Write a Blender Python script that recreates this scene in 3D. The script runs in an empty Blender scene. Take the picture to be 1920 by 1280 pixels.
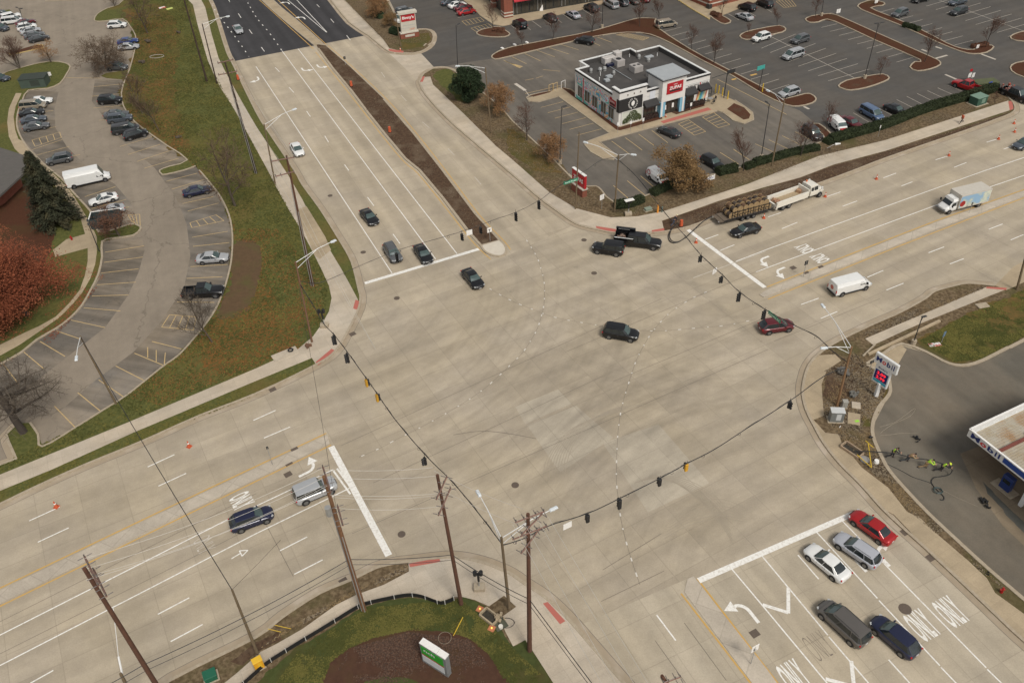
import bpy, bmesh, math, random
from mathutils import Vector, Matrix
from mathutils.geometry import tessellate_polygon
R = random.Random(11)
SC = bpy.context.scene
COL = SC.collection
# ------------------------------------------------------------------ camera, sky, sun
H = 72.0; F = 1595.9; PITCH = math.radians(40.081); ROLL = math.radians(-2.6388)
_c, _s = math.cos(ROLL), math.sin(ROLL)
def _rot(v): return Vector((_c*v[0]-_s*v[1], _s*v[0]+_c*v[1], v[2]))
RT = _rot((1, 0, 0)); FW = _rot((0, -math.sin(PITCH), math.cos(PITCH))); DN = _rot((0, math.cos(PITCH), math.sin(PITCH)))
EYE = Vector((0, 0, H))
cam = bpy.data.cameras.new('camera'); camo = bpy.data.objects.new('camera', cam); COL.objects.link(camo)
cam.sensor_width = 36; cam.lens = 36*F/1920; cam.clip_start = 1; cam.clip_end = 6000
cx = Vector((RT[0], FW[0], -DN[0])); cy = Vector((RT[1], FW[1], -DN[1])); cz = Vector((RT[2], FW[2], -DN[2]))
m = Matrix.Identity(4)
for i in range(3):
    m[i][0] = cx[i]; m[i][1] = -cy[i]; m[i][2] = -cz[i]; m[i][3] = EYE[i]
camo.matrix_world = m
SC.camera = camo
SUN_EL, SUN_AZ = math.radians(52), math.radians(150)
w = bpy.data.worlds.new('World'); SC.world = w; w.use_nodes = True
nt = w.node_tree; bg = nt.nodes['Background']
sky = nt.nodes.new('ShaderNodeTexSky'); sky.sky_type = 'NISHITA'; sky.sun_disc = False
sky.sun_elevation = SUN_EL; sky.sun_rotation = SUN_AZ; sky.dust_density = 3.0; sky.air_density = 1.0
hs = nt.nodes.new('ShaderNodeHueSaturation'); hs.inputs['Saturation'].default_value = 0.12
nt.links.new(sky.outputs[0], hs.inputs['Color']); nt.links.new(hs.outputs[0], bg.inputs['Color'])
bg.inputs['Strength'].default_value = 0.085
sl = bpy.data.lights.new('sun', 'SUN'); sl.energy = 1.25; sl.angle = math.radians(16); sl.color = (1, .93, .82)
so = bpy.data.objects.new('sun', sl); COL.objects.link(so)
so.rotation_euler = (math.pi/2-SUN_EL, 0, math.pi-SUN_AZ)
SC.view_settings.view_transform = 'Standard'; SC.view_settings.look = 'None'
SC.view_settings.exposure = 0.57; SC.view_settings.gamma = 1

# ------------------------------------------------------------------ where a point of the plan lies
def ray(px, py):
    v = Vector((px-960, py-640, F))
    return Vector((v.dot(RT), v.dot(FW), -v.dot(DN)))
def G(px, py, z=0.0):
    d = ray(px, py); t = (z-H)/d.z
    return Vector((d.x*t, d.y*t, z))
def GL(pts, z=0.0): return [G(p[0], p[1], z) for p in pts]
def top_of(base, px, py):
    """height on the vertical through base nearest to the line of sight"""
    d = ray(px, py).normalized(); u = Vector((0, 0, 1)); w0 = base-EYE
    b = u.dot(d); dd = u.dot(w0); e = d.dot(w0)
    return base.z+(b*e-dd)/(1-b*b)
def on_plane(px, py, A, B):
    d = ray(px, py); n = (B-A).cross(Vector((0, 0, 1))).normalized()
    t = (A-EYE).dot(n)/d.dot(n)
    return EYE+d*t
# ------------------------------------------------------------------ materials
MATS = {}
def lin(c): return tuple((x/255/12.92 if x/255 < .04045 else ((x/255+.055)/1.055)**2.4) for x in c)
def pm(name, c1, c2=None, scale=1.0, rough=.85, bump=0, c3=None, s3=.05, metal=0, coat=0, fac=(.3, .7), emit=None, obj=False, spec=.5):
    """principled with two colours mixed by fine noise and a third by a large noise; colours are linear"""
    if name in MATS: return MATS[name]
    ma = bpy.data.materials.new(name); MATS[name] = ma; ma.use_nodes = True
    n = ma.node_tree.nodes; l = ma.node_tree.links; b = n['Principled BSDF']
    b.inputs['Roughness'].default_value = rough; b.inputs['Metallic'].default_value = metal
    b.inputs['Coat Weight'].default_value = coat; b.inputs['Coat Roughness'].default_value = .08
    b.inputs['Specular IOR Level'].default_value = .08 if rough >= .95 else spec
    tc = n.new('ShaderNodeTexCoord')
    no = n.new('ShaderNodeTexNoise'); no.inputs['Scale'].default_value = scale; no.inputs['Detail'].default_value = 8; no.inputs['Roughness'].default_value = .65
    l.new(tc.outputs['Object'], no.inputs['Vector'])
    if c2 is None: c2 = tuple(x*.9 for x in c1)
    mr = n.new('ShaderNodeMapRange'); mr.inputs[1].default_value = fac[0]; mr.inputs[2].default_value = fac[1]
    l.new(no.outputs[0], mr.inputs[0])
    mx = n.new('ShaderNodeMix'); mx.data_type = 'RGBA'
    mx.inputs[6].default_value = (*c1, 1); mx.inputs[7].default_value = (*c2, 1)
    l.new(mr.outputs[0], mx.inputs[0]); out = mx.outputs[2]
    if c3:
        n3 = n.new('ShaderNodeTexNoise'); n3.inputs['Scale'].default_value = s3; n3.inputs['Detail'].default_value = 7; n3.inputs['Roughness'].default_value = .6
        l.new(tc.outputs['Object'], n3.inputs['Vector'])
        r3 = n.new('ShaderNodeMapRange'); r3.inputs[1].default_value = .5; r3.inputs[2].default_value = .66
        l.new(n3.outputs[0], r3.inputs[0])
        m3 = n.new('ShaderNodeMix'); m3.data_type = 'RGBA'; l.new(r3.outputs[0], m3.inputs[0]); l.new(out, m3.inputs[6])
        m3.inputs[7].default_value = (*c3, 1); out = m3.outputs[2]
    l.new(out, b.inputs['Base Color'])
    if bump:
        bu = n.new('ShaderNodeBump'); bu.inputs['Strength'].default_value = bump; bu.inputs['Distance'].default_value = .1
        l.new(no.outputs[0], bu.inputs['Height']); l.new(bu.outputs[0], b.inputs['Normal'])
    if emit:
        b.inputs['Emission Color'].default_value = (*emit[0], 1); b.inputs['Emission Strength'].default_value = emit[1]
    return ma
def pavement(name, base, az, slab=(4.5, 3.6), mort=.045, var=.055, streak=.10, patch=.11, tint=(1, 1, 1), crack=0, bands=None, mortk=.86, arcs=None):
    """poured or laid paving: slabs of slightly different tone, joints, wear streaks along the traffic, stains, fine grain"""
    ma = bpy.data.materials.new(name); MATS[name] = ma; ma.use_nodes = True
    n = ma.node_tree.nodes; l = ma.node_tree.links; b = n['Principled BSDF']; b.inputs['Roughness'].default_value = .9
    b.inputs['Specular IOR Level'].default_value = .25
    tc = n.new('ShaderNodeTexCoord'); mp = n.new('ShaderNodeMapping'); mp.inputs['Rotation'].default_value = (0, 0, az)
    l.new(tc.outputs['Object'], mp.inputs['Vector'])
    def noise(scale, vec, det=6, ro=.6):
        k = n.new('ShaderNodeTexNoise'); k.inputs['Scale'].default_value = scale; k.inputs['Detail'].default_value = det; k.inputs['Roughness'].default_value = ro
        l.new(vec, k.inputs['Vector']); return k.outputs[0]
    def mul(a, bb):
        k = n.new('ShaderNodeMath'); k.operation = 'MULTIPLY'
        if isinstance(a, float): k.inputs[0].default_value = a
        else: l.new(a, k.inputs[0])
        if isinstance(bb, float): k.inputs[1].default_value = bb
        else: l.new(bb, k.inputs[1])
        return k.outputs[0]
    def rng(src, a, c, lo, hi):
        k = n.new('ShaderNodeMapRange'); k.inputs[1].default_value = a; k.inputs[2].default_value = c
        k.inputs[3].default_value = lo; k.inputs[4].default_value = hi; l.new(src, k.inputs[0]); return k.outputs[0]
    f = None
    if slab:
        br = n.new('ShaderNodeTexBrick'); br.offset = 0; br.inputs['Scale'].default_value = 1
        br.inputs['Brick Width'].default_value = slab[0]; br.inputs['Row Height'].default_value = slab[1]
        br.inputs['Mortar Size'].default_value = mort; br.inputs['Mortar Smooth'].default_value = .2; br.inputs['Bias'].default_value = 0
        br.inputs['Color1'].default_value = (1-var,)*3+(1,); br.inputs['Color2'].default_value = (1+var,)*3+(1,); br.inputs['Mortar'].default_value = (mortk,)*3+(1,)
        l.new(mp.outputs[0], br.inputs['Vector']); f = br.outputs['Color']
        sep = n.new('ShaderNodeSeparateColor'); l.new(f, sep.inputs[0]); f = sep.outputs[0]
    ms = n.new('ShaderNodeMapping'); ms.inputs['Scale'].default_value = (.035, 1, 1); l.new(mp.outputs[0], ms.inputs['Vector'])
    st = rng(noise(.55, ms.outputs[0], 5, .55), .35, .68, 1+streak*.35, 1-streak)
    f = mul(f, st) if f is not None else st
    if bands:
        sx = n.new('ShaderNodeSeparateXYZ'); l.new(mp.outputs[0], sx.inputs[0])
        wv = n.new('ShaderNodeMath'); wv.operation = 'SINE'; l.new(mul(sx.outputs[1], 2*math.pi/bands[0]), wv.inputs[0])
        f = mul(f, rng(wv.outputs[0], -1, 1, 1-bands[1], 1+bands[1]))
    for (cx_, cy_), (px_, py_), r0, r1, k_ in arcs or ():
        def dist(a, b_):
            q = n.new('ShaderNodeVectorMath'); q.operation = 'DISTANCE'; l.new(tc.outputs['Object'], q.inputs[0]); q.inputs[1].default_value = (a, b_, 0); return q.outputs['Value']
        dd_ = dist(cx_, cy_); cv = n.new('ShaderNodeCombineXYZ'); l.new(dd_, cv.inputs[0]); l.new(mul(noise(.05, tc.outputs['Object'], 2, .5), .9), cv.inputs[1])
        st2 = rng(noise(.85, cv.outputs[0], 4, .6), .42, .66, 0.0, k_); mk = rng(dist(px_, py_), r0, r1, 1, 0)
        sub_ = n.new('ShaderNodeMath'); sub_.operation = 'SUBTRACT'; sub_.inputs[0].default_value = 1; l.new(mul(st2, mk), sub_.inputs[1]); f = mul(f, sub_.outputs[0])
    f = mul(f, rng(noise(.06, mp.outputs[0], 6, .6), .3, .7, 1-patch, 1+patch*.6))
    f = mul(f, rng(noise(.22, mp.outputs[0], 9, .7), .32, .7, .88, 1.08)); f = mul(f, rng(noise(.9, tc.outputs['Object'], 7, .7), .3, .75, .93, 1.05))
    f = mul(f, rng(noise(7, tc.outputs['Object'], 5, .75), .3, .7, .88, 1.10))
    sp = rng(noise(.45, mp.outputs[0], 4, .6), .68, .80, 1, .76); f = mul(f, sp)
    if crack:
        vo = n.new('ShaderNodeTexVoronoi'); vo.feature = 'DISTANCE_TO_EDGE'; vo.inputs['Scale'].default_value = crack
        wn = n.new('ShaderNodeTexNoise'); wn.inputs['Scale'].default_value = .8; wn.inputs['Detail'].default_value = 5
        l.new(mp.outputs[0], wn.inputs['Vector']); va = n.new('ShaderNodeVectorMath'); va.operation = 'MULTIPLY_ADD'
        l.new(wn.outputs['Color'], va.inputs[0]); va.inputs[1].default_value = (2.5, 2.5, 0); l.new(mp.outputs[0], va.inputs[2])
        l.new(va.outputs[0], vo.inputs['Vector']); f = mul(f, rng(vo.outputs['Distance'], .0, .005, .7, 1))
    cl = n.new('ShaderNodeMix'); cl.data_type = 'RGBA'; cl.blend_type = 'MULTIPLY'; cl.inputs[0].default_value = 1
    hue = n.new('ShaderNodeMix'); hue.data_type = 'RGBA'
    hue.inputs[6].default_value = (*base, 1); hue.inputs[7].default_value = (*[x*t for x, t in zip(base, tint)], 1)
    l.new(rng(noise(.09, tc.outputs['Object'], 4, .6), .35, .65, 0, 1), hue.inputs[0])
    l.new(hue.outputs[2], cl.inputs[6]); cb = n.new('ShaderNodeCombineColor')
    for i in range(3): l.new(f, cb.inputs[i])
    l.new(cb.outputs[0], cl.inputs[7]); l.new(cl.outputs[2], b.inputs['Base Color'])
    return ma
CONC = (.428, .360, .262)
AZE, AZS = math.radians(90-64.1), math.radians(90+23.8)
def _g2(x, y): q = G(x, y); return (q.x, q.y)
ARCS = ((_g2(560, 540), _g2(960, 720), 14, 34, .11), (_g2(1560, 1120), _g2(1220, 850), 10, 26, .12), (_g2(1350, 250), _g2(1250, 620), 10, 30, .08))
M_EW = pavement('road_concrete_across', CONC, -math.radians(28), bands=(3.6, .05), tint=(.985, 1, 1.06), arcs=ARCS)
M_PALE = pavement('pale_road_slabs', (.468, .408, .318), -math.radians(28), bands=(3.6, .04), arcs=ARCS)
M_S = pavement('road_concrete_south', (.445, .378, .280), -AZS, bands=(3.35, .05), tint=(1, 1.02, 1.06))
M_N = pavement('road_concrete_north', tuple(x*1.0 for x in CONC), -AZS, bands=(3.4, .06), tint=(.99, 1, 1.05))
M_NEW = pavement('new_asphalt', (.052, .050, .052), -AZS, slab=None, streak=.2, patch=.2, bands=(3.4, .08))
M_LOT = pavement('right_lot_asphalt', (.094, .089, .083), -AZE, slab=None, streak=.12, patch=.12, tint=(1.15, 1.08, 1.0))
M_CAFE = pavement('cafe_lot_asphalt', (.178, .155, .127), -AZS, slab=None, streak=.18, patch=.25, tint=(.8, .82, .86))
M_LEFT = pavement('left_lot_asphalt', (.275, .230, .178), 1.2, slab=None, streak=.08, patch=.12, crack=.045)
M_STALL = pavement('stall_asphalt', (.19, .168, .142), .3, slab=None, streak=.35, patch=.45, tint=(1.35, 1.25, 1.1), crack=.12)
M_GAS = pavement('station_asphalt', (.198, .165, .124), -AZS, slab=None, streak=.12, patch=.25, tint=(.74, .80, .86))
M_WALK = pavement('sidewalk_concrete', (.5, .435, .35), -.47, slab=(1.6, 1.6), mort=.02, var=.05, streak=.1, patch=.12, tint=(1.02, .98, .92))
M_TAN = pavement('tan_concrete', (.42, .335, .225), -.47, slab=(1.6, 1.6), mort=.02, var=.05, streak=.1, patch=.12)
M_KERB = pm('kerb_concrete', (.42, .355, .265), (.31, .25, .175), 3, .9, 0)
M_GRASS = pm('mown_grass', (.118, .116, .038), (.074, .082, .026), 2.2, 1, .5, (.150, .108, .038), .05, fac=(.38, .62))
M_GRASSF = pm('leafy_grass', (.090, .088, .030), (.185, .085, .026), 2.2, 1, .35, (.055, .068, .022), .09, fac=(.42, .62))
M_GRASSR = pm('leaf_strewn_grass', (.165, .100, .036), (.085, .074, .026), 1.6, 1, .35, (.078, .080, .026), .07)
M_SOIL = pm('bare_soil', (.095, .066, .038), (.205, .152, .092), 2.4, 1, .6, (.090, .080, .034), .12, fac=(.40, .66))
M_DIRT = pm('dark_soil', (.105, .066, .042), (.060, .038, .025), 3, 1, .6, (.135, .098, .066), .3, fac=(.4, .62))
M_MULCH = pm('red_mulch', (.115, .050, .030), (.065, .032, .021), 5, 1, .6, (.095, .062, .040), .5)
M_BEDM = pm('brown_mulch', (.092, .040, .023), (.062, .028, .017), 4, 1, .4, (.075, .045, .022), .12)
M_WHITE = pm('white_paint_line', (.78, .76, .71), (.54, .49, .42), 3.5, .7, 0, fac=(.47, .72))
M_WORN = pm('worn_white_line', (.60, .56, .49), (.42, .36, .29), 2, .8, 0)
M_WORN2 = pm('guide_dash', (.70, .67, .61), (.52, .48, .42), 2, .8)
M_YEL = pm('yellow_line', (.60, .34, .055), (.47, .32, .13), 2, .8, 0)
M_YELL = pm('lot_yellow_line', (.62, .43, .17), (.42, .31, .17), 2, .8, 0)
M_LOTW = pm('lot_white_line', (.55, .50, .42), (.36, .32, .27), 2, .8, 0)
M_GUT = pm('gutter_concrete', (.37, .30, .215), (.30, .24, .165), 1.2, .9, 0, (.43, .36, .28), .3)
M_RED = pm('red_paving', (.46, .12, .09), (.38, .13, .10), 5, .85)
M_JOINT = pm('joint_seal', (.19, .155, .12), (.13, .11, .09), 1, .8)
M_TIRE = pm('tire_mark', (.29, .245, .19), (.35, .30, .225), 1, .9)
M_IRON = pm('cast_iron', (.13, .095, .07), (.09, .07, .055), 8, .7)

# ------------------------------------------------------------------ mesh helpers
def setp(o, label=None, cat=None, group=None, kind=None):
    if label: o['label'] = label
    if cat: o['category'] = cat
    if group: o['group'] = group
    if kind: o['kind'] = kind
    return o
def link(name, me, mat=None, parent=None, loc=None, rz=0):
    o = bpy.data.objects.new(name, me); COL.objects.link(o)
    if mat is not None and me is not None and not me.materials: me.materials.append(mat)
    elif mat is not None and me is not None and me.materials[0] != mat:
        o.material_slots[0].link = 'OBJECT'; o.material_slots[0].material = mat
    if parent: o.parent = parent
    if loc is not None: o.location = loc
    o.rotation_euler[2] = rz
    return o
def empty(name, loc, rz=0, label=None, cat=None, group=None):
    o = bpy.data.objects.new(name, None); COL.objects.link(o); o.location = loc; o.rotation_euler[2] = rz; o.empty_display_size = .3
    return setp(o, label, cat, group)
class MB:
    def __init__(s): s.v = []; s.f = []
    def add(s, vs, fs):
        b = len(s.v); s.v += [tuple(v) for v in vs]; s.f += [tuple(i+b for i in f) for f in fs]; return s
    def box(s, c, d, rz=0, taper=1):
        cx_, cy_, cz_ = c; a, b, h = d[0]/2, d[1]/2, d[2]/2; co, si = math.cos(rz), math.sin(rz); vs = []
        for z, k in ((-h, 1), (h, taper)):
            for x, y in ((-a, -b), (a, -b), (a, b), (-a, b)):
                x *= k; y *= k; vs.append((cx_+x*co-y*si, cy_+x*si+y*co, cz_+z))
        return s.add(vs, [(3, 2, 1, 0), (4, 5, 6, 7), (0, 1, 5, 4), (1, 2, 6, 5), (2, 3, 7, 6), (3, 0, 4, 7)])
    def tube(s, pts, r, n=6, r2=None, cap=True):
        pts = [Vector(p) for p in pts]; k = len(pts); base = len(s.v); up = Vector((0, 0, 1)); prev = None
        for i, p in enumerate(pts):
            d = (pts[min(i+1, k-1)]-pts[max(i-1, 0)]).normalized()
            if prev is None:
                a = d.cross(up if abs(d.z) < .95 else Vector((1, 0, 0))).normalized()
            else:
                a = (prev-d*prev.dot(d)); a = a.normalized() if a.length > 1e-6 else d.cross(up).normalized()
            prev = a; b = d.cross(a); rr = r if r2 is None else r+(r2-r)*i/(k-1)
            for j in range(n):
                t = 2*math.pi*j/n; s.v.append(tuple(p+(a*math.cos(t)+b*math.sin(t))*rr))
        for i in range(k-1):
            for j in range(n):
                q = base+i*n+j; q2 = base+i*n+(j+1) % n; s.f.append((q, q2, q2+n, q+n))
        if cap:
            s.f.append(tuple(base+j for j in range(n))[::-1]); s.f.append(tuple(base+(k-1)*n+j for j in range(n)))
        return s
    def cyl(s, a, b, r, n=10, r2=None): return s.tube([a, b], r, n, r2)
    def quad(s, a, b, c, d): return s.add([a, b, c, d], [(0, 1, 2, 3)])
    def mesh(s, name, smooth=False, sharp=None, fix=True):
        me = bpy.data.meshes.new(name); me.from_pydata(s.v, [], s.f); me.update()
        if fix:
            bm = bmesh.new(); bm.from_mesh(me); bmesh.ops.recalc_face_normals(bm, faces=bm.faces); bm.to_mesh(me); bm.free()
        if smooth:
            for p in me.polygons: p.use_smooth = True
            if sharp: me.set_sharp_from_angle(angle=math.radians(sharp))
        return me
    def build(s, name, mat, parent=None, loc=None, rz=0, smooth=False, sharp=None, bevel=0):
        me = s.mesh(name, smooth, sharp)
        if bevel:
            bm = bmesh.new(); bm.from_mesh(me)
            bmesh.ops.bevel(bm, geom=bm.edges[:], offset=bevel, segments=1, affect='EDGES', clamp_overlap=True); bm.to_mesh(me); bm.free()
        return link(name, me, mat, parent, loc, rz)
def smoothline(pts, n=4, closed=False):
    """Catmull-Rom through the points"""
    P = [Vector(p) for p in pts]; k = len(P); out = []
    rngk = range(k) if closed else range(k-1)
    for i in rngk:
        p0 = P[(i-1) % k] if closed or i > 0 else P[i]; p1 = P[i]; p2 = P[(i+1) % k]
        p3 = P[(i+2) % k] if closed or i+2 < k else P[i+1]
        for j in range(n):
            t = j/n
            out.append(.5*((2*p1)+(p2-p0)*t+(2*p0-5*p1+4*p2-p3)*t*t+(3*p1-p0-3*p2+p3)*t**3))
    if not closed: out.append(P[-1])
    return out
def slab_mb(mb, pts, z0, z1):
    n = len(pts); b = len(mb.v)
    mb.v += [(p[0], p[1], z1) for p in pts]+[(p[0], p[1], z0) for p in pts]
    for t in tessellate_polygon([[Vector((p[0], p[1], 0)) for p in pts]]): mb.f.append(tuple(b+i for i in t))
    for i in range(n):
        j = (i+1) % n; mb.f.append((b+i, b+j, b+n+j, b+n+i))
from mathutils import noise as mnoise
def ragged(pts, amp):
    out = []
    for i, p in enumerate(pts):
        q = pts[(i+1) % len(pts)]; n = max(1, int((q-p).length/.35))
        for j in range(n):
            v = p.lerp(q, j/n); d = (q-p).normalized(); nn = Vector((-d.y, d.x, 0))
            k = mnoise.noise(v*.35)*.9+mnoise.noise(v*1.3)*.45+mnoise.noise(v*4)*.25
            out.append(v+nn*(k*amp))
    return out
def area(name, px, z1, mat, z0=None, kind='structure', label=None, cat=None, smooth=0, closedsmooth=True, parent=None, rag=0):
    pts = [G(*p) for p in px]
    if smooth: pts = smoothline(pts, smooth, closed=True)
    if rag: pts = ragged(pts, rag)
    mb = MB()
    if z0 is None:
        b = 0; mb.v += [(p[0], p[1], z1) for p in pts]
        for t in tessellate_polygon([[Vector((p[0], p[1], 0)) for p in pts]]): mb.f.append(t)
    else: slab_mb(mb, pts, z0, z1)
    me = bpy.data.meshes.new(name); me.from_pydata(mb.v, [], mb.f)
    bm = bmesh.new(); bm.from_mesh(me); bmesh.ops.recalc_face_normals(bm, faces=bm.faces)
    if z0 is None:
        for f in bm.faces:
            if f.normal.z < 0: f.normal_flip()
    bm.to_mesh(me); bm.free()
    o = link(name, me, mat, parent); return setp(o, label, cat, kind=kind)
def ribbon_mb(mb, pts, w, z0, z1, closed=False, side=0):
    """a band of width w along the line; side -1 / 0 / 1 shifts it off the line"""
    P = [Vector((p[0], p[1], 0)) for p in pts]; k = len(P); L = []; Rr = []
    for i in range(k):
        a = P[(i-1) % k] if closed or i > 0 else P[i]; c = P[(i+1) % k] if closed or i < k-1 else P[i]
        d = (c-a); d = d.normalized() if d.length > 1e-6 else Vector((1, 0, 0)); nn = Vector((-d.y, d.x, 0))
        L.append(P[i]+nn*(w*(.5+side*.5))); Rr.append(P[i]-nn*(w*(.5-side*.5)))
    b = len(mb.v)
    for i in range(k):
        mb.v += [(L[i].x, L[i].y, z1), (Rr[i].x, Rr[i].y, z1)]
        if z0 is not None: mb.v += [(L[i].x, L[i].y, z0), (Rr[i].x, Rr[i].y, z0)]
    s = 2 if z0 is None else 4
    for i in range(k if closed else k-1):
        p = b+i*s; q = b+((i+1) % k)*s; mb.f.append((p, q, q+1, p+1))
        if z0 is not None: mb.f.append((p, p+2, q+2, q)); mb.f.append((p+1, q+1, q+3, p+3))
    if z0 is not None and not closed:
        mb.f.append((b, b+1, b+3, b+2)); q = b+(k-1)*s; mb.f.append((q, q+2, q+3, q+1))
def kerb(px, closed=False, w=.32, z=.165, smooth=3, name='kerb', mat=None, side=0):
    pts = GL(px)
    if smooth: pts = smoothline(pts, smooth, closed)
    if w == .32:
        g_ = MB(); ribbon_mb(g_, pts, w+1.3, None, .0125, closed); setp(g_.build('gutter', M_GUT), kind='structure')
        g_ = MB(); ribbon_mb(g_, pts, w+1.42, None, .0118, closed); setp(g_.build('gutter_joint', M_JOINT), kind='structure')
    mb = MB(); ribbon_mb(mb, pts, w, -.03, z, closed, side)
    return setp(mb.build(name, mat or M_KERB), kind='structure')
PAINT = {}
def line(p, q, w=.13, mat=None, z=.016, name=None):
    mat = mat or M_WHITE; mb = PAINT.setdefault((mat.name, z), MB())
    a, b = G(*p), G(*q); ribbon_mb(mb, [a, b], w, None, z+(len(mb.f) % 9)*.0004)
def pline(px, w=.13, mat=None, z=.016, smooth=3):
    mat = mat or M_WHITE; mb = PAINT.setdefault((mat.name, z), MB())
    ribbon_mb(mb, smoothline(GL(px), smooth), w, None, z+(len(mb.f)//7 % 11)*.00035)
def dashes(px, dl, gap, w=.13, mat=None, z=.016, start=0):
    pts = smoothline(GL(px), 6); mat = mat or M_WHITE; mb = PAINT.setdefault((mat.name, z), MB())
    seg = []; s = -start; on = []
    per = dl+gap; acc = -start
    for a, b in zip(pts, pts[1:]):
        n = max(1, int((b-a).length/.15))
        for i in range(n):
            p = a.lerp(b, i/n); d = (b-a).length/n
            if acc % per < dl: on.append(p)
            else:
                if len(on) > 1: ribbon_mb(mb, on, w, None, z)
                on = []
            acc += d
    if len(on) > 1: ribbon_mb(mb, on, w, None, z)
def stalls(a0, a1, b0, b1, n, mat, w=.1, z=.016):
    A0, A1, B0, B1 = G(*a0), G(*a1), G(*b0), G(*b1); mb = PAINT.setdefault((mat.name, z), MB())
    for i in range(n+1):
        t = i/n; ribbon_mb(mb, [A0.lerp(B0, t), A1.lerp(B1, t)], w, None, z)
def hatch(c, n, mat, w=.1, z=.016):
    """box outline with n bars between the sides c0-c1 and c3-c2"""
    P = GL(c); mb = PAINT.setdefault((mat.name, z), MB())
    for i in range(4): ribbon_mb(mb, [P[i], P[(i+1) % 4]], w, None, z+.0004*i)
    for i in range(1, n+1):
        t = i/(n+1); ribbon_mb(mb, [P[0].lerp(P[1], t), P[3].lerp(P[2], t)], w, None, z+.0020)
def text_mesh(s, size=1, ext=0, bold=0, sx=1, sy=1, align='CENTER'):
    cu = bpy.data.curves.new('t', 'FONT'); cu.body = s; cu.size = size; cu.extrude = ext; cu.offset = bold
    cu.align_x = align; cu.align_y = 'CENTER'; cu.resolution_u = 3
    o = bpy.data.objects.new('t', cu); COL.objects.link(o); dg = bpy.context.evaluated_depsgraph_get()
    me = bpy.data.meshes.new_from_object(o.evaluated_get(dg)); bpy.data.objects.remove(o)
    for v in me.vertices: v.co.x *= sx; v.co.y *= sy
    me.materials.clear(); return me
def ground_text(s, cpx, right, width, height, mat=None, z=.016, bold=.026):
    """painted word: reading direction = unit vector right; height runs 90 deg left of it"""
    me = text_mesh(s, 1, 0, bold); xs = [v.co.x for v in me.vertices]; ys = [v.co.y for v in me.vertices]
    mx, nx, my, ny = max(xs), min(xs), max(ys), min(ys); c = G(*cpx); r = Vector((right[0], right[1], 0)).normalized(); u = Vector((-r.y, r.x, 0))
    mat = mat or M_WHITE; mb = PAINT.setdefault((mat.name, z), MB()); b = len(mb.v)
    for v in me.vertices:
        p = c+r*((v.co.x-(mx+nx)/2)/(mx-nx)*width)+u*((v.co.y-(my+ny)/2)/(my-ny)*height); mb.v.append((p.x, p.y, z))
    for p in me.polygons: mb.f.append(tuple(b+i for i in p.vertices))
def turn_arrow(cpx, fwd, flip=1, L=2.6, mat=None, z=.016):
    c = G(*cpx); f = Vector((fwd[0], fwd[1], 0)).normalized(); r = Vector((f.y, -f.x, 0))*flip
    mat = mat or M_WHITE; mb = PAINT.setdefault((mat.name, z), MB())
    P = [c+f*(-L*.5)+r*(-.35)]
    for i in range(8):
        t = i/7*math.pi*.5; P.append(c+f*(-L*.05+math.sin(t)*L*.36)+r*(-.35+(1-math.cos(t))*.95))
    ribbon_mb(mb, P, .34, None, z); e = P[-1]; z += .0006; b = len(mb.v)
    for q in (e+f*.62, e+r*1.15+f*.05, e-f*.62): mb.v.append((q.x, q.y, z))
    mb.f.append((b, b+1, b+2))
def flush_paint():
    names = {'white_paint_line': 'lane_marking', 'worn_white_line': 'faded_lane_marking', 'yellow_line': 'centre_line', 'lot_yellow_line': 'yellow_stall_marking', 'lot_white_line': 'white_stall_marking', 'joint_seal': 'pavement_joint', 'tire_mark': 'tyre_marks', 'wheel_wear': 'wheel_wear'}
    for (mn, z), mb in PAINT.items():
        me = bpy.data.meshes.new(mn); me.from_pydata(mb.v, [], mb.f); bm = bmesh.new(); bm.from_mesh(me)
        bm.normal_update()
        for f in bm.faces:
            if f.normal.z < 0: f.normal_flip()
        bm.to_mesh(me); bm.free()
        setp(link(names.get(mn, mn), me, MATS[mn]), kind='structure')
AE = Vector((math.sin(math.radians(64.1)), math.cos(math.radians(64.1)), 0))     # along the east leg
AW = Vector((math.sin(math.radians(56.9)), math.cos(math.radians(56.9)), 0))     # along the west leg, heading east
AN = Vector((math.sin(math.radians(-23.9)), math.cos(math.radians(-23.9)), 0))   # along the north and south legs, heading north
# ------------------------------------------------------------------ ground and roads
def flat(name, pts, z, mat):
    me = bpy.data.meshes.new(name); me.from_pydata([(x, y, z) for x, y in pts], [], [tuple(range(len(pts)))]); return setp(link(name, me, mat), kind='structure')
flat('ground', [(-3000, -2500), (3000, -2500), (3000, 4000), (-3000, 4000)], -.06, M_LOT)
flat('road', [(-330, -60), (330, -60), (330, 360), (-330, 360)], 0, M_EW)
area('south_road', [(1180, 1300), (1130, 1235), (1085, 1172), (1290, 1084), (1310, 1087), (1600, 963), (1675, 960), (1920, 1196), (2500, 1800), (1700, 2000)], .004, M_S)
area('north_road', [(425, 98), (437, 122), (480, 210), (552, 320), (600, 392), (665, 505), (676, 557), (685, 533), (897, 470), (950, 480), (1080, 420), (1007, 367), (960, 326), (890, 267), (800, 180), (787, 155), (817, 130), (790, 102), (722, 92), (690, 65), (640, 66)], .004, M_N)
area('new_road_surface', [(370, -60), (400, 10), (412, 60), (430, 117), (690, 66), (655, 42), (620, 0), (560, -70)], .008, M_NEW)
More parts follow.
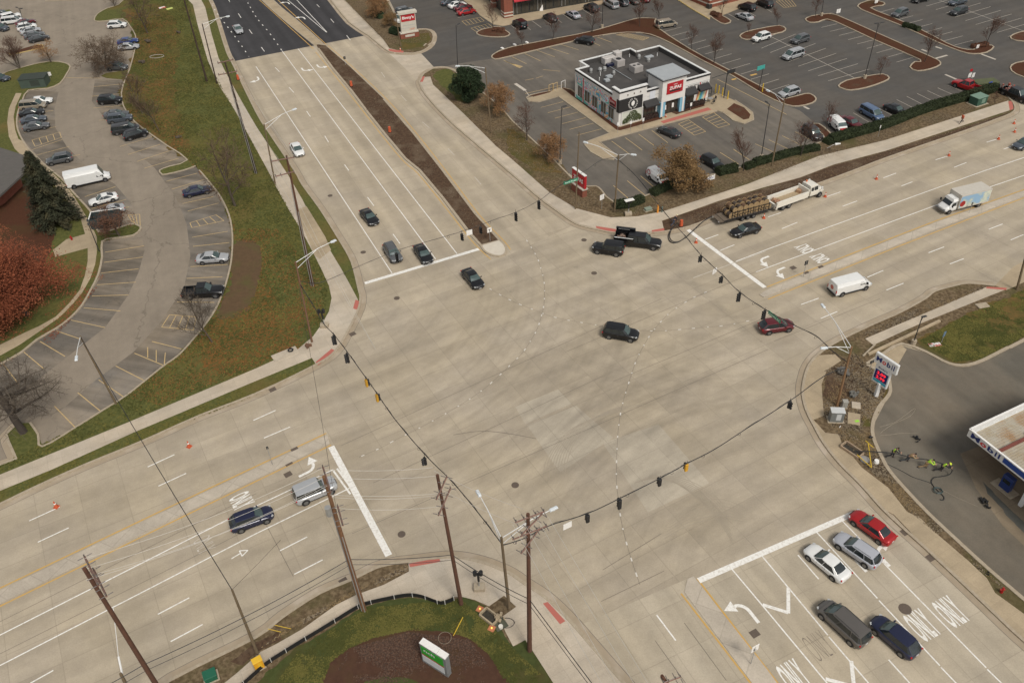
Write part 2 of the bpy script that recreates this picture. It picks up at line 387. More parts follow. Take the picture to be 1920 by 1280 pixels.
# parking areas
area('left_parking_lot', [(-400, -120), (400, -120), (440, 160), (420, 640), (300, 730), (80, 838), (-60, 905), (-500, 1050)], .006, M_LEFT)
area('stall_band_west', [(190, 455), (267, 449), (271, 470), (260, 510), (241, 553), (197, 614), (122, 672), (40, 735), (-60, 790), (-80, 730), (0, 680), (70, 637), (155, 572), (188, 520)], .010, M_STALL)
area('stall_band_east', [(178, 150), (240, 150), (240, 200), (246, 222), (282, 252), (352, 301), (384, 325), (430, 405), (437, 440), (435, 480), (420, 545), (385, 610), (335, 667), (272, 715), (190, 772), (120, 812), (96, 785), (180, 712), (250, 660), (300, 605), (345, 540), (357, 480), (350, 420), (330, 370), (290, 315), (225, 260), (172, 190)], .010, M_STALL)
area('stall_band_building', [(54, 170), (110, 172), (102, 205), (104, 240), (125, 275), (170, 320), (215, 345), (245, 380), (262, 425), (185, 440), (170, 397), (132, 355), (90, 315), (38, 255), (32, 220), (40, 190)], .010, M_STALL)
area('right_parking_lot', [(690, -80), (740, 20), (790, 102), (817, 130), (860, 140), (960, 240), (1060, 320), (1150, 388), (1260, 352), (1400, 325), (1530, 285), (1660, 240), (1860, 175), (1888, 192), (1990, 150), (2400, 60), (2400, -160)], .006, M_LOT)
area('cafe_parking_lot', [(819, 128), (870, 118), (925, 110), (1080, 72), (1150, 60), (1240, 70), (1320, 112), (1430, 175), (1475, 198), (1500, 208), (1530, 232), (1550, 262), (1400, 318), (1260, 352), (1150, 388), (1050, 312), (960, 232), (862, 140)], .010, M_CAFE)
area('driveway_apron', [(690, 66), (722, 92), (745, 99), (790, 101), (817, 130), (800, 140), (787, 155), (740, 110)], .012, M_WALK)
area('station_forecourt', [(1690, 648), (1660, 662), (1625, 683), (1665, 702), (1667, 740), (1636, 800), (1650, 855), (1690, 912), (1737, 962), (1920, 1127), (2600, 1750), (2900, 900), (2200, 520), (1920, 638), (1845, 676), (1800, 686), (1735, 661)], .006, M_GAS)
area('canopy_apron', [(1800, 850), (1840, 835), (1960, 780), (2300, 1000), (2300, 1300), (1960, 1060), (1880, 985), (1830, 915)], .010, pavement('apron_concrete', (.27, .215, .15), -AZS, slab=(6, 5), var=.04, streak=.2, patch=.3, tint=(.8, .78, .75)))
area('oil_stain', [(1843, 902), (1862, 920), (1925, 985), (1960, 1030), (1930, 1010), (1880, 955), (1850, 925)], .0125, pm('oil_dark', (.075, .075, .065), (.11, .105, .09), .8, .9), rag=.25)
area('east_driveway', [(1865, 536), (1887, 545), (1920, 530), (2050, 470), (2030, 430), (1900, 500)], .006, M_TAN)
# verges
area('verge_left', [(385, -60), (392, 0), (400, 18), (410, 50), (425, 98), (437, 122), (480, 210), (505, 250), (552, 320), (567, 347), (600, 392), (630, 440), (655, 482), (665, 510), (672, 540), (676, 557), (672, 582), (665, 597), (652, 622), (630, 658), (592, 685), (480, 739), (375, 780), (265, 829), (160, 872), (62, 916), (0, 946), (-150, 1015), (-300, 1085), (-300, 1010), (-40, 890), (0, 872), (32, 860), (27, 852), (17, 830), (12, 815), (27, 800), (40, 794), (57, 793), (72, 815), (80, 838),
  (142, 802), (190, 772), (235, 744), (272, 715), (307, 687), (335, 667), (360, 640), (385, 610), (405, 580), (420, 545), (430, 510), (435, 480), (436, 440), (430, 405), (415, 372), (395, 345), (374, 320), (367, 312), (345, 320), (310, 328), (303, 327), (300, 320), (318, 313), (352, 301), (315, 275), (282, 252), (262, 237), (246, 222), (232, 200), (228, 175), (235, 150), (200, 147), (190, 143), (200, 138), (243, 132), (250, 107), (255, 82), (254, 67), (244, 50), (230, 36), (200, 40), (183, 41), (177, 38), (183, 27), (200, 17), (222, 10), (236, -5), (250, -60)], .10, M_GRASS, -.05)
area('leafy_strip', [(232, 20), (300, 5), (330, 40), (335, 90), (325, 150), (335, 220), (350, 265), (362, 305), (352, 301), (315, 275), (282, 252), (262, 237), (246, 222), (232, 200), (228, 175), (235, 150), (243, 132), (250, 107), (255, 82), (244, 50)], .104, M_GRASSR, rag=1.6)
area('leaf_patch', [(437, 500), (470, 490), (500, 520), (520, 580), (560, 650), (500, 675), (440, 700), (380, 690), (372, 640), (400, 605), (425, 560)], .104, M_GRASSF, smooth=3, rag=1.4)
area('bare_patch', [(438, 452), (462, 447), (487, 458), (492, 490), (487, 535), (476, 570), (455, 592), (425, 597), (405, 590), (425, 550), (437, 500)], .108, pm('bare_patch_soil', (.125, .080, .045), (.095, .062, .036), 1.5, 1, .3, (.10, .085, .035), .2), smooth=3, rag=1.2)
area('island_grass_left', [(-60, 150), (0, 143), (15, 135), (62, 122), (95, 116), (122, 119), (132, 126), (125, 140), (113, 157), (88, 167), (54, 170), (42, 190), (34, 212), (32, 235), (38, 255), (50, 275), (65, 292), (90, 315), (115, 335), (132, 355), (150, 375), (170, 397), (180, 420), (185, 436), (212, 432), (245, 421), (260, 424), (264, 430), (250, 442), (217, 447), (192, 453), (192, 482), (185, 515), (172, 542), (155, 572), (132, 597), (105, 617), (70, 637), (42, 660), (7, 680), (-60, 715), (-300, 800), (-300, 150)], .10, M_GRASS, -.05)
area('bark_bed', [(-60, 340), (45, 345), (100, 380), (105, 430), (80, 520), (0, 600), (-60, 620)], .106, M_BEDM, rag=0.5)
area('far_island', [(85, -10), (86, 2), (140, 1), (148, -20)], .1, M_GRASS, -.05)
area('lot_divider', [(16, 100), (20, 104), (82, 90), (80, 85), (68, 85)], .1, M_MULCH, -.05)
area('end_bed_north', [(-20, 24), (18, 19), (24, 24), (10, 30), (-20, 32)], .1, M_GRASS, -.05)
SW1 = [(352, -60), (352, 0), (362, 10), (370, 45), (390, 115), (410, 160), (440, 207), (462, 247), (480, 280), (502, 320), (517, 350), (545, 400), (565, 432), (590, 480), (605, 510), (617, 537), (622, 560), (617, 585), (605, 607), (587, 632), (560, 655), (526, 671), (480, 692), (240, 793), (0, 891), (-150, 953), (-300, 1015), (-300, 1055), (-150, 988), (0, 921), (100, 880), (250, 812), (350, 770), (480, 715), (585, 672), (592, 683), (630, 657), (652, 621), (665, 596), (672, 575), (671, 562), (655, 532), (640, 505), (620, 472), (592, 425), (567, 375), (542, 332), (480, 237), (467, 215), (447, 180), (425, 140), (410, 110), (397, 65), (385, 15), (377, 0), (377, -60)]
area('sidewalk', SW1, .13, M_WALK, -.04)
area('sidewalk', [(30, 176), (17, 205), (14, 230), (17, 257), (28, 280), (60, 312), (100, 345), (140, 392), (152, 412), (160, 440), (125, 450), (100, 470), (104, 483), (125, 477), (165, 466), (165, 490), (160, 517), (150, 545), (130, 570), (105, 595), (75, 612), (40, 628), (0, 648), (-60, 678), (-60, 698), (0, 668), (38, 647), (82, 617), (112, 596), (135, 573), (155, 549), (170, 523), (179, 496), (182, 475), (182, 445), (170, 420), (155, 395), (140, 370), (125, 350), (95, 322), (62, 292), (47, 268), (35, 262), (29, 245), (26, 220), (30, 200), (41, 176)], .13, M_TAN, -.04)
area('walk_patch', [(555, 395), (575, 388), (610, 445), (621, 470), (600, 487), (590, 480)], .134, M_TAN)
for p in ([(667, 563), (674, 566), (672, 582), (662, 580)], [(592, 680), (622, 655), (628, 658), (597, 686)], [(767, 1057), (824, 1047), (826, 1054), (769, 1064)], [(1018, 1132), (1027, 1129), (1060, 1165), (1050, 1171)]):
    area('tactile_paving', p, .137, M_RED)
area('tactile_paving', [(1117, 425), (1155, 431), (1155, 438), (1119, 431)], .137, M_RED)
area('tactile_paving', [(1222, 433), (1245, 429), (1246, 435), (1222, 439)], .137, M_RED)
area('tactile_paving', [(728, 93), (757, 97), (756, 101), (730, 98)], .137, M_RED)
area('tactile_paving', [(791, 146), (797, 144), (793, 155), (788, 155)], .137, M_RED)
area('tactile_paving', [(1890, 192), (1897, 190), (1900, 205), (1893, 209)], .137, M_RED)
area('tactile_paving', [(1850, 539), (1887, 541), (1886, 545), (1848, 542)], .137, M_RED)
# south-west corner
area('verge_corner', [(250, 1330), (320, 1275), (480, 1195), (530, 1157), (600, 1112), (660, 1087), (705, 1065), (742, 1056), (767, 1053), (825, 1046), (862, 1046), (905, 1055), (937, 1067), (960, 1078), (987, 1097), (1022, 1120), (1060, 1155), (1110, 1212), (1160, 1270), (1300, 1430), (900, 1700), (300, 1600)], .10, M_SOIL, -.05)
area('corner_lawn', [(500, 1262), (562, 1213), (615, 1180), (665, 1147), (690, 1136), (730, 1126), (767, 1120), (792, 1124), (817, 1132), (849, 1127), (865, 1121), (890, 1126), (917, 1138), (925, 1148), (930, 1165), (945, 1185), (962, 1210), (985, 1200), (1005, 1230), (1037, 1280), (1180, 1480), (700, 1600), (380, 1400)], .106, pm('dark_lawn', (.075, .088, .030), (.046, .056, .019), 1.6, 1, .35, (.085, .066, .026), .1), rag=0.3)
area('mulch_bed', [(590, 1330), (605, 1280), (620, 1242), (655, 1215), (705, 1195), (767, 1182), (830, 1182), (880, 1197), (917, 1227), (950, 1270), (965, 1330), (800, 1400)], .11, pm('bed_mulch', (.088, .046, .030), (.064, .034, .023), 2, 1, .3, (.080, .050, .026), .2), smooth=3, rag=0.35)
area('bed_grass', [(680, 1290), (715, 1272), (750, 1269), (785, 1278), (800, 1300), (740, 1330)], .114, MATS['dark_lawn'], smooth=3, rag=0.4)
area('sidewalk', [(360, 1330), (445, 1262), (490, 1222), (520, 1207), (567, 1180), (630, 1135), (670, 1115), (720, 1097), (767, 1072), (766, 1055), (825, 1047), (862, 1047), (905, 1056), (937, 1068), (960, 1079), (987, 1098), (1022, 1121), (1060, 1156), (1110, 1213), (1160, 1271), (1280, 1420), (1140, 1420), (1037, 1280), (1005, 1230), (985, 1200), (962, 1212), (948, 1185), (937, 1160), (968, 1138), (945, 1117), (917, 1137), (890, 1125), (865, 1119), (849, 1120), (830, 1128), (817, 1127), (792, 1117), (767, 1114), (730, 1120), (687, 1130), (665, 1140), (615, 1172), (562, 1205), (530, 1225), (500, 1245), (400, 1330)], .13, M_WALK, -.04)
area('turned_soil', [(432, 1240), (480, 1205), (525, 1180), (530, 1200), (492, 1222), (455, 1250)], .104, M_DIRT, rag=0.4)
# north-east corner
area('verge_right', [(960, 306), (930, 280), (870, 218), (812, 163), (800, 148), (790, 150), (795, 140), (812, 130), (835, 129), (852, 135), (905, 175), (945, 210), (960, 228), (1005, 270), (1047, 310), (1055, 309), (1072, 335), (1092, 350), (1117, 350), (1128, 358), (1151, 380), (1204, 372), (1232, 358), (1262, 345), (1345, 326), (1425, 305), (1526, 273), (1548, 263), (1660, 229), (1767, 189), (1862, 163), (1876, 168), (1892, 188), (1898, 195), (1902, 205), (1895, 213), (1865, 226), (1790, 253), (1665, 296), (1600, 321), (1540, 343), (1440, 376), (1345, 406), (1295, 424), (1247, 434), (1150, 436), (1082, 420), (1007, 367)], .10, M_SOIL, -.05)
area('grass_patch_right', [(812, 145), (835, 131), (852, 136), (880, 160), (870, 195), (845, 175)], .105, M_GRASS, smooth=2, rag=0.8)
area('grass_patch_right', [(950, 240), (985, 262), (1040, 315), (1052, 325), (1000, 320), (960, 285)], .105, M_GRASSR, smooth=2, rag=0.8)
area('corner_soil', [(1050, 345), (1085, 355), (1128, 362), (1151, 384), (1210, 376), (1240, 362), (1245, 385), (1195, 402), (1140, 402), (1085, 385), (1040, 360)], .105, M_SOIL, rag=0.8)  # ragged patch in the same bare soil material as the verge
area('dirt_strip', [(1246, 433), (1295, 423), (1345, 405), (1440, 375), (1540, 342), (1600, 320), (1665, 295), (1790, 252), (1865, 225), (1897, 211), (1660, 286), (1562, 312), (1500, 335), (1440, 352), (1385, 368), (1285, 401), (1241, 416)], .112, M_DIRT)
area('sidewalk', [(642, 0), (717, 75), (730, 92), (757, 98), (740, 101), (722, 93), (692, 68), (655, 43), (620, 0), (570, -60), (590, -60)], .13, M_WALK, -.04)
area('sidewalk', [(807, 145), (812, 160), (870, 215), (930, 275), (960, 300), (1030, 362), (1080, 392), (1145, 409), (1195, 407), (1245, 397), (1330, 370), (1400, 347), (1535, 294), (1660, 264), (1890, 190), (1899, 206), (1660, 284), (1562, 310), (1500, 334), (1430, 353), (1350, 377), (1285, 400), (1241, 415), (1245, 433), (1200, 437), (1150, 436), (1120, 430), (1082, 420), (1047, 397), (1007, 367), (960, 326), (890, 267), (842, 225), (800, 180), (788, 157), (793, 146)], .13, M_WALK, -.04)
area('verge_sign', [(644, -2), (719, 74), (731, 92), (745, 98), (775, 99), (795, 94), (807, 85), (812, 70), (808, 60), (797, 57), (780, 58), (755, 55), (742, 35), (733, 15), (718, -10), (700, -60), (600, -60)], .10, M_SOIL, -.05)
area('sign_grass', [(748, 75), (770, 66), (805, 62), (808, 75), (795, 90), (760, 94)], .105, M_GRASSR, rag=0.6)
# south-east corner
area('verge_station', [(1700, 965), (1670, 962), (1655, 955), (1615, 910), (1575, 870), (1545, 832), (1527, 800), (1512, 770), (1505, 740), (1507, 715), (1517, 685), (1540, 660), (1577, 637), (1640, 607), (1690, 585), (1735, 560), (1752, 546), (1787, 537), (1815, 532), (1865, 536), (1887, 545), (1920, 530), (2060, 470), (2150, 510), (1920, 638), (1890, 652), (1845, 675), (1815, 685), (1790, 685), (1767, 677), (1735, 660), (1690, 645), (1660, 660), (1622, 683), (1640, 693), (1662, 700), (1667, 722), (1667, 740), (1647, 765), (1636, 795), (1637, 820), (1650, 852), (1665, 880), (1690, 910), (1737, 960), (1790, 1010), (1850, 1065), (1920, 1125), (2000, 1195), (2000, 1270), (1920, 1202), (1885, 1170), (1822, 1110), (1737, 1030)], .10, M_SOIL, -.05)
area('station_lawn', [(1770, 612), (1810, 590), (1880, 560), (1960, 530), (1920, 635), (1845, 672), (1790, 680), (1735, 655), (1720, 640)], .106, M_GRASSR, rag=0.8)
area('station_lawn', [(1650, 700), (1660, 705), (1664, 738), (1644, 765), (1633, 798), (1620, 800), (1612, 790), (1630, 740), (1622, 715)], .106, M_GRASSR, rag=0.8)
area('dug_soil', [(1555, 695), (1600, 672), (1620, 690), (1612, 730), (1610, 775), (1600, 790), (1570, 785), (1550, 775), (1545, 745), (1548, 712)], .105, M_DIRT, rag=0.7)
area('sidewalk', [(1535, 667), (1565, 665), (1577, 677), (1550, 695), (1540, 722), (1542, 750), (1545, 780), (1525, 788), (1547, 812), (1572, 815), (1580, 837), (1595, 852), (1615, 877), (1665, 915), (1700, 960), (1725, 972), (1760, 1005), (1815, 1052), (1850, 1085), (1865, 1112), (1920, 1152), (2000, 1220), (2000, 1270), (1920, 1202), (1885, 1170), (1822, 1110), (1737, 1030), (1675, 965), (1655, 955), (1615, 910), (1575, 870), (1545, 832), (1527, 800), (1512, 770), (1505, 740), (1507, 715), (1517, 685)], .12, M_TAN, -.04)
area('sidewalk', [(1622, 636), (1850, 539), (1887, 543), (1727, 607), (1695, 621), (1637, 648)], .13, M_WALK, -.04)
area('driveway_slab', [(1625, 683), (1660, 662), (1690, 647), (1700, 655), (1680, 690), (1664, 704)], .012, M_TAN)
# medians
SOILM = [(593, 83), (597, 92), (625, 130), (660, 172), (690, 212), (720, 250), (760, 298), (787, 320), (832, 374), (880, 437), (902, 461), (937, 451), (892, 402), (830, 320), (775, 250), (720, 187), (655, 125), (610, 86)]
area('median_soil', SOILM, .12, M_DIRT, -.04)
area('median_nose', [(902, 461), (937, 451), (946, 460), (949, 470), (945, 478), (935, 481), (920, 478), (908, 471)], .13, pm('new_concrete', (.60, .55, .46), (.52, .46, .38), 1, .9), -.04)
area('median_slab', [(490, 0), (540, 45), (590, 86), (606, 83), (560, 42), (511, 0), (460, -60), (435, -60)], .13, M_TAN, -.04)
EM = [(1424, 553), (1436, 545), (1555, 497), (1670, 451), (1755, 418), (1920, 358), (2300, 225), (2300, 238), (1920, 368), (1755, 430), (1690, 456), (1560, 508), (1451, 551), (1432, 558)]
M_MED = pavement('median_concrete', (.51, .445, .36), .47, slab=(3, 3), mort=.06, var=.05, patch=.15)
area('median_east', EM, .10, M_MED, -.04)
area('median_west', [(614, 816), (480, 878), (297, 964), (0, 1107), (-300, 1255), (-300, 1285), (0, 1131), (360, 955), (480, 898), (618, 831)], .05, M_MED, -.04)
area('median_south', [(1283, 1110), (1289, 1085), (1300, 1080), (1312, 1095), (1440, 1257), (1560, 1420), (1520, 1440), (1413, 1284)], .05, M_MED, -.04)
# beds in the right-hand parking area
for nm, px, mt in (('planting_strip', [(922, 107), (930, 100), (960, 89), (1080, 66), (1127, 55), (1177, 40), (1200, 35), (1230, 36), (1229, 50), (1292, 92), (1347, 122), (1370, 134), (1407, 153), (1445, 173), (1463, 184), (1473, 186), (1509, 177), (1521, 178), (1530, 186), (1523, 194), (1497, 200), (1473, 197), (1429, 177), (1375, 144), (1320, 116), (1282, 95), (1237, 72), (1200, 62), (1147, 64), (1080, 77), (983, 100), (936, 111), (926, 111)], 'S'),
  ('planting_island', [(894, 62), (905, 56), (921, 53), (936, 51), (949, 59), (956, 65), (946, 70), (920, 70), (899, 67)], 'R'),
  ('planting_island', [(1328, 28), (1337, 25), (1353, 30), (1370, 40), (1364, 45), (1351, 44)], 'R'),
  ('planting_island', [(1387, 69), (1398, 61), (1429, 54), (1461, 49), (1473, 55), (1467, 61), (1445, 66), (1417, 73), (1398, 75)], 'R'),
  ('planting_strip', [(1510, 37), (1522, 31), (1552, 27), (1570, 30), (1640, 61), (1735, 103), (1750, 110), (1760, 115), (1763, 122), (1745, 130), (1720, 134), (1706, 127), (1715, 117), (1725, 113), (1640, 76), (1565, 41), (1545, 38), (1535, 42), (1518, 43)], 'S'),
  ('planting_strip', [(1610, 10), (1620, 5), (1635, 1), (1657, 6), (1655, 11), (1632, 16), (1665, 30), (1727, 57), (1775, 82), (1802, 92), (1825, 94), (1850, 85), (1863, 89), (1850, 99), (1825, 102), (1800, 97), (1757, 80), (1685, 47), (1615, 19)], 'S'),
  ('planting_island', [(1572, 162), (1587, 152), (1625, 144), (1655, 140), (1667, 147), (1657, 154), (1625, 165), (1595, 170), (1580, 167)], 'R'),
  ('planting_island', [(1894, 70), (1910, 62), (1940, 58), (1940, 77), (1905, 77)], 'R'),
  ('planting_island', [(1894, 128), (1905, 119), (1940, 116), (1940, 148), (1905, 140)], 'S'),
  ('planting_island', [(1522, 236), (1535, 233), (1556, 250), (1560, 262), (1550, 268), (1542, 253)], 'R')):
    area(nm, px, .10, M_MULCH if mt == 'R' else M_BEDM, -.05); kerb(px, True, .26, .16, 2)
# cafe walks
area('sidewalk', [(989, 185), (993, 190), (1010, 191), (1047, 181), (1143, 250), (1100, 268), (1097, 272), (1108, 285), (1130, 297), (1150, 299), (1156, 293), (1122, 267), (1160, 256), (1237, 235), (1345, 208), (1358, 212), (1375, 226), (1395, 232), (1412, 224), (1410, 212), (1394, 200), (1378, 190), (1345, 175), (1328, 186), (1160, 234), (1072, 168), (1052, 165), (1030, 172)], .13, M_TAN, -.04)
area('planting_bed', [(1052, 165), (1070, 170), (1162, 240), (1240, 217), (1242, 224), (1163, 246), (1156, 245)], .15, M_MULCH)
area('planting_bed', [(1258, 212), (1320, 194), (1321, 200), (1268, 216)], .15, M_MULCH)
area('planting_bed', [(1363, 206), (1376, 195), (1395, 203), (1407, 216), (1404, 224), (1394, 226)], .15, M_MULCH)
area('planting_bed', [(994, 181), (1012, 176), (1028, 172), (1036, 171), (1030, 175), (1000, 183)], .15, M_MULCH)
area('brick_paving', [(1238, 229), (1244, 233), (1334, 207), (1327, 203)], .136, M_RED)
area('sidewalk', [(867, -20), (867, 0), (885, 14), (900, 30), (925, 47), (942, 50), (1080, 22), (1300, -40)], .13, M_TAN, -.04)
area('sidewalk', [(1262, -5), (1296, 17), (1330, 36), (1338, 25), (1353, 30), (1440, -5), (1440, -40), (1250, -40)], .13, M_TAN, -.04)
# kerbs
kerb([(392, 0), (400, 18), (410, 50), (425, 98), (437, 122), (480, 210), (505, 250), (552, 320), (567, 347), (600, 392), (630, 440), (655, 482), (665, 510), (672, 540), (676, 557), (674, 575), (665, 597), (652, 622), (630, 658), (592, 685), (480, 739), (375, 780), (265, 829), (160, 872), (62, 916), (0, 946), (-150, 1015)])
kerb([(-40, 890), (0, 872), (32, 860), (27, 852), (17, 830), (12, 815), (27, 800), (40, 794)], smooth=1)
kerb([(57, 793), (72, 815), (80, 838), (142, 802), (190, 772), (235, 744), (272, 715), (307, 687), (335, 667), (360, 640), (385, 610), (405, 580), (420, 545), (430, 510), (435, 480), (436, 440), (430, 405), (415, 372), (395, 345), (374, 320)], w=.25)
kerb([(367, 312), (345, 320), (310, 328), (303, 327), (300, 320), (318, 313), (352, 301), (315, 275), (282, 252), (262, 237), (246, 222), (232, 200), (228, 175), (235, 150), (243, 132), (250, 107), (255, 82), (254, 67), (244, 50), (230, 36), (200, 40), (183, 41), (177, 38), (183, 27), (200, 17), (222, 10), (236, -5)], w=.25, smooth=2)
kerb([(0, 143), (15, 135), (62, 122), (95, 116), (122, 119), (132, 126), (125, 140), (113, 157), (88, 167), (54, 170), (42, 190), (34, 212), (32, 235), (38, 255), (50, 275), (65, 292), (90, 315), (115, 335), (132, 355), (150, 375), (170, 397), (180, 420), (185, 436), (212, 432), (245, 421), (260, 424), (264, 430), (250, 442), (217, 447), (192, 453), (192, 482), (185, 515), (172, 542), (155, 572), (132, 597), (105, 617), (70, 637), (42, 660), (7, 680), (-60, 715)], w=.3, smooth=2)
kerb([(250, 1330), (320, 1275), (480, 1195), (530, 1157), (600, 1112), (660, 1087), (705, 1065), (742, 1056), (767, 1053), (825, 1046), (862, 1046), (905, 1055), (937, 1067), (960, 1078), (987, 1097), (1022, 1120), (1060, 1155), (1110, 1212), (1160, 1270), (1300, 1430)])
kerb([(570, -60), (620, 0), (655, 43), (692, 68), (722, 93), (740, 100), (775, 101), (795, 95), (808, 85), (813, 70), (808, 60), (797, 56), (780, 57)], smooth=2)
kerb([(852, 134), (835, 128), (812, 129), (795, 139), (789, 150), (787, 157), (800, 181), (842, 226), (890, 268), (960, 327), (1007, 368), (1047, 398), (1082, 421), (1120, 431), (1150, 437), (1200, 438), (1247, 435), (1295, 425), (1345, 406), (1440, 376), (1540, 343), (1600, 321), (1665, 296), (1790, 253), (1865, 226), (1895, 214), (1903, 205), (1899, 193), (1890, 183), (1876, 168)])
kerb([(852, 134), (905, 174), (945, 209), (960, 227), (1005, 269), (1047, 309), (1072, 335), (1092, 350), (1117, 350), (1128, 358), (1151, 380), (1204, 371), (1232, 357), (1262, 345)], w=.25, smooth=2)
kerb([(1262, 345), (1345, 326), (1425, 305), (1526, 273), (1548, 263), (1660, 229), (1767, 189), (1862, 163), (1876, 168)], w=.25, smooth=1)
kerb([(1700, 997), (1655, 955), (1615, 910), (1575, 870), (1545, 832), (1527, 800), (1512, 770), (1505, 740), (1507, 715), (1517, 685), (1540, 660), (1577, 637), (1640, 607), (1690, 585), (1735, 560), (1752, 547), (1787, 537), (1815, 532), (1865, 536)])
kerb([(1700, 997), (1737, 1030), (1822, 1110), (1885, 1170), (1920, 1202), (2000, 1270)])
kerb([(1625, 684), (1641, 693), (1662, 700), (1668, 722), (1667, 740), (1647, 765), (1636, 795), (1637, 820), (1650, 852), (1665, 880), (1690, 910), (1737, 960), (1790, 1010), (1850, 1065), (1920, 1125), (2000, 1195)], w=.4)
kerb([(1625, 683), (1660, 661), (1690, 645), (1735, 660), (1767, 677), (1790, 685), (1815, 685), (1845, 675), (1890, 652), (1920, 638), (2150, 510)], w=.4, smooth=2)
kerb(SOILM[1:16], w=.45, smooth=1, z=.15)
kerb(SOILM[-1:]+SOILM[:1], w=.4, smooth=0, z=.15)
kerb([(902, 461), (908, 471), (920, 478), (935, 481), (945, 478), (949, 470), (946, 460), (937, 451)], w=.3)
kerb([(435, -60), (490, 0), (540, 45), (590, 86)], w=.3); kerb([(460, -60), (511, 0), (560, 42), (606, 83)], w=.3)
kerb([(1052, 165), (1030, 172), (995, 179), (987, 184), (992, 191), (1010, 192), (1047, 182), (1143, 251)], w=.2, smooth=1)
kerb([(1143, 251), (1100, 267), (1096, 272), (1108, 286), (1130, 298), (1150, 300), (1157, 293), (1124, 267), (1160, 257), (1237, 236), (1345, 209), (1357, 213), (1375, 227), (1395, 233), (1413, 225), (1411, 212), (1395, 200), (1378, 189)], w=.2, smooth=1)
kerb([(85, -10), (86, 2), (140, 1), (148, -20)], w=.3, smooth=1); kerb([(16, 100), (20, 104), (82, 90), (80, 85), (68, 85)], w=.25, smooth=1, mat=pm('yellow_kerb', (.5, .36, .12), (.4, .31, .16), 3, .9))
kerb([(1255, -10), (1296, 17), (1330, 37)], w=.3, smooth=0, mat=MATS['yellow_kerb'], z=.17)
# ------------------------------------------------------------------ painted markings
W6 = .62
line((684, 531), (898, 467), W6); line((1290, 431), (1434, 539), .66); line((621, 837), (729, 1041), .72); line((1310, 1088), (1601, 962), .62)
for a, b in (((480, 125), (735, 512)), ((529, 96), (817, 486)), ((559, 92), (857, 476)), ((1380, 490), (1440, 467)), ((1440, 467), (1847, 320)), ((1847, 320), (2100, 236)), ((1417, 510), (1752, 386)), ((1752, 386), (2000, 302)),
             ((-200, 1290), (0, 1190)), ((0, 1190), (430, 972)), ((430, 972), (625, 880)), ((-200, 1350), (0, 1247)), ((0, 1247), (480, 1000)), ((480, 1000), (655, 915)),
             ((1372, 1066), (1440, 1147)), ((1440, 1147), (1570, 1303)), ((1429, 1042), (1552, 1190)), ((1554, 1193), (1680, 1340)), ((1531, 997), (1645, 1121)), ((1648, 1125), (1762, 1247)), ((1764, 1250), (1850, 1340)), ((1579, 976), (1849, 1251)), ((1851, 1254), (1950, 1350)), ((1496, 1040), (1535, 1085)), ((1666, 1236), (1760, 1340)), ((1231, 1152), (1267, 1200))):
    line(a, b, .14)
for a, b in (((625, 882), (657, 926)), ((632, 878), (664, 922))): line(a, b, .22)
for a, b in (((516, 127), (524, 135)), ((542, 164), (551, 174)), ((575, 209), (582, 219)), ((609, 255), (616, 267)), ((646, 309), (654, 320)), ((689, 370), (701, 386)), ((737, 439), (750, 457)), ((447, 26), (452, 34)), ((467, 56), (473, 64)), ((490, 89), (496, 97)), ((594, 9), (599, 14)), ((620, 36), (626, 43)), ((425, -6), (431, 4)), ((650, 67), (657, 76)),
             ((1322, 449), (1347, 440)), ((1350, 470), (1377, 459)), ((1440, 407), (1464, 399)), ((1466, 429), (1495, 417)), ((1550, 369), (1576, 360)), ((1580, 387), (1607, 377)), ((1656, 334), (1680, 325)), ((1690, 349), (1711, 341)), ((1754, 300), (1780, 292)), ((1789, 314), (1812, 305)), ((1850, 267), (1870, 261)), ((1882, 280), (1905, 272)),
             ((1626, 520), (1656, 507)), ((1662, 544), (1694, 531)), ((1741, 474), (1770, 463)), ((1781, 495), (1807, 485)), ((1854, 430), (1880, 420)), ((1895, 450), (1919, 440)), ((1502, 571), (1535, 559)), ((1539, 597), (1570, 584)),
             ((277, 875), (327, 852)), ((297, 911), (349, 887)), ((475, 788), (517, 769)), ((495, 821), (544, 800)), ((55, 976), (112, 950)), ((71, 1016), (129, 989)), ((296, 1151), (355, 1120)), ((320, 1202), (380, 1170)), ((57, 1280), (100, 1256)), ((525, 1032), (576, 1006)), ((552, 1076), (605, 1049))):
    line(a, b, .14)
for a, b in (((715, 136), (722, 146)), ((752, 179), (762, 190)), ((792, 229), (805, 240)), ((840, 279), (852, 291)), ((890, 332), (902, 346)), ((1436, 471), (1300, 521))): line(a, b, .12, M_WORN)
line((539, 0), (612, 61), .14); line((556, 0), (613, 61), .14)
dashes([(456, -10), (480, 32), (505, 62), (529, 96)], 1.0, 2.6, .2); dashes([(398, 10), (406, 24), (430, 55), (450, 82), (467, 107)], 1.0, 2.6, .2)
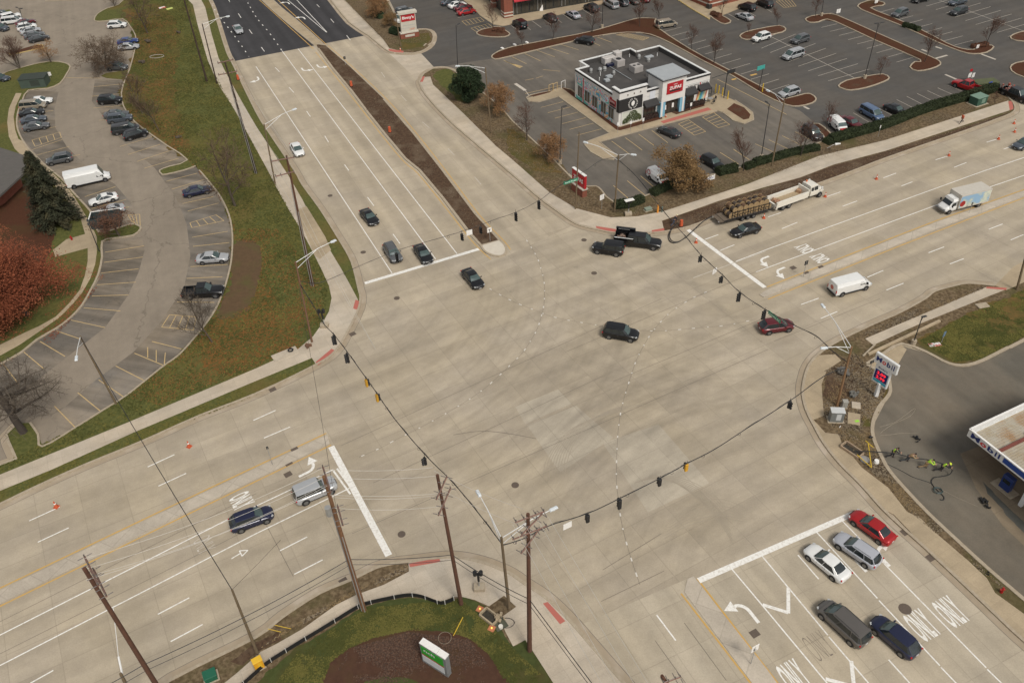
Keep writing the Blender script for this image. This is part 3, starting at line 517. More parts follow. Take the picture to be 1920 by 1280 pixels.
for pts in ([(987, 450), (1000, 470), (1009, 487), (1015, 507), (1020, 527), (1021, 548), (1020, 570), (1015, 593), (1007, 617), (996, 637), (979, 662), (955, 686), (935, 705), (910, 727), (882, 747), (850, 767), (818, 785), (785, 803), (750, 820), (712, 840), (673, 857)],
            [(918, 541), (940, 554), (968, 568), (999, 580), (1030, 592), (1064, 600), (1105, 607), (1155, 616), (1207, 620), (1247, 620), (1283, 617), (1317, 614), (1352, 611), (1387, 605), (1418, 598)],
            [(1325, 547), (1300, 558), (1275, 573), (1253, 589), (1235, 608), (1219, 628), (1206, 650), (1194, 673), (1185, 698), (1177, 724), (1169, 750), (1163, 778), (1159, 808), (1157, 840), (1156, 870), (1156, 904), (1160, 940), (1165, 977), (1174, 1015), (1186, 1055), (1200, 1096)]):
    dashes(pts, .55, 1.32, .14, M_WORN2, z=.018); pline(pts, .035, M_JOINT, .014, 3)
# chevrons of the painted-out lane, turn arrows, words
for a, b in (((1430, 1133), (1478, 1148)), ((1478, 1149), (1478, 1101)), ((1548, 1272), (1603, 1287)), ((1601, 1285), (1596, 1238))): line(a, b, .34)
turn_arrow((1398, 1146), AN, -1, 3.0); turn_arrow((1655, 1040), AN, 1, 2.6); turn_arrow((1612, 1050), AN, 1, 2.6)
turn_arrow((578, 880), AW, -1, 2.6)
turn_arrow((1433, 487), -AE, -1, 2.3); turn_arrow((1463, 508), -AE, -1, 2.3)
turn_arrow((571, 131), -AN, -1, 2.6); turn_arrow((600, 125), -AN, -1, 2.6); turn_arrow((482, 149), -AN, 1, 2.6); turn_arrow((567, 34), AN, -1, 2.6); turn_arrow((538, 6), AN, -1, 2.6)
PR = Vector((AN.y, -AN.x, 0))
for c in ((1728, 1171), (1782, 1146), (1489, 1268)): ground_text('ONLY', c, PR, 2.15, 3.0)
ground_text('ONLY', (453, 938), Vector((AW.y, -AW.x, 0)), 2.1, 2.3)
for c in ((1508, 466), (1537, 484)): ground_text('ONLY', c, Vector((-AE.y, AE.x, 0)), 2.1, 2.3)
ground_text('ONLY', (383, 1020), Vector((AW.y, -AW.x, 0)), 2.1, 1.8, M_WORN, bold=-.012); ground_text('ONLY', (1535, 1210), PR, 2.1, 2.6, M_JOINT, bold=-.028)
line((434, 1047), (452, 1036), .12); line((449, 1032), (465, 1031), .12); line((465, 1031), (454, 1042), .12); line((454, 1042), (449, 1032), .12)
line((433, 975), (440, 1000), .16)
# centre lines
for a, b in (((-200, 1200), (0, 1102)), ((0, 1102), (297, 960)), ((297, 960), (480, 874)), ((480, 874), (612, 812)), ((-200, 1235), (0, 1136)), ((0, 1136), (360, 960)), ((360, 960), (480, 902)), ((480, 902), (621, 834)),
             ((1277, 1112), (1440, 1322)), ((1307, 1084), (1480, 1308)), ((1438, 538), (1670, 447)), ((1670, 447), (1755, 414)), ((1755, 414), (2100, 292)), ((1440, 561), (1690, 460)), ((1690, 460), (1920, 371)), ((1920, 371), (2150, 290)), ((440, -60), (486, 0)), ((486, 0), (588, 92)), ((515, -5), (612, 84))):
    line(a, b, .17, M_YEL)
pline([(592, 98), (655, 176), (716, 254), (757, 303), (783, 325), (828, 380), (876, 441), (898, 466), (920, 486)], .15, M_YEL); pline([(615, 86), (659, 124), (725, 186), (780, 249), (836, 320), (898, 402), (945, 452), (957, 468)], .15, M_YEL)
# sealed joints and tyre arcs
for a, b in (((660, 1000), (1440, 655)), ((700, 905), (1130, 705)), ((640, 835), (1240, 560)), ((500, 985), (550, 1080)), ((1130, 1068), (1240, 1000)), ((1127, 1127), (1245, 1070)), ((1283, 1167), (1362, 1275)), ((1228, 1200), (1300, 1300)), ((1060, 660), (1440, 500)), ((1150, 715), (1460, 585)), ((0, 1225), (480, 985)), ((1451, 640), (1650, 560)), ((0, 1165), (480, 925))):
    line(a, b, .05, M_JOINT, .0145)
for k in range(9):
    c = [(1020+k*5, 900-k*2), (1022+k*6, 868-k*3), (1040+k*7, 835-k*4), (1070+k*8, 805-k*4), (1110+k*8, 785-k*3), (1150+k*7, 775-k*2)]; pline(c, .06, M_TIRE, .0135)
for k in range(9):
    c = [(1190+k*4, 905-k*2), (1240+k*4, 892+k*2), (1290+k*3, 900+k*5), (1335+k*2, 925+k*7), (1360+k*2, 950+k*9)]; pline(c, .06, M_TIRE, .0135)
for k in range(7):
    c = [(1245+k*3, 1010-k*7), (1290+k*3, 985-k*7), (1345+k*2, 972-k*6), (1400, 978-k*4)]; pline(c, .07, M_TIRE, .0135)
pline([(850, 815), (900, 808), (950, 812), (1005, 822)], .07, M_JOINT, .0135)
area('worn_patch', [(966, 762), (1047, 730), (1072, 756), (985, 795)], .0045, M_PALE); area('worn_patch', [(1130, 830), (1235, 795), (1330, 905), (1215, 960)], .0045, M_PALE); area('worn_patch', [(988, 797), (1080, 760), (1150, 820), (1050, 885)], .0048, M_PALE)
# stall markings
for a, b in (((197, 473), (270, 461)), ((195, 492), (268, 482)), ((190, 512), (260, 504)), ((182, 534), (255, 529)), ((172, 555), (241, 553)), ((157, 577), (226, 583)), ((133, 600), (197, 614)), ((105, 620), (155, 637)), ((75, 640), (122, 668)), ((45, 660), (82, 691)), ((6, 682), (35, 720)), ((159, 369), (217, 350)), ((172, 391), (237, 374)), ((145, 352), (203, 333)), ((60, 281), (117, 262)), ((69, 291), (130, 275)), ((45, 249), (105, 238)), ((42, 213), (100, 208)), ((85, 305), (150, 290)), ((178, 403), (242, 388)),
             ((176, 163), (228, 158)), ((172, 181), (228, 176)), ((175, 203), (232, 198)), ((186, 226), (240, 218)), ((225, 275), (285, 257)), ((240, 290), (300, 271)), ((257, 303), (318, 283)), ((270, 316), (335, 297)), ((312, 340), (370, 325)), ((322, 355), (382, 337)), ((342, 382), (400, 369)), ((352, 396), (410, 381)), ((360, 445), (427, 434)), ((362, 462), (430, 455)), ((357, 500), (427, 496)), ((350, 522), (417, 519)), ((332, 566), (402, 567)), ((285, 640), (340, 654)), ((252, 662), (307, 685)), ((217, 686), (272, 714)), ((185, 712), (232, 744)), ((146, 736), (189, 771)), ((102, 761), (141, 801)), ((277, 651), (277, 670)), ((293, 656), (293, 678)), ((310, 661), (308, 684)),
             ((1350, 286), (1385, 308)), ((1375, 280), (1405, 300)), ((1150, 348), (1179, 373)), ((1176, 339), (1210, 367)), ((1201, 330), (1232, 356)), ((960, 107), (987, 120)), ((984, 101), (1014, 115)), ((1007, 95), (1040, 107)), ((1030, 90), (1067, 102)), ((1052, 84), (1085, 94)), ((1120, 70), (1147, 80)), ((1098, 74), (1125, 86)), ((118, 146), (190, 147)), ((1345, 149), (1475, 215)), ((985, 176), (1055, 160)), ((985, 151), (1000, 148)), ((1005, 147), (1018, 143)), ((1018, 131), (1050, 134))):
    line(a, b, .11, M_YELL)
hatch([(318, 590), (368, 594), (363, 619), (303, 613)], 3, M_YELL); hatch([(356, 418), (405, 403), (420, 414), (360, 427)], 3, M_YELL); hatch([(240, 403), (262, 402), (263, 424), (247, 415)], 2, M_YELL); hatch([(86, 168), (112, 158), (122, 146), (95, 152)], 2, M_YELL); hatch([(60, 263), (112, 248), (115, 258), (66, 275)], 3, M_YELL)
stalls((1014, 202), (1056, 191), (1082, 254), (1128, 242), 5, M_YELL); stalls((1147, 265), (1180, 289), (1222, 245), (1252, 268), 3, M_YELL)
stalls((1416, 270), (1458, 289), (1516, 240), (1548, 258), 4, M_YELL)
hatch([(1272, 233), (1302, 254), (1323, 247), (1291, 225)], 4, M_YELL); hatch([(1317, 220), (1347, 240), (1368, 234), (1338, 211)], 4, M_YELL); hatch([(1155, 66), (1172, 62), (1217, 71), (1205, 76)], 5, M_YELL); hatch([(944, 113), (950, 117), (980, 125), (974, 128)], 5, M_YELL)
hatch([(866, 40), (900, 33), (908, 40), (875, 48)], 4, M_YELL); hatch([(883, 53), (915, 45), (925, 52), (893, 60)], 4, M_YELL); hatch([(1455, 3), (1480, -4), (1493, 12), (1470, 15)], 4, M_YELL)
line((966, 157), (985, 170), .7, M_WORN); line((985, 170), (993, 181), .14, M_WORN)
stalls((1245, 60), (1278, 51), (1445, 170), (1480, 159), 12, M_LOTW); stalls((1411, 83), (1474, 56), (1553, 152), (1630, 130), 8, M_LOTW); line((1447, 70), (1607, 149), .12, M_LOTW)
stalls((1540, 52), (1570, 45), (1681, 117), (1719, 106), 8, M_LOTW); stalls((1640, 26), (1677, 16), (1790, 85), (1825, 76), 8, M_LOTW); stalls((1737, 12), (1802, -7), (1890, 69), (1958, 49), 8, M_LOTW); line((1745, -5), (1920, 59), .12, M_LOTW)
stalls((1600, 212), (1637, 234), (1681, 187), (1721, 207), 2, M_LOTW); stalls((1700, 181), (1741, 202), (1777, 160), (1815, 176), 4, M_LOTW)
stalls((958, 48), (975, 61), (1112, 15), (1130, 26), 8, M_LOTW); stalls((1361, 24), (1386, 38), (1423, 8), (1448, 24), 2, M_LOTW); stalls((845, 12), (862, 10), (858, 34), (882, 28), 3, M_LOTW)
for a, b in (((1751, 111), (1776, 104)), ((1840, 102), (1867, 112)), ((1772, 140), (1800, 152)), ((1728, 93), (1738, 97)), ((1754, 88), (1766, 92)), ((1507, 200), (1517, 205))): line(a, b, .5, M_LOTW)
line((1407, 142), (1419, 139), .5, M_YEL); line((1372, 150), (1385, 147), .5, M_YEL)
flush_paint()
# manhole covers, drains
def flatthing(name, c, r, label, cat, sq=False, z=.02, mat=None, group=None):
    g = G(*c); mb = MB()
    if sq: mb.box((0, 0, z/2+.002), (r*2, r*1.7, z), AZE if c[0] > 1300 else .6)
    else: mb.cyl((0, 0, 0), (0, 0, z), r, 16); mb.cyl((0, 0, z), (0, 0, z+.006), r*.72, 16)
    o = mb.build(name, mat or M_IRON, None, g); return setp(o, label, cat, group)
for c, l in (((619, 367), 'round manhole cover in the lane left of the black sedan heading south'), ((681, 473), 'round manhole cover in the lane left of the dark grey wagon at the stop bar'), ((744, 559), 'round manhole cover just south of the northern stop bar'), ((753, 1001), 'round manhole cover right of the wide western stop bar'), ((966, 909), 'round manhole cover in the south half of the junction near the bare pole'), ((1095, 450), 'round manhole cover left of the black boxy four by four'), ((1114, 512), 'round manhole cover below the black boxy four by four'), ((1697, 1141), 'large round manhole cover above the painted word ONLY beside the dark blue utility')):
    flatthing('manhole_cover', c, .42 if c[0] < 1500 else .6, l, 'manhole cover', group='manhole covers in the road')
for c, l in (((540, 889), 'brown square cover left of the white turn arrow'), ((553, 843), 'dark square cover on the west median, the right one of two'), ((541, 868), 'dark square cover on the lower edge of the west median'), ((1487, 502), 'brown square cover beside the turn arrows of the east leg'), ((1513, 512), 'small dark cover on the east median left of the other'), ((1540, 501), 'small dark cover on the east median nearest the words ONLY'), ((644, 1089), 'dark square gutter grate by the kerb below the western stop bar'), ((1745, 1045), 'tan square gutter grate on the far right kerb behind the red sedan'), ((1415, 1187), 'tan square cover in the turn lane below the big left arrow'), ((1697, 997), 'brown grate just right of the red sedan roof'), ((661, 626), 'tan gutter grate at the left corner kerb'), ((511, 730), 'tan gutter grate on the kerb below the left corner lawn')):
    flatthing('drain_cover', c, .42, l, 'drain cover', True, group='square covers in the road')
# ------------------------------------------------------------------ vehicles
M_GLASS = pm('car_glass', (.018, .024, .026), (.018, .024, .026), 1, .12, 0, spec=.7); M_GLASS2 = pm('windscreen_glass', (.055, .085, .08), (.045, .07, .068), 1, .12, 0, spec=.8)
M_TYRE = pm('tyre_rubber', (.016, .016, .017), None, 8, .85); M_RIM = pm('wheel_rim', (.20, .20, .20), None, 8, .35, metal=.6); M_TRIM = pm('black_trim', (.014, .014, .015), None, 8, .6)
M_HEADL = pm('headlight_lens', (.45, .46, .46), None, 8, .15); M_TAIL = pm('tail_light_lens', (.42, .02, .02), None, 8, .25); M_PLATE = pm('number_plate', (.6, .6, .58), None, 8, .5)
def paint(n, c, metal=.2): return pm('paint_'+n, c, tuple(x*.92 for x in c), 2, .3, 0, metal=metal, coat=.35)
P_BLACK = paint('black', (.008, .0085, .010)); P_CHAR = paint('charcoal', (.035, .037, .040)); P_GREY = paint('grey', (.105, .11, .115)); P_SILV = paint('silver', (.42, .43, .44)); P_WHITE = paint('white', (.74, .74, .72), 0)
P_BEIGE = paint('beige', (.34, .29, .22)); P_RED = paint('red', (.38, .012, .014)); P_MAROON = paint('maroon', (.12, .012, .018)); P_NAVY = paint('navy', (.014, .018, .05)); P_BLUE = paint('blue', (.022, .05, .19)); P_STEEL = paint('steel_blue', (.10, .155, .26))
P_TAUPE = paint('taupe', (.115, .105, .095)); P_SLATE = paint('slate', (.075, .09, .11)); P_CREAM = paint('cream', (.72, .685, .60), 0); P_LILAC = paint('pale_silver', (.45, .46, .50))
def loft(stations, side=1.0):
    """car shell: stations (x, half width, z bottom, z shoulder, z top)"""
    mb = MB(); rings = []
    for (x, w, zb, zs, zt) in stations:
        half = [(w*.80, zb), (w*.95, zb+.06), (w, zb+(zs-zb)*.45), (w*.985, zs-.05), (w*.93, zs), (w*.80, zt-.012), (w*.40, zt+.008), (0, zt+.014)]
        ring = [(x, y, z) for y, z in half]+[(x, -y, z) for y, z in half[-2::-1]]; rings.append(ring)
    n = len(rings[0]); mb.v = [p for r in rings for p in r]
    for i in range(len(rings)-1):
        for j in range(n):
            k = (j+1) % n; mb.f.append((i*n+j, i*n+k, (i+1)*n+k, (i+1)*n+j))
    mb.f.append(tuple(range(n))); mb.f.append(tuple((len(rings)-1)*n+j for j in range(n))[::-1])
    return mb
CARLIB = {}
# L, W, H, belt, hood, nose, deck, windscreen foot/top, rear glass top/foot, roof half width, ground
SPEC = {
 'sedan': dict(L=4.8, W=1.86, H=1.45, belt=.96, hood=.88, nose=.66, deck=1.02, wf=.98, wt=.28, rt=-1.0, rf=-1.78, rw=.57, r=.33),
 'coupe': dict(L=4.75, W=1.86, H=1.40, belt=.94, hood=.86, nose=.64, deck=1.0, wf=.85, wt=.1, rt=-.85, rf=-1.85, rw=.55, r=.34),
 'wagon': dict(L=4.8, W=1.88, H=1.56, belt=1.0, hood=.93, nose=.72, deck=1.05, wf=1.05, wt=.38, rt=-1.85, rf=-2.22, rw=.60, r=.35),
 'suv': dict(L=4.75, W=1.92, H=1.74, belt=1.12, hood=1.06, nose=.84, deck=1.12, wf=1.1, wt=.48, rt=-1.92, rf=-2.25, rw=.64, r=.37),
 'crossover': dict(L=4.6, W=1.88, H=1.66, belt=1.06, hood=.98, nose=.78, deck=1.08, wf=1.15, wt=.45, rt=-1.55, rf=-2.15, rw=.60, r=.36),
 'boxy': dict(L=4.75, W=1.92, H=1.86, belt=1.16, hood=1.12, nose=1.0, deck=1.16, wf=.85, wt=.5, rt=-2.12, rf=-2.28, rw=.74, r=.40),
 'minivan': dict(L=5.15, W=1.98, H=1.78, belt=1.08, hood=1.0, nose=.78, deck=1.08, wf=1.65, wt=.85, rt=-2.2, rf=-2.46, rw=.70, r=.35),
}
def body_stations(S):
    h, W = S['L']/2, S['W']/2; g = .24; b = S['belt']; gz = b-.05
    return [(-h, W*.55, .42, S['deck']*.70, S['deck']*.78), (-h+.04, W*.76, .36, S['deck']*.78, S['deck']*.88), (-h+.12, W*.88, .32, S['deck']*.84, S['deck']*.96), (-h+.32, W*.965, .27, S['deck']*.88, S['deck']), (-h+.8, W, g, gz, S['deck']+.01),
            (S['rf'] if S['rf'] > -h+.9 else -h+1.1, W, g, gz, b+.02), (0, W, g, gz-.01, b+.01), (S['wf']*.6, W, g, gz-.02, b), (S['wf']+.06, W, g, gz-.05, b-.02),
            ((S['wf']+h)/2, W*.985, g, S['hood']-.08, S['hood']), (h-.55, W*.965, .26, S['nose']+.09, S['nose']+.20), (h-.3, W*.90, .27, S['nose']+.01, S['nose']+.11), (h-.13, W*.79, .31, S['nose']-.07, S['nose']+.02), (h-.04, W*.64, .36, S['nose']-.13, S['nose']-.05), (h, W*.44, .40, S['nose']-.18, S['nose']-.12)]
def curvedglass(f, tp, b, t, bul, bul2):
    g = MB(); n = 6; rows = []
    for (x, y), z, k in ((f, b, bul), (tp, t, bul2)):
        rows.append([(x+k*(1-(2*i/n-1)**2), y*(1-2*i/n), z) for i in range(n+1)])
    mid = [((a[0]+c[0])/2+(bul*.25), (a[1]+c[1])/2, (a[2]+c[2])/2+.03) for a, c in zip(*rows)]
    g.v = rows[0]+mid+rows[1]
    for r_ in range(2):
        for i in range(n): g.f.append((r_*(n+1)+i, r_*(n+1)+i+1, (r_+1)*(n+1)+i+1, (r_+1)*(n+1)+i))
    return g
def make_car_meshes(kind):
    if kind in CARLIB: return CARLIB[kind]
    S = SPEC[kind]; W = S['W']/2; parts = []; h = S['L']/2; b = S['belt']-.03; t = S['H']-.05; bw = W*.90; rw = S['rw']*1.13; xm = S['L']*.5
    parts.append(('body', loft(body_stations(S)).mesh(kind+'_body', True, 38), 'PAINT', None))
    foot = [(S['wf'], bw*.90), (S['wf']-.28, bw), (0, bw), (S['rf']+.3, bw*.98), (S['rf'], bw*.82)]
    top = [(S['wt'], rw*.90), (S['wt']-.18, rw), ((S['wt']+S['rt'])/2, rw*1.02), (S['rt']+.15, rw*.98), (S['rt'], rw*.88)]
    def P(a, z, s): return (a[0], a[1]*s, z)
    g = curvedglass(foot[0], top[0], b, t, .16, .05); parts.append(('windscreen', g.mesh(kind+'_ws'), M_GLASS2, None))
    g = curvedglass(foot[4], top[4], b, t, -.13, -.04); parts.append(('rear_window', g.mesh(kind+'_rw'), M_GLASS, None))
    for s in (1, -1):
        g = MB()
        for i in range(4): g.quad(P(foot[i], b, s), P(foot[i+1], b, s), P(top[i+1], t, s), P(top[i], t, s))
        parts.append(('side_window', g.mesh(kind+'_sw%d' % s), M_GLASS, None))
    # roof panel with pillars
    rf = MB(); ring = [P(a, t-.02, 1) for a in top]+[P(a, t-.02, -1) for a in top[::-1]]; n = len(ring); cxm = (S['wt']+S['rt'])/2
    r1 = [((x-cxm)*1.02+cxm, y*1.04, t-.02) for x, y, z in ring]; r2 = [((x-cxm)*1.0+cxm, y*1.0, t+.03) for x, y, z in ring]; r3 = [((x-cxm)*.86+cxm, y*.72, t+.06) for x, y, z in ring]
    rf.v = r1+r2+r3
    for k in range(2):
        for i in range(n): j = (i+1) % n; rf.f.append((k*n+i, k*n+j, (k+1)*n+j, (k+1)*n+i))
    rf.f.append(tuple(2*n+i for i in range(n)))
    for s in (1, -1):
        for i, wd in ((0, .035), (4, .05)):
            a, c = Vector(P(foot[i], b, s)), Vector(P(top[i], t, s)); rf.tube([a, c], wd, 5)
        m1, m2 = Vector((.0 if kind != 'minivan' else .3, bw*s*1.0, b)), Vector((-.15, rw*s*1.02, t)); rf.tube([m1, m2], .022, 4)
        if kind in ('minivan', 'suv', 'wagon', 'boxy'):
            q1, q2 = Vector((S['rf']+1.05, bw*s*.995, b)), Vector((S['rt']+.9, rw*s*1.01, t)); rf.tube([q1, q2], .03, 4)
        if kind in ('sedan', 'coupe'):
            q = MB(); rf.add([P(foot[3], b, s), P(foot[4], b, s), P(top[4], t+.005, s), (top[3][0]-.05, top[3][1]*s*1.01, t+.005)], [(0, 1, 2, 3)])
    parts.append(('roof', rf.mesh(kind+'_roof', True, 40), 'PAINT', None))
    if kind in ('suv', 'wagon', 'minivan'):
        for s in (1, -1):
            parts.append(('roof_rail', MB().tube([(S['wt']-.2, rw*s*.9, t+.05), (S['wt']-.3, rw*s*.9, t+.1), (S['rt']+.3, rw*s*.9, t+.1), (S['rt']+.2, rw*s*.9, t+.05)], .018, 4).mesh('rail'), M_TRIM, None))
    ax = (h-.92, -h+.98)
    for x in ax:
        for s in (1, -1):
            a = MB(); a.cyl((x, (W-.02)*s, S['r']+.03), (x, (W+.004)*s, S['r']+.03), S['r']+.07, 16); parts.append(('wheel_arch', a.mesh('arch'), M_TRIM, None))
            y0, y1 = (W-.2)*s, (W+.015)*s; tm = MB(); tm.tube([(x, y0, S['r']), (x, y1-.03*s, S['r']), (x, y1, S['r'])], S['r'], 16, S['r']*.96)
            parts.append(('wheel', tm.mesh('tyre'), M_TYRE, ('rim', MB().cyl((x, y1-.01*s, S['r']), (x, y1+.012*s, S['r']), S['r']*.64, 10).mesh('rim'), M_RIM)))
    for s in (1, -1):
        parts.append(('headlight', MB().box((h-.25, W*.74*s, S['nose']+.0), (.26, .22, .11), -.62*s).mesh('hl'), M_HEADL, None))
        parts.append(('tail_light', MB().box((-h+.13, W*.74*s, S['deck']*.84), (.12, .36, .11), .42*s).mesh('tl'), M_TAIL, None))
        parts.append(('mirror', MB().box((S['wf']-.3, (W+.07)*s, S['belt']+.04), (.12, .2, .12), .3*s).mesh('mi'), 'PAINT', None))
    for s in (1, -1):
        m_ = MB()
        for x in (.55, -.42 if kind != 'coupe' else .1): m_.box((x, (W*.985+.004)*s, .62), (.018, .012, .56))
        m_.box((.05, (W*.985+.006)*s, .36), (S['L']*.46, .012, .07)); parts.append(('door_seam', m_.mesh('seam'), M_TRIM, None))
        parts.append(('door_handle', MB().box((-.22, (W*.985+.012)*s, .80), (.16, .02, .03)).mesh('dh'), M_RIM, None))
    m_ = MB(); m_.box((S['wf']+.10, 0, S['belt']-.005), (.10, W*1.45, .03)); parts.append(('cowl', m_.mesh('cowl'), M_TRIM, None))
    parts.append(('number_plate', MB().box((h+.005, 0, S['nose']-.26), (.03, .32, .12)).mesh('pl2'), M_PLATE, None))
    parts.append(('grille', MB().box((h-.03, 0, S['nose']-.14), (.1, W*.9, .2)).mesh('gr'), M_TRIM, None))
    parts.append(('number_plate', MB().box((-h+.0, 0, S['deck']*.66), (.06, .32, .14)).mesh('pl'), M_PLATE, None))
    CARLIB[kind] = parts; return parts
def vehicle(name, parts, tail, nose, label, cat, pt, group=None, z=.012, ph=.6, base=0):
    a, b = G(*tail, ph), G(*nose, ph); mid = (a+b)/2; mid.z = base+z; d = b-a
    root = empty(name, mid, math.atan2(d.y, d.x), label, cat, group)
    for nm, me, mt, sub in parts:
        o = link(nm, me, None, root); mm = pt if mt == 'PAINT' else mt
        if not me.materials: me.materials.append(mm)
        if me.materials[0] != mm: o.material_slots[0].link = 'OBJECT'; o.material_slots[0].material = mm
        if sub:
            c = link(sub[0], sub[1], None, o)
            if not sub[1].materials: sub[1].materials.append(sub[2])
    return root
NAMEOF = dict(sedan='sedan_car', coupe='coupe_car', wagon='estate_car', suv='suv_car', crossover='crossover_car', boxy='off_road_car', minivan='minivan_car')
CATOF = dict(sedan='car', coupe='car', wagon='car', suv='SUV', crossover='SUV', boxy='SUV', minivan='minivan')
GL_, GR_ = 'cars parked in the curved left lot', 'cars parked in the lots on the right'; GM = 'cars driving or waiting on the roads'; GS = 'cars parked by the brick stores'
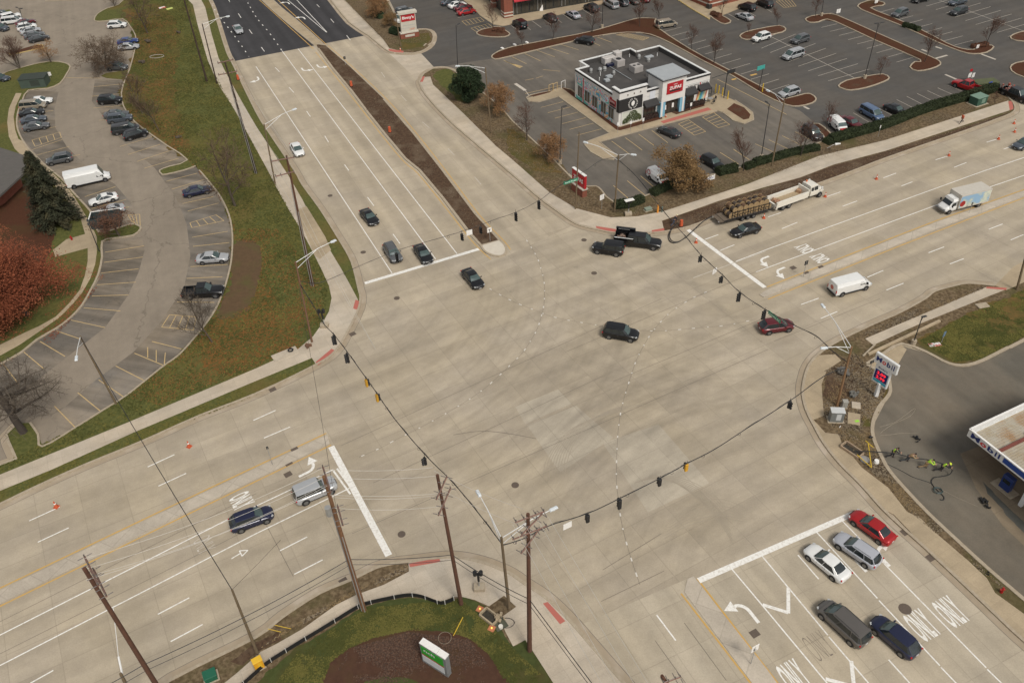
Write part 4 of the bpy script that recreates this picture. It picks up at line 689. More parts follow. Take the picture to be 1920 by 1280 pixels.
for kind, pt, tail, nose, lab, grp in (
 ('sedan', P_WHITE, (551, 269), (564, 292), 'white sedan driving south in the kerb lane of the upper road', GM),
 ('sedan', P_SILV, (441, 47), (452, 64), 'silver sedan driving on the fresh black asphalt at the top', GM),
 ('coupe', P_BLACK, (681, 393), (705, 421), 'black coupe approaching behind the two cars at the northern stop bar', GM),
 ('wagon', P_GREY, (725, 457), (748, 492), 'dark grey estate waiting left of a black sedan at the northern stop bar', GM),
 ('sedan', P_BLACK, (782, 459), (806, 494), 'black sedan standing on the northern stop bar', GM),
 ('sedan', P_BLACK, (871, 504), (903, 541), 'black sedan turning past the northern stop bar inside the junction', GM),
 ('boxy', P_BLACK, (1168, 471), (1113, 463), 'black boxy off-road car beside the black service truck', GM),
 ('suv', P_BLACK, (1129, 619), (1199, 630), 'big black SUV crossing the middle of the junction', GM),
 ('sedan', P_BLACK, (1424, 424), (1371, 438), 'black sedan passing the trailer of cable reels', GM),
 ('crossover', P_MAROON, (1424, 616), (1487, 607), 'dark red SUV under the green street sign of the right span wire', GM),
 ('sedan', P_SLATE, (1936, 262), (1904, 276), 'dark blue-grey car cut by the right edge of the picture', GM),
 ('boxy', P_SILV, (557, 934), (625, 906), 'silver SUV waiting at the western stop bar behind the wooden pole', GM),
 ('crossover', P_NAVY, (434, 986), (509, 959), 'dark navy SUV in the left leg behind the silver one', GM),
 ('sedan', P_RED, (1671, 1014), (1600, 962), 'bright red sedan at the south stop bar, rightmost of the queue', GM),
 ('wagon', P_LILAC, (1644, 1056), (1571, 1006), 'pale silver estate between the red and the white sedan', GM),
 ('sedan', P_WHITE, (1590, 1087), (1512, 1022), 'white sedan at the south stop bar left of the silver estate', GM),
 ('minivan', P_TAUPE, (1627, 1210), (1537, 1128), 'brown-grey minivan second in the queue behind the white sedan', GM),
 ('crossover', P_NAVY, (1718, 1228), (1638, 1160), 'navy blue SUV right of the brown-grey minivan', GM),
 ('crossover', P_WHITE, (201, 49), (238, 46), 'white SUV parked highest in the row beside the upper left lawn', GL_),
 ('sedan', P_BLUE, (221, 80), (258, 75), 'bright blue sedan parked above a silver one on the left', GL_),
 ('sedan', P_SILV, (222, 90), (260, 86), 'silver sedan parked tight below the blue one', GL_),
 ('crossover', P_GREY, (199, 126), (241, 126), 'grey car half hidden behind the large bare tree', GL_),
 ('suv', P_BLACK, (184, 190), (229, 187), 'black SUV parked alone in the upper curved row', GL_),
 ('sedan', P_GREY, (194, 217), (242, 212), 'grey sedan topmost of a group of four in the curved row', GL_),
 ('suv', P_SLATE, (203, 226), (247, 220), 'slate grey SUV second in the group of four', GL_),
 ('minivan', P_CHAR, (210, 247), (260, 238), 'charcoal minivan third in the group of four', GL_),
 ('crossover', P_BLACK, (231, 259), (277, 246), 'black SUV lowest in the group of four', GL_),
 ('sedan', P_WHITE, (55, 192), (96, 187), 'white sedan topmost of the row along the building walk', GL_),
 ('minivan', P_BEIGE, (37, 201), (87, 196), 'beige minivan just below the white sedan by the building walk', GL_),
 ('sedan', P_BLACK, (37, 215), (82, 208), 'black sedan below the beige minivan', GL_),
 ('sedan', P_SLATE, (38, 228), (88, 220), 'blue-grey sedan in the middle of the row by the building walk', GL_),
 ('sedan', P_GREY, (43, 241), (93, 233), 'dark grey sedan lowest of the five by the building walk', GL_),
 ('crossover', P_GREY, (136, 294), (86, 304), 'grey SUV with red tail lights above the long white van', GL_),
 ('coupe', P_WHITE, (221, 366), (165, 381), 'white sedan parked just below the long white van', GL_),
 ('sedan', P_SILV, (234, 388), (177, 402), 'silver car parked beside the dark enclosure and the small brown tree', GL_),
 ('sedan', P_NAVY, (342, 364), (397, 352), 'dark navy sedan alone in the right row of the curved lot', GL_),
 ('sedan', P_SILV, (368, 486), (429, 481), 'silver sedan with a sunroof in the right row of the curved lot', GL_),
 ('sedan', P_SLATE, (-14, 145), (12, 147), 'dark teal car cut by the left edge beside the grassy island', GL_),
 ('suv', P_SLATE, (-16, 52), (15, 54), 'dark blue SUV cut by the left edge, nose to nose with the upper row', GL_),
 ('suv', P_GREY, (-5, 30), (14, 28), 'green-grey SUV at the upper left corner of the picture', GL_),
 ('boxy', P_WHITE, (10, 36), (33, 30), 'white boxy SUV topmost of the packed row in the upper left', GL_),
 ('minivan', P_WHITE, (8, 42), (38, 38), 'white minivan second in the packed row in the upper left', GL_),
 ('sedan', P_MAROON, (33, 46), (62, 39), 'maroon car sticking out of the packed row in the upper left', GL_),
 ('crossover', P_WHITE, (30, 55), (70, 47), 'white SUV in the middle of the packed row in the upper left', GL_),
 ('sedan', P_SILV, (38, 62), (76, 54), 'silver sedan below the white SUV of the packed row', GL_),
 ('sedan', P_GREY, (44, 70), (84, 62), 'grey sedan second from the bottom of the packed row', GL_),
 ('sedan', P_CHAR, (52, 77), (93, 68), 'charcoal sedan lowest of the packed row in the upper left', GL_),
 ('sedan', P_SLATE, (830, 7), (858, 1), 'slate blue car topmost of the row left of the brick pillar', GS),
 ('sedan', P_WHITE, (843, 13), (872, 6), 'white sedan in the row left of the brick pillar', GS),
 ('sedan', P_MAROON, (853, 18), (884, 11), 'dark red sedan beside the bright red one near the brick pillar', GS),
 ('sedan', P_RED, (857, 26), (893, 19), 'bright red sedan nearest in the row left of the brick pillar', GS),
 ('boxy', P_BLACK, (985, 53), (964, 40), 'black boxy SUV parked first before the glass storefront', GS),
 ('crossover', P_CHAR, (1044, 41), (1019, 27), 'charcoal SUV second in the row before the glass storefront', GS),
 ('sedan', P_LILAC, (1086, 34), (1063, 21), 'pale silver sedan in the row before the storefront', GS),
 ('suv', P_CHAR, (1121, 22), (1096, 9), 'dark SUV between the pale sedan and the silver minivan', GS),
 ('minivan', P_SILV, (1159, 16), (1133, 1), 'silver minivan in the row before the storefront', GS),
 ('crossover', P_GREY, (1178, 11), (1155, -2), 'grey SUV right of the silver minivan', GS),
 ('sedan', P_TAUPE, (1199, 8), (1176, -6), 'brown sedan near the end of the storefront row', GS),
 ('sedan', P_MAROON, (1216, 3), (1194, -8), 'maroon sedan last visible in the storefront row', GS),
 ('minivan', P_BEIGE, (1230, 49), (1269, 43), 'beige minivan parked at the tip of the long planting strip', GR_),
 ('crossover', P_BLACK, (1115, 80), (1077, 74), 'black SUV behind the cafe beside the planting strip', GR_),
 ('sedan', P_SILV, (1411, 37), (1381, 25), 'silver sedan between two stall lines by the second brick building', GS),
 ('suv', P_BLACK, (1416, 20), (1385, 9), 'black SUV above the silver sedan by the second brick building', GS),
 ('suv', P_BLACK, (1449, 14), (1419, 1), 'black SUV nearest the striped bays at the top', GS),
 ('crossover', P_WHITE, (1446, 65), (1409, 76), 'white SUV parked at the left planting island of the big lot', GR_),
 ('crossover', P_GREY, (1519, 69), (1482, 80), 'dark grey SUV in the double row of the big lot', GR_),
 ('minivan', P_SILV, (1508, 97), (1466, 110), 'silver minivan in the double row of the big lot', GR_),
 ('crossover', P_SILV, (1500, 168), (1459, 180), 'silver SUV at the lower end of the long planting strip', GR_),
 ('crossover', P_GREY, (1706, 19), (1669, 32), 'grey SUV parked along the upper hedge strip', GR_),
 ('wagon', P_CHAR, (1816, 16), (1779, 27), 'charcoal estate in the far right double row', GR_),
 ('sedan', P_SLATE, (1811, 0), (1780, 7), 'slate sedan above the charcoal estate at the top edge', GR_),
 ('sedan', P_BLACK, (1740, -5), (1712, 2), 'black sedan cut by the top edge in the far right lot', GR_),
 ('suv', P_CHAR, (1507, 238), (1540, 262), 'dark grey-green SUV behind a bare tree at the red bark bed', GR_),
 ('sedan', P_MAROON, (1579, 222), (1612, 238), 'maroon sedan between the decorated white van and the blue minivan', GR_),
 ('minivan', P_STEEL, (1613, 201), (1656, 225), 'light blue minivan parked against the long hedge', GR_),
 ('sedan', P_BLACK, (1661, 198), (1699, 214), 'black sedan right of the light blue minivan by the hedge', GR_),
 ('sedan', P_CHAR, (1271, 254), (1238, 240), 'charcoal sedan parked before the cafe entrance', GR_),
 ('wagon', P_BLACK, (1318, 294), (1354, 315), 'black estate parked beside the large brown oak', GR_),
 ('suv', P_GREY, (747, 24), (771, 19), 'grey SUV behind the tall shopping centre sign', GR_),
 ('crossover', P_WHITE, (756, 31), (744, 40), 'white SUV half hidden by the tall shopping centre sign', GR_),
 ('suv', P_RED, (1864, 828), (1894, 856), 'red SUV under the filling station canopy', None),
):
    vehicle(NAMEOF[kind], make_car_meshes(kind), tail, nose, lab, CATOF[kind], pt, grp, base=0)
# pickups
def pickup_parts(L=5.7, bed=True, H=1.88):
    h = L/2; W = 1.0; P = []
    st = [(-h+1.95, W, .35, 1.1, 1.18), (-h+2.4, W, .33, 1.12, 1.2), (h-1.75, W, .33, 1.12, 1.2), (h-1.2, W*.985, .33, 1.1, 1.19), (h-.35, W*.95, .36, 1.02, 1.13), (h-.05, W*.9, .42, .92, 1.0), (h, W*.8, .48, .8, .88)]
    P.append(('body', loft(st).mesh('pk_body', True, 38), 'PAINT', None)); b, t = 1.16, H-.06; x0, x1 = -h+2.05, h-1.55
    ft, tp = [(x1, .8), (x1-.3, .88), (x0, .88)], [(x1-.72, .66), (x1-.9, .7), (x0+.15, .7)]
    g = MB().quad((x1, .8, b), (x1, -.8, b), (x1-.72, -.66, t), (x1-.72, .66, t)); P.append(('windscreen', g.mesh('pk_ws'), M_GLASS2, None))
    g = MB().quad((x0, .88, b), (x0, -.88, b), (x0+.15, -.7, t), (x0+.15, .7, t)); P.append(('rear_window', g.mesh('pk_rw'), M_GLASS, None))
    for s in (1, -1):
        g = MB()
        for i in range(2): g.quad((ft[i][0], ft[i][1]*s, b), (ft[i+1][0], ft[i+1][1]*s, b), (tp[i+1][0], tp[i+1][1]*s, t), (tp[i][0], tp[i][1]*s, t))
        P.append(('side_window', g.mesh('pk_sw'), M_GLASS, None))
    r = MB(); r.box(((x1-.72+x0+.15)/2, 0, t+.02), (x1-x0-.87, 1.42, .08))
    for s in (1, -1):
        r.tube([(x1, .8*s, b), (x1-.72, .66*s, t)], .045, 5); r.tube([(x0, .88*s, b), (x0+.15, .7*s, t)], .07, 5); r.tube([((x0+x1)/2-.1, .89*s, b), ((x0+x1)/2-.2, .7*s, t)], .04, 4)
    P.append(('roof', r.mesh('pk_roof'), 'PAINT', None))
    if bed:
        m_ = MB(); m_.box((-h+.99, 0, .62), (1.9, 1.8, .12)); m_.box((-h+.99, .94, .85), (1.9, .12, .62)); m_.box((-h+.99, -.94, .85), (1.9, .12, .62)); m_.box((-h+.05, 0, .85), (.1, 1.76, .62)); m_.box((-h+1.9, 0, .87), (.08, 1.76, .62)); P.append(('cargo_bed', m_.mesh('pk_bed'), 'PAINT', None))
        P.append(('bed_liner', MB().box((-h+.98, 0, .70), (1.74, 1.74, .03)).mesh('pk_lin'), M_TRIM, None))
    for x in (h-.98, -h+1.05):
        for s in (1, -1):
            y1 = 1.015*s; tm = MB().tube([(x, .78*s, .41), (x, y1-.03*s, .41), (x, y1, .41)], .41, 16, .39)
            P.append(('wheel', tm.mesh('pk_ty'), M_TYRE, ('rim', MB().cyl((x, y1-.01*s, .41), (x, y1+.012*s, .41), .24, 10).mesh('pk_rim'), M_RIM)))
            P.append(('wheel_arch', MB().cyl((x, .99*s, .45), (x, 1.003*s, .45), .5, 16).mesh('arch'), M_TRIM, None))
    for s in (1, -1):
        P.append(('headlight', MB().box((h-.1, .72*s, .86), (.2, .3, .18)).mesh('hl'), M_HEADL, None)); P.append(('tail_light', MB().box((-h+.03, .92*s, .92), (.1, .14, .3)).mesh('tl'), M_TAIL, None)); P.append(('mirror', MB().box((x1-.3, 1.13*s, 1.28), (.18, .24, .26)).mesh('mi'), M_TRIM, None))
    P.append(('bumper', MB().box((h+.0, 0, .55), (.16, 1.8, .2)).mesh('bp'), M_RIM, None)); P.append(('grille', MB().box((h-.02, 0, .82), (.1, 1.1, .26)).mesh('gr'), M_TRIM, None))
    return P
vehicle('pickup_truck', pickup_parts(), (345, 550), (417, 545), 'black pickup truck parked with its open bed towards the curved aisle', 'pickup truck', P_BLACK)
vehicle('pickup_truck', pickup_parts(), (1838, 171), (1789, 154), 'red pickup truck at the end of the hedge', 'pickup truck', P_RED)
# service truck with open body lids
SP = pickup_parts(7.0, False, 2.0); m_ = MB()
for s in (1, -1):
    m_.box((-1.95, .86*s, 1.02), (3.0, .42, 1.15))
m_.box((-1.95, 0, .72), (3.0, 1.3, .12)); m_.box((-3.42, 0, 1.0), (.08, 1.3, .6)); m_.box((-.48, 0, 1.1), (.08, 1.3, .9))
SP.append(('service_body', m_.mesh('svc'), 'PAINT', None)); m_ = MB(); m_.box((-1.95, 1.0, 1.95), (2.9, .07, .72)); m_.box((-1.95, .8, 2.28), (2.9, .45, .06)); SP.append(('raised_lid', m_.mesh('lid'), 'PAINT', ('lid_strip', MB().box((-2.2, .93, 1.95), (1.7, .03, .08)).mesh('strip'), P_WHITE)))
SP.append(('tray_rim', MB().box((-1.95, -.98, 1.62), (2.8, .1, .07)).mesh('rimw'), P_WHITE, None))
m_ = MB()
for i in range(16): m_.box((-3.1+R.random()*2.3, -.5+R.random()*.95, .95+R.random()*.25), (.2+R.random()*.4, .12+R.random()*.25, .15+R.random()*.2), R.random()*3)
SP.append(('tool_load', m_.mesh('tools'), pm('tool_mix', (.19, .08, .05), (.28, .24, .2), 3, .7), None))
vehicle('service_truck', SP, (1150, 446), (1241, 457), 'black service truck with one body lid raised at the corner kerb', 'truck', P_BLACK, ph=.8)
# vans
def van_parts(L=5.7, H=2.1, W=1.02, long=False, hz=1.12, decal=None):
    h = L/2; n = h-.95; P = []
    st = [(-h, W*.9, .42, H*.72, H-.06), (-h+.06, W*.97, .36, H*.78, H-.01), (-h+.5, W, .32, H*.8, H), (n-.85, W, .32, H*.8, H), (n-.6, W*.995, .32, H*.79, H-.04), (n-.05, W*.985, .32, hz+.05, hz+.22), (n+.35, W*.96, .33, hz-.1, hz+.02), (h-.1, W*.86, .38, hz-.28, hz-.2), (h, W*.75, .45, hz-.4, hz-.34)]
    P.append(('body', loft(st).mesh('van_body', True, 38), 'PAINT', None))
    a0, a1, z0, z1 = n-.02, n-.62, hz+.27, H-.10
    P.append(('windscreen', MB().add([(a0+.06, .82, z0-.02), (a0+.06, -.82, z0-.02), (a1+.12, -.72, z1-.0), (a1+.12, .72, z1-.0)], [(0, 1, 2, 3)]).mesh('vws'), M_GLASS2, None))
    for s in (1, -1):
        y = (W+.006)*s; P.append(('side_window', MB().add([(n-.35, y*.985, hz+.12), (n-1.2, y, hz+.12), (n-1.2, y*.965, H*.80), (n-.75, y*.965, H*.80)], [(0, 1, 2, 3)]).mesh('vsw'), M_GLASS, None))
        for x in (h-1.0, -h+1.1):
            y1 = (W+.015)*s; P.append(('wheel', MB().tube([(x, (W-.22)*s, .36), (x, y1-.03*s, .36), (x, y1, .36)], .36, 16, .34).mesh('vty'), M_TYRE, ('rim', MB().cyl((x, y1-.01*s, .36), (x, y1+.012*s, .36), .21, 10).mesh('vrim'), M_RIM)))
            P.append(('wheel_arch', MB().cyl((x, (W-.01)*s, .4), (x, (W+.004)*s, .4), .44, 16).mesh('arch'), M_TRIM, None))
        P.append(('headlight', MB().box((h-.14, .76*s, hz-.34), (.24, .28, .2)).mesh('vhl'), M_HEADL, None)); P.append(('tail_light', MB().box((-h+.02, .93*s, 1.0), (.08, .12, .5)).mesh('vtl'), M_TAIL, None)); P.append(('mirror', MB().box((n-.2, (W+.16)*s, hz+.25), (.16, .26, .3)).mesh('vmi'), M_TRIM, None))
        P.append(('sill', MB().box((0, (W-.0)*s, .42), (L-2.6, .03, .2)).mesh('vsill'), M_TRIM, None))
    P.append(('rear_window', MB().add([(-h+.035, .7, H*.62), (-h+.035, -.7, H*.62), (-h+.02, -.66, H*.84), (-h+.02, .66, H*.84)], [(0, 1, 2, 3)]).mesh('vrw'), M_GLASS if decal != 'work' else M_PLATE, None))
    P.append(('bumper', MB().box((-h-.02, 0, .5), (.18, W*1.8, .18)).mesh('vbp'), M_TRIM, None)); P.append(('grille', MB().box((h-.0, 0, hz-.42), (.08, 1.0, .24)).mesh('vgr'), M_TRIM, None))
    if decal == 'work': P.append(('door_logo', MB().cyl((-h-.003, .1, 1.25), (-h+.02, .1, 1.25), .34, 14).mesh('logo'), paint('logo_red', (.45, .10, .08)), None))
    if decal == 'cafe':
        P.append(('hood_panel', MB().add([(n+.36, .8, hz+.045), (n+.36, -.8, hz+.045), (h-.12, -.7, hz-.17), (h-.12, .7, hz-.17)], [(0, 1, 2, 3)]).mesh('hoodp'), P_RED, None))
        for s in (1, -1): P.append(('round_logo', MB().cyl((-h+.75, (W-.0)*s*1.0, 1.35), (-h+.75, (W+.02)*s, 1.35), .48, 16).mesh('rl'), P_RED, ('logo_centre', MB().cyl((-h+.75, W*s, 1.35), (-h+.75, (W+.03)*s, 1.35), .32, 16).mesh('rlc'), P_WHITE)))
    return P
vehicle('cargo_van', van_parts(5.9, 2.15, decal='work'), (1558, 543), (1630, 524), 'white work van driving out on the right leg, red oval on its rear door', 'van', P_WHITE, ph=.9)
vehicle('cargo_van', van_parts(7.2, 2.75, 1.05), (122, 343), (207, 324), 'very long white high-roof van parked beside the spruce', 'van', P_WHITE, ph=1.0)
vehicle('delivery_van', van_parts(4.7, 1.85, .95, hz=1.05, decal='cafe'), (1556, 221), (1589, 250), 'white delivery van with red bonnet and round logo by the long hedge', 'van', P_WHITE, ph=.8)
vehicle('delivery_van', van_parts(4.7, 1.85, .95, hz=1.05, decal='cafe'), (1219, 321), (1252, 345), 'white van with round red logo tucked behind the brown oak', 'van', P_WHITE, ph=.8)
# cab of a medium truck, used by the box truck and the utility truck
def truck_wheels(P, xs, W, r=.46, dual=()):
    for x in xs:
        for s in (1, -1):
            y1 = W*s; P.append(('wheel', MB().tube([(x, (W-(.5 if x in dual else .28))*s, r), (x, y1-.04*s, r), (x, y1, r)], r, 16, r*.95).mesh('tty'), M_TYRE, ('rim', MB().cyl((x, y1-.02*s, r), (x, y1+.015*s, r), r*.55, 10).mesh('trim'), M_RIM)))
M_MURAL = None
def mural():
    ma = bpy.data.materials.new('painted_mural'); MATS['painted_mural'] = ma; ma.use_nodes = True; n = ma.node_tree.nodes; l = ma.node_tree.links
    tc = n.new('ShaderNodeTexCoord'); vo = n.new('ShaderNodeTexNoise'); vo.inputs['Scale'].default_value = .42; vo.inputs['Detail'].default_value = .6; vo.inputs['Distortion'].default_value = 2.2; l.new(tc.outputs['Object'], vo.inputs['Vector'])
    cr = n.new('ShaderNodeValToRGB'); cr.color_ramp.interpolation = 'CONSTANT'; e = cr.color_ramp.elements
    cols = [(0, (.10, .42, .36)), (.36, (.12, .44, .38)), (.42, (.55, .72, .78)), (.47, (.70, .20, .24)), (.52, (.16, .48, .58)), (.56, (.72, .70, .62)), (.61, (.70, .34, .14)), (.66, (.10, .36, .52))]
    e[0].position = 0; e[0].color = (*cols[0][1], 1); e[1].position = cols[1][0]; e[1].color = (*cols[1][1], 1)
    for p, c in cols[2:]:
        q = e.new(p); q.color = (*c, 1)
    l.new(vo.outputs[0], cr.inputs[0]); l.new(cr.outputs[0], n['Principled BSDF'].inputs['Base Color']); n['Principled BSDF'].inputs['Roughness'].default_value = .6
    return ma
M_MURAL = mural()
M_TMUR = pm('truck_mural', (.25, .40, .55), (.55, .55, .36), .5, .5, 0, (.60, .64, .62), .5, fac=(.44, .56))
BT = []
st = [(1.7, 1.0, .5, 1.15, 2.05), (2.35, 1.0, .45, 1.3, 2.1), (2.5, 1.0, .45, 1.3, 2.05), (3.05, .98, .45, 1.2, 1.42), (3.5, .95, .5, 1.05, 1.15), (3.72, .86, .55, .85, .95)]
BT.append(('body', loft(st).mesh('bt_cab', True, 38), 'PAINT', None)); BT.append(('windscreen', MB().add([(3.06, .84, 1.47), (3.06, -.84, 1.47), (2.62, -.76, 2.0), (2.62, .76, 2.0)], [(0, 1, 2, 3)]).mesh('btws'), M_GLASS, None))
for s in (1, -1):
    BT.append(('side_window', MB().add([(2.75, 1.008*s, 1.35), (1.95, 1.012*s, 1.35), (1.95, .97*s, 1.9), (2.5, .97*s, 1.9)], [(0, 1, 2, 3)]).mesh('btsw'), M_GLASS, None)); BT.append(('headlight', MB().box((3.62, .72*s, .86), (.2, .3, .2)).mesh('h'), M_HEADL, None)); BT.append(('mirror', MB().box((2.9, 1.28*s, 1.6), (.12, .22, .42)).mesh('m'), M_TRIM, None))
    BT.append(('mural_panel', MB().box((-1.25, 1.215*s, 1.95), (5.5, .02, 1.85)).mesh('mp'), M_TMUR, ('round_badge', MB().cyl((1.0, 1.215*s, 1.6), (1.0, 1.24*s, 1.6), .5, 16).mesh('rb'), P_RED)))
BT.append(('cargo_box', MB().box((-1.25, 0, 1.95), (5.7, 2.42, 2.3)).mesh('btbox'), pm('box_skin', (.52, .49, .43), (.47, .43, .37), 2, .7), None)); BT.append(('cab_fairing', MB().box((2.0, 0, 2.25), (1.3, 1.9, .4), 0, .8).mesh('btf'), 'PAINT', None)); BT.append(('chassis', MB().box((-1.0, 0, .62), (6.0, .9, .3)).mesh('btc'), M_TRIM, None))
truck_wheels(BT, (2.9, -2.6), 1.08, .42, (-2.6,)); BT.append(('bumper', MB().box((3.75, 0, .6), (.2, 1.9, .28)).mesh('b'), M_RIM, None))
vehicle('box_truck', BT, (1848, 366), (1757, 388), 'white box truck with a painted mural on its side coming in on the right leg', 'truck', P_WHITE, ph=1.2)
# cream utility truck
UT = []; st = [(1.9, 1.12, .7, 1.6, 2.5), (3.25, 1.12, .65, 1.6, 2.55), (3.4, 1.12, .65, 1.6, 2.45), (3.75, 1.1, .65, 1.5, 1.75), (4.7, 1.0, .68, 1.35, 1.5), (4.95, .88, .72, 1.1, 1.2)]
UT.append(('body', loft(st).mesh('ut_cab', True, 38), 'PAINT', None)); UT.append(('windscreen', MB().add([(3.76, .9, 1.82), (3.76, -.9, 1.82), (3.49, -.84, 2.38), (3.49, .84, 2.38)], [(0, 1, 2, 3)]).mesh('utws'), M_GLASS, None))
for s in (1, -1):
    UT.append(('side_window', MB().add([(3.45, 1.13*s, 1.65), (2.7, 1.13*s, 1.65), (2.7, 1.08*s, 2.3), (3.3, 1.08*s, 2.3)], [(0, 1, 2, 3)]).mesh('utsw'), M_GLASS, None)); UT.append(('side_window', MB().add([(2.5, 1.13*s, 1.65), (2.05, 1.13*s, 1.65), (2.05, 1.08*s, 2.25), (2.5, 1.08*s, 2.25)], [(0, 1, 2, 3)]).mesh('utsw2'), M_GLASS, None))
    UT.append(('side_wall', MB().box((-1.9, 1.12*s, 1.35), (6.4, .26, .95)).mesh('utw'), 'PAINT', None)); UT.append(('headlight', MB().box((4.9, .75*s, .98), (.2, .28, .2)).mesh('h'), M_HEADL, None)); UT.append(('mirror', MB().box((3.9, 1.42*s, 1.9), (.14, .24, .45)).mesh('m'), P_WHITE, None)); UT.append(('tail_light', MB().box((-5.1, 1.05*s, .95), (.1, .16, .2)).mesh('t'), M_TAIL, None))
UT.append(('bed_floor', MB().box((-1.9, 0, 1.0), (6.3, 2.0, .15)).mesh('utf'), pm('ply_floor', (.40, .31, .19), (.30, .23, .15), 2, .9), None)); UT.append(('headboard', MB().box((1.4, 0, 1.6), (.2, 2.4, 1.2)).mesh('uth'), 'PAINT', None)); UT.append(('tailboard', MB().box((-5.0, 0, .95), (.3, 2.4, .7)).mesh('utt'), 'PAINT', None)); UT.append(('chassis', MB().box((-.2, 0, .68), (9.6, 1.0, .32)).mesh('utc'), M_TRIM, None))
m_ = MB()
for i in range(9): m_.cyl((-4.6+R.random()*1.2, -.6+R.random()*1.2, 1.1), (-4.6+R.random()*1.2, -.6+R.random()*1.2, 1.5), .22, 7)
m_.box((1.0, .5, 1.3), (.7, .7, .5), .4); UT.append(('gear_load', m_.mesh('utg'), pm('gear_mix', (.42, .28, .15), (.3, .14, .1), 2, .8), None))
UT.append(('roof_beacon', MB().cyl((2.4, .6, 2.55), (2.4, .6, 2.75), .14, 8).mesh('bc'), paint('beacon_orange', (.7, .16, .05)), None))
truck_wheels(UT, (4.0, -2.4, -3.6), 1.22, .5, (-2.4, -3.6))
vehicle('utility_truck', UT, (1444, 384), (1540, 350), 'cream utility truck with an open bed towing the reel trailer', 'truck', P_CREAM, ph=1.0)
# reel trailer
def wpt(root, p): return root.matrix_world @ Vector(p)
TR = []; m_ = MB()
for s in (1, -1): m_.box((0, 1.1*s, .85), (8.8, .14, .22))
for i in range(10): m_.box((-4.3+i*.95, 0, .85), (.1, 2.1, .16))
m_.box((5.4, 0, .75), (2.2, .14, .16)); m_.tube([(4.3, 1.0, .8), (6.4, 0, .75)], .07, 5); m_.tube([(4.3, -1.0, .8), (6.4, 0, .75)], .07, 5)
TR.append(('frame', m_.mesh('trf'), M_TRIM, None)); TR.append(('deck', MB().box((-.1, 0, .97), (8.7, 2.2, .05)).mesh('trd'), pm('worn_planks', (.16, .12, .085), (.10, .08, .06), 3, .9), None))
m_ = MB()
for s in (1, -1):
    for i in range(8): m_.box((-3.0+i*.95, 1.12*s, 1.55), (.07, .07, 1.1))
    m_.box((.3, 1.12*s, 2.05), (6.8, .06, .07)); m_.box((.3, 1.12*s, 1.5), (6.8, .05, .06))
TR.append(('stake_rail', m_.mesh('trr'), M_TRIM, None)); TR.append(('rear_ramp', MB().box((-4.75, 0, .85), (.8, 2.2, .1)).mesh('trp'), MATS['worn_planks'], None))
truck_wheels(TR, (-1.0, 0.0, 1.0), 1.14, .38)
for s in (1, -1): TR.append(('tail_light', MB().box((-5.17, .8*s, .8), (.05, .3, .12)).mesh('t'), M_PLATE, None))
a_, b_ = G(1344, 410, .9), G(1447, 383, .9); trl = vehicle('reel_trailer', TR, (1344, 410), (1447, 383), 'black flat trailer loaded with wooden cable reels', 'trailer', P_BLACK, ph=.9)
bpy.context.view_layer.update()
M_REEL = pm('reel_plywood', (.36, .245, .12), (.20, .135, .07), 2, .85); M_CABLE = pm('wound_cable', (.025, .022, .02), (.09, .06, .04), 6, .6); M_CAB2 = pm('wound_cable_brown', (.17, .09, .045), (.08, .05, .03), 6, .6)
ang = trl.rotation_euler[2]; k = 0
for row, (zz, n_, x0) in enumerate(((1.5, 8, -3.1), (2.35, 7, -2.6))):
    for i in range(n_):
        for j, y in enumerate((-.55, .5)):
            rr = .44+R.random()*.1; x = x0+i*.95+R.random()*.06; p = trl.matrix_world @ Vector((x, y, zz-.02)); k += 1
            rt = empty('cable_reel', p-Vector((0, 0, 0)), ang+R.uniform(-.12, .12), ('wooden cable reel in the lower layer on the trailer' if row == 0 else 'wooden cable reel in the upper layer on the trailer'), 'cable reel', 'lower layer of cable reels' if row == 0 else 'upper layer of cable reels')
            for s in (1, -1): MB().cyl((0, s*.42, 0), (0, s*.46, 0), rr, 14).build('flange', M_REEL, rt)
            MB().cyl((0, -.4, 0), (0, .4, 0), rr*.84, 12).build('winding', M_CABLE if k % 3 else M_CAB2, rt)
# dark truck with gear at the right edge
DT = pickup_parts(6.2, True, 2.0); m_ = MB()
for i in range(14): m_.box((-2.9+R.random()*1.8, -.7+R.random()*1.4, 1.1+R.random()*.7), (.3, .2, .5), R.random()*3)
DT.append(('cone_load', m_.mesh('dl'), pm('load_mix', (.4, .06, .03), (.25, .22, .2), 1.2, .8, fac=(.45, .55)), None))
vehicle('work_truck', DT, (1880, 166), (1931, 188), 'dark work truck piled with orange gear at the right driveway', 'truck', P_BLACK, ph=.8)
# ------------------------------------------------------------------ wood poles, lamps, wires, signals
M_WOOD = pm('pole_wood', (.115, .050, .028), (.075, .034, .020), 2.5, .9); M_WOOD2 = pm('old_pole_wood', (.17, .125, .07), (.12, .085, .05), 2.5, .9); M_WOODD = pm('dark_pole_wood', (.06, .035, .024), (.035, .024, .018), 2.5, .9)
M_ARM = pm('crossarm_wood', (.22, .12, .09), (.16, .09, .07), 3, .9); M_GALV = pm('galvanised_steel', (.45, .45, .43), (.38, .38, .37), 3, .45, metal=.5); M_DKM = pm('dark_metal', (.03, .03, .03), None, 4, .5); M_WHM = pm('white_metal', (.72, .72, .70), (.62, .62, .60), 2, .5)
M_WIRE = pm('black_wire', (.02, .02, .02), None, 3, .6); M_WIREL = pm('pale_wire', (.50, .47, .42), None, 3, .5); M_INS = pm('insulator', (.14, .12, .11), None, 4, .3); M_LENS = pm('lamp_housing', (.62, .66, .68), None, 3, .4)
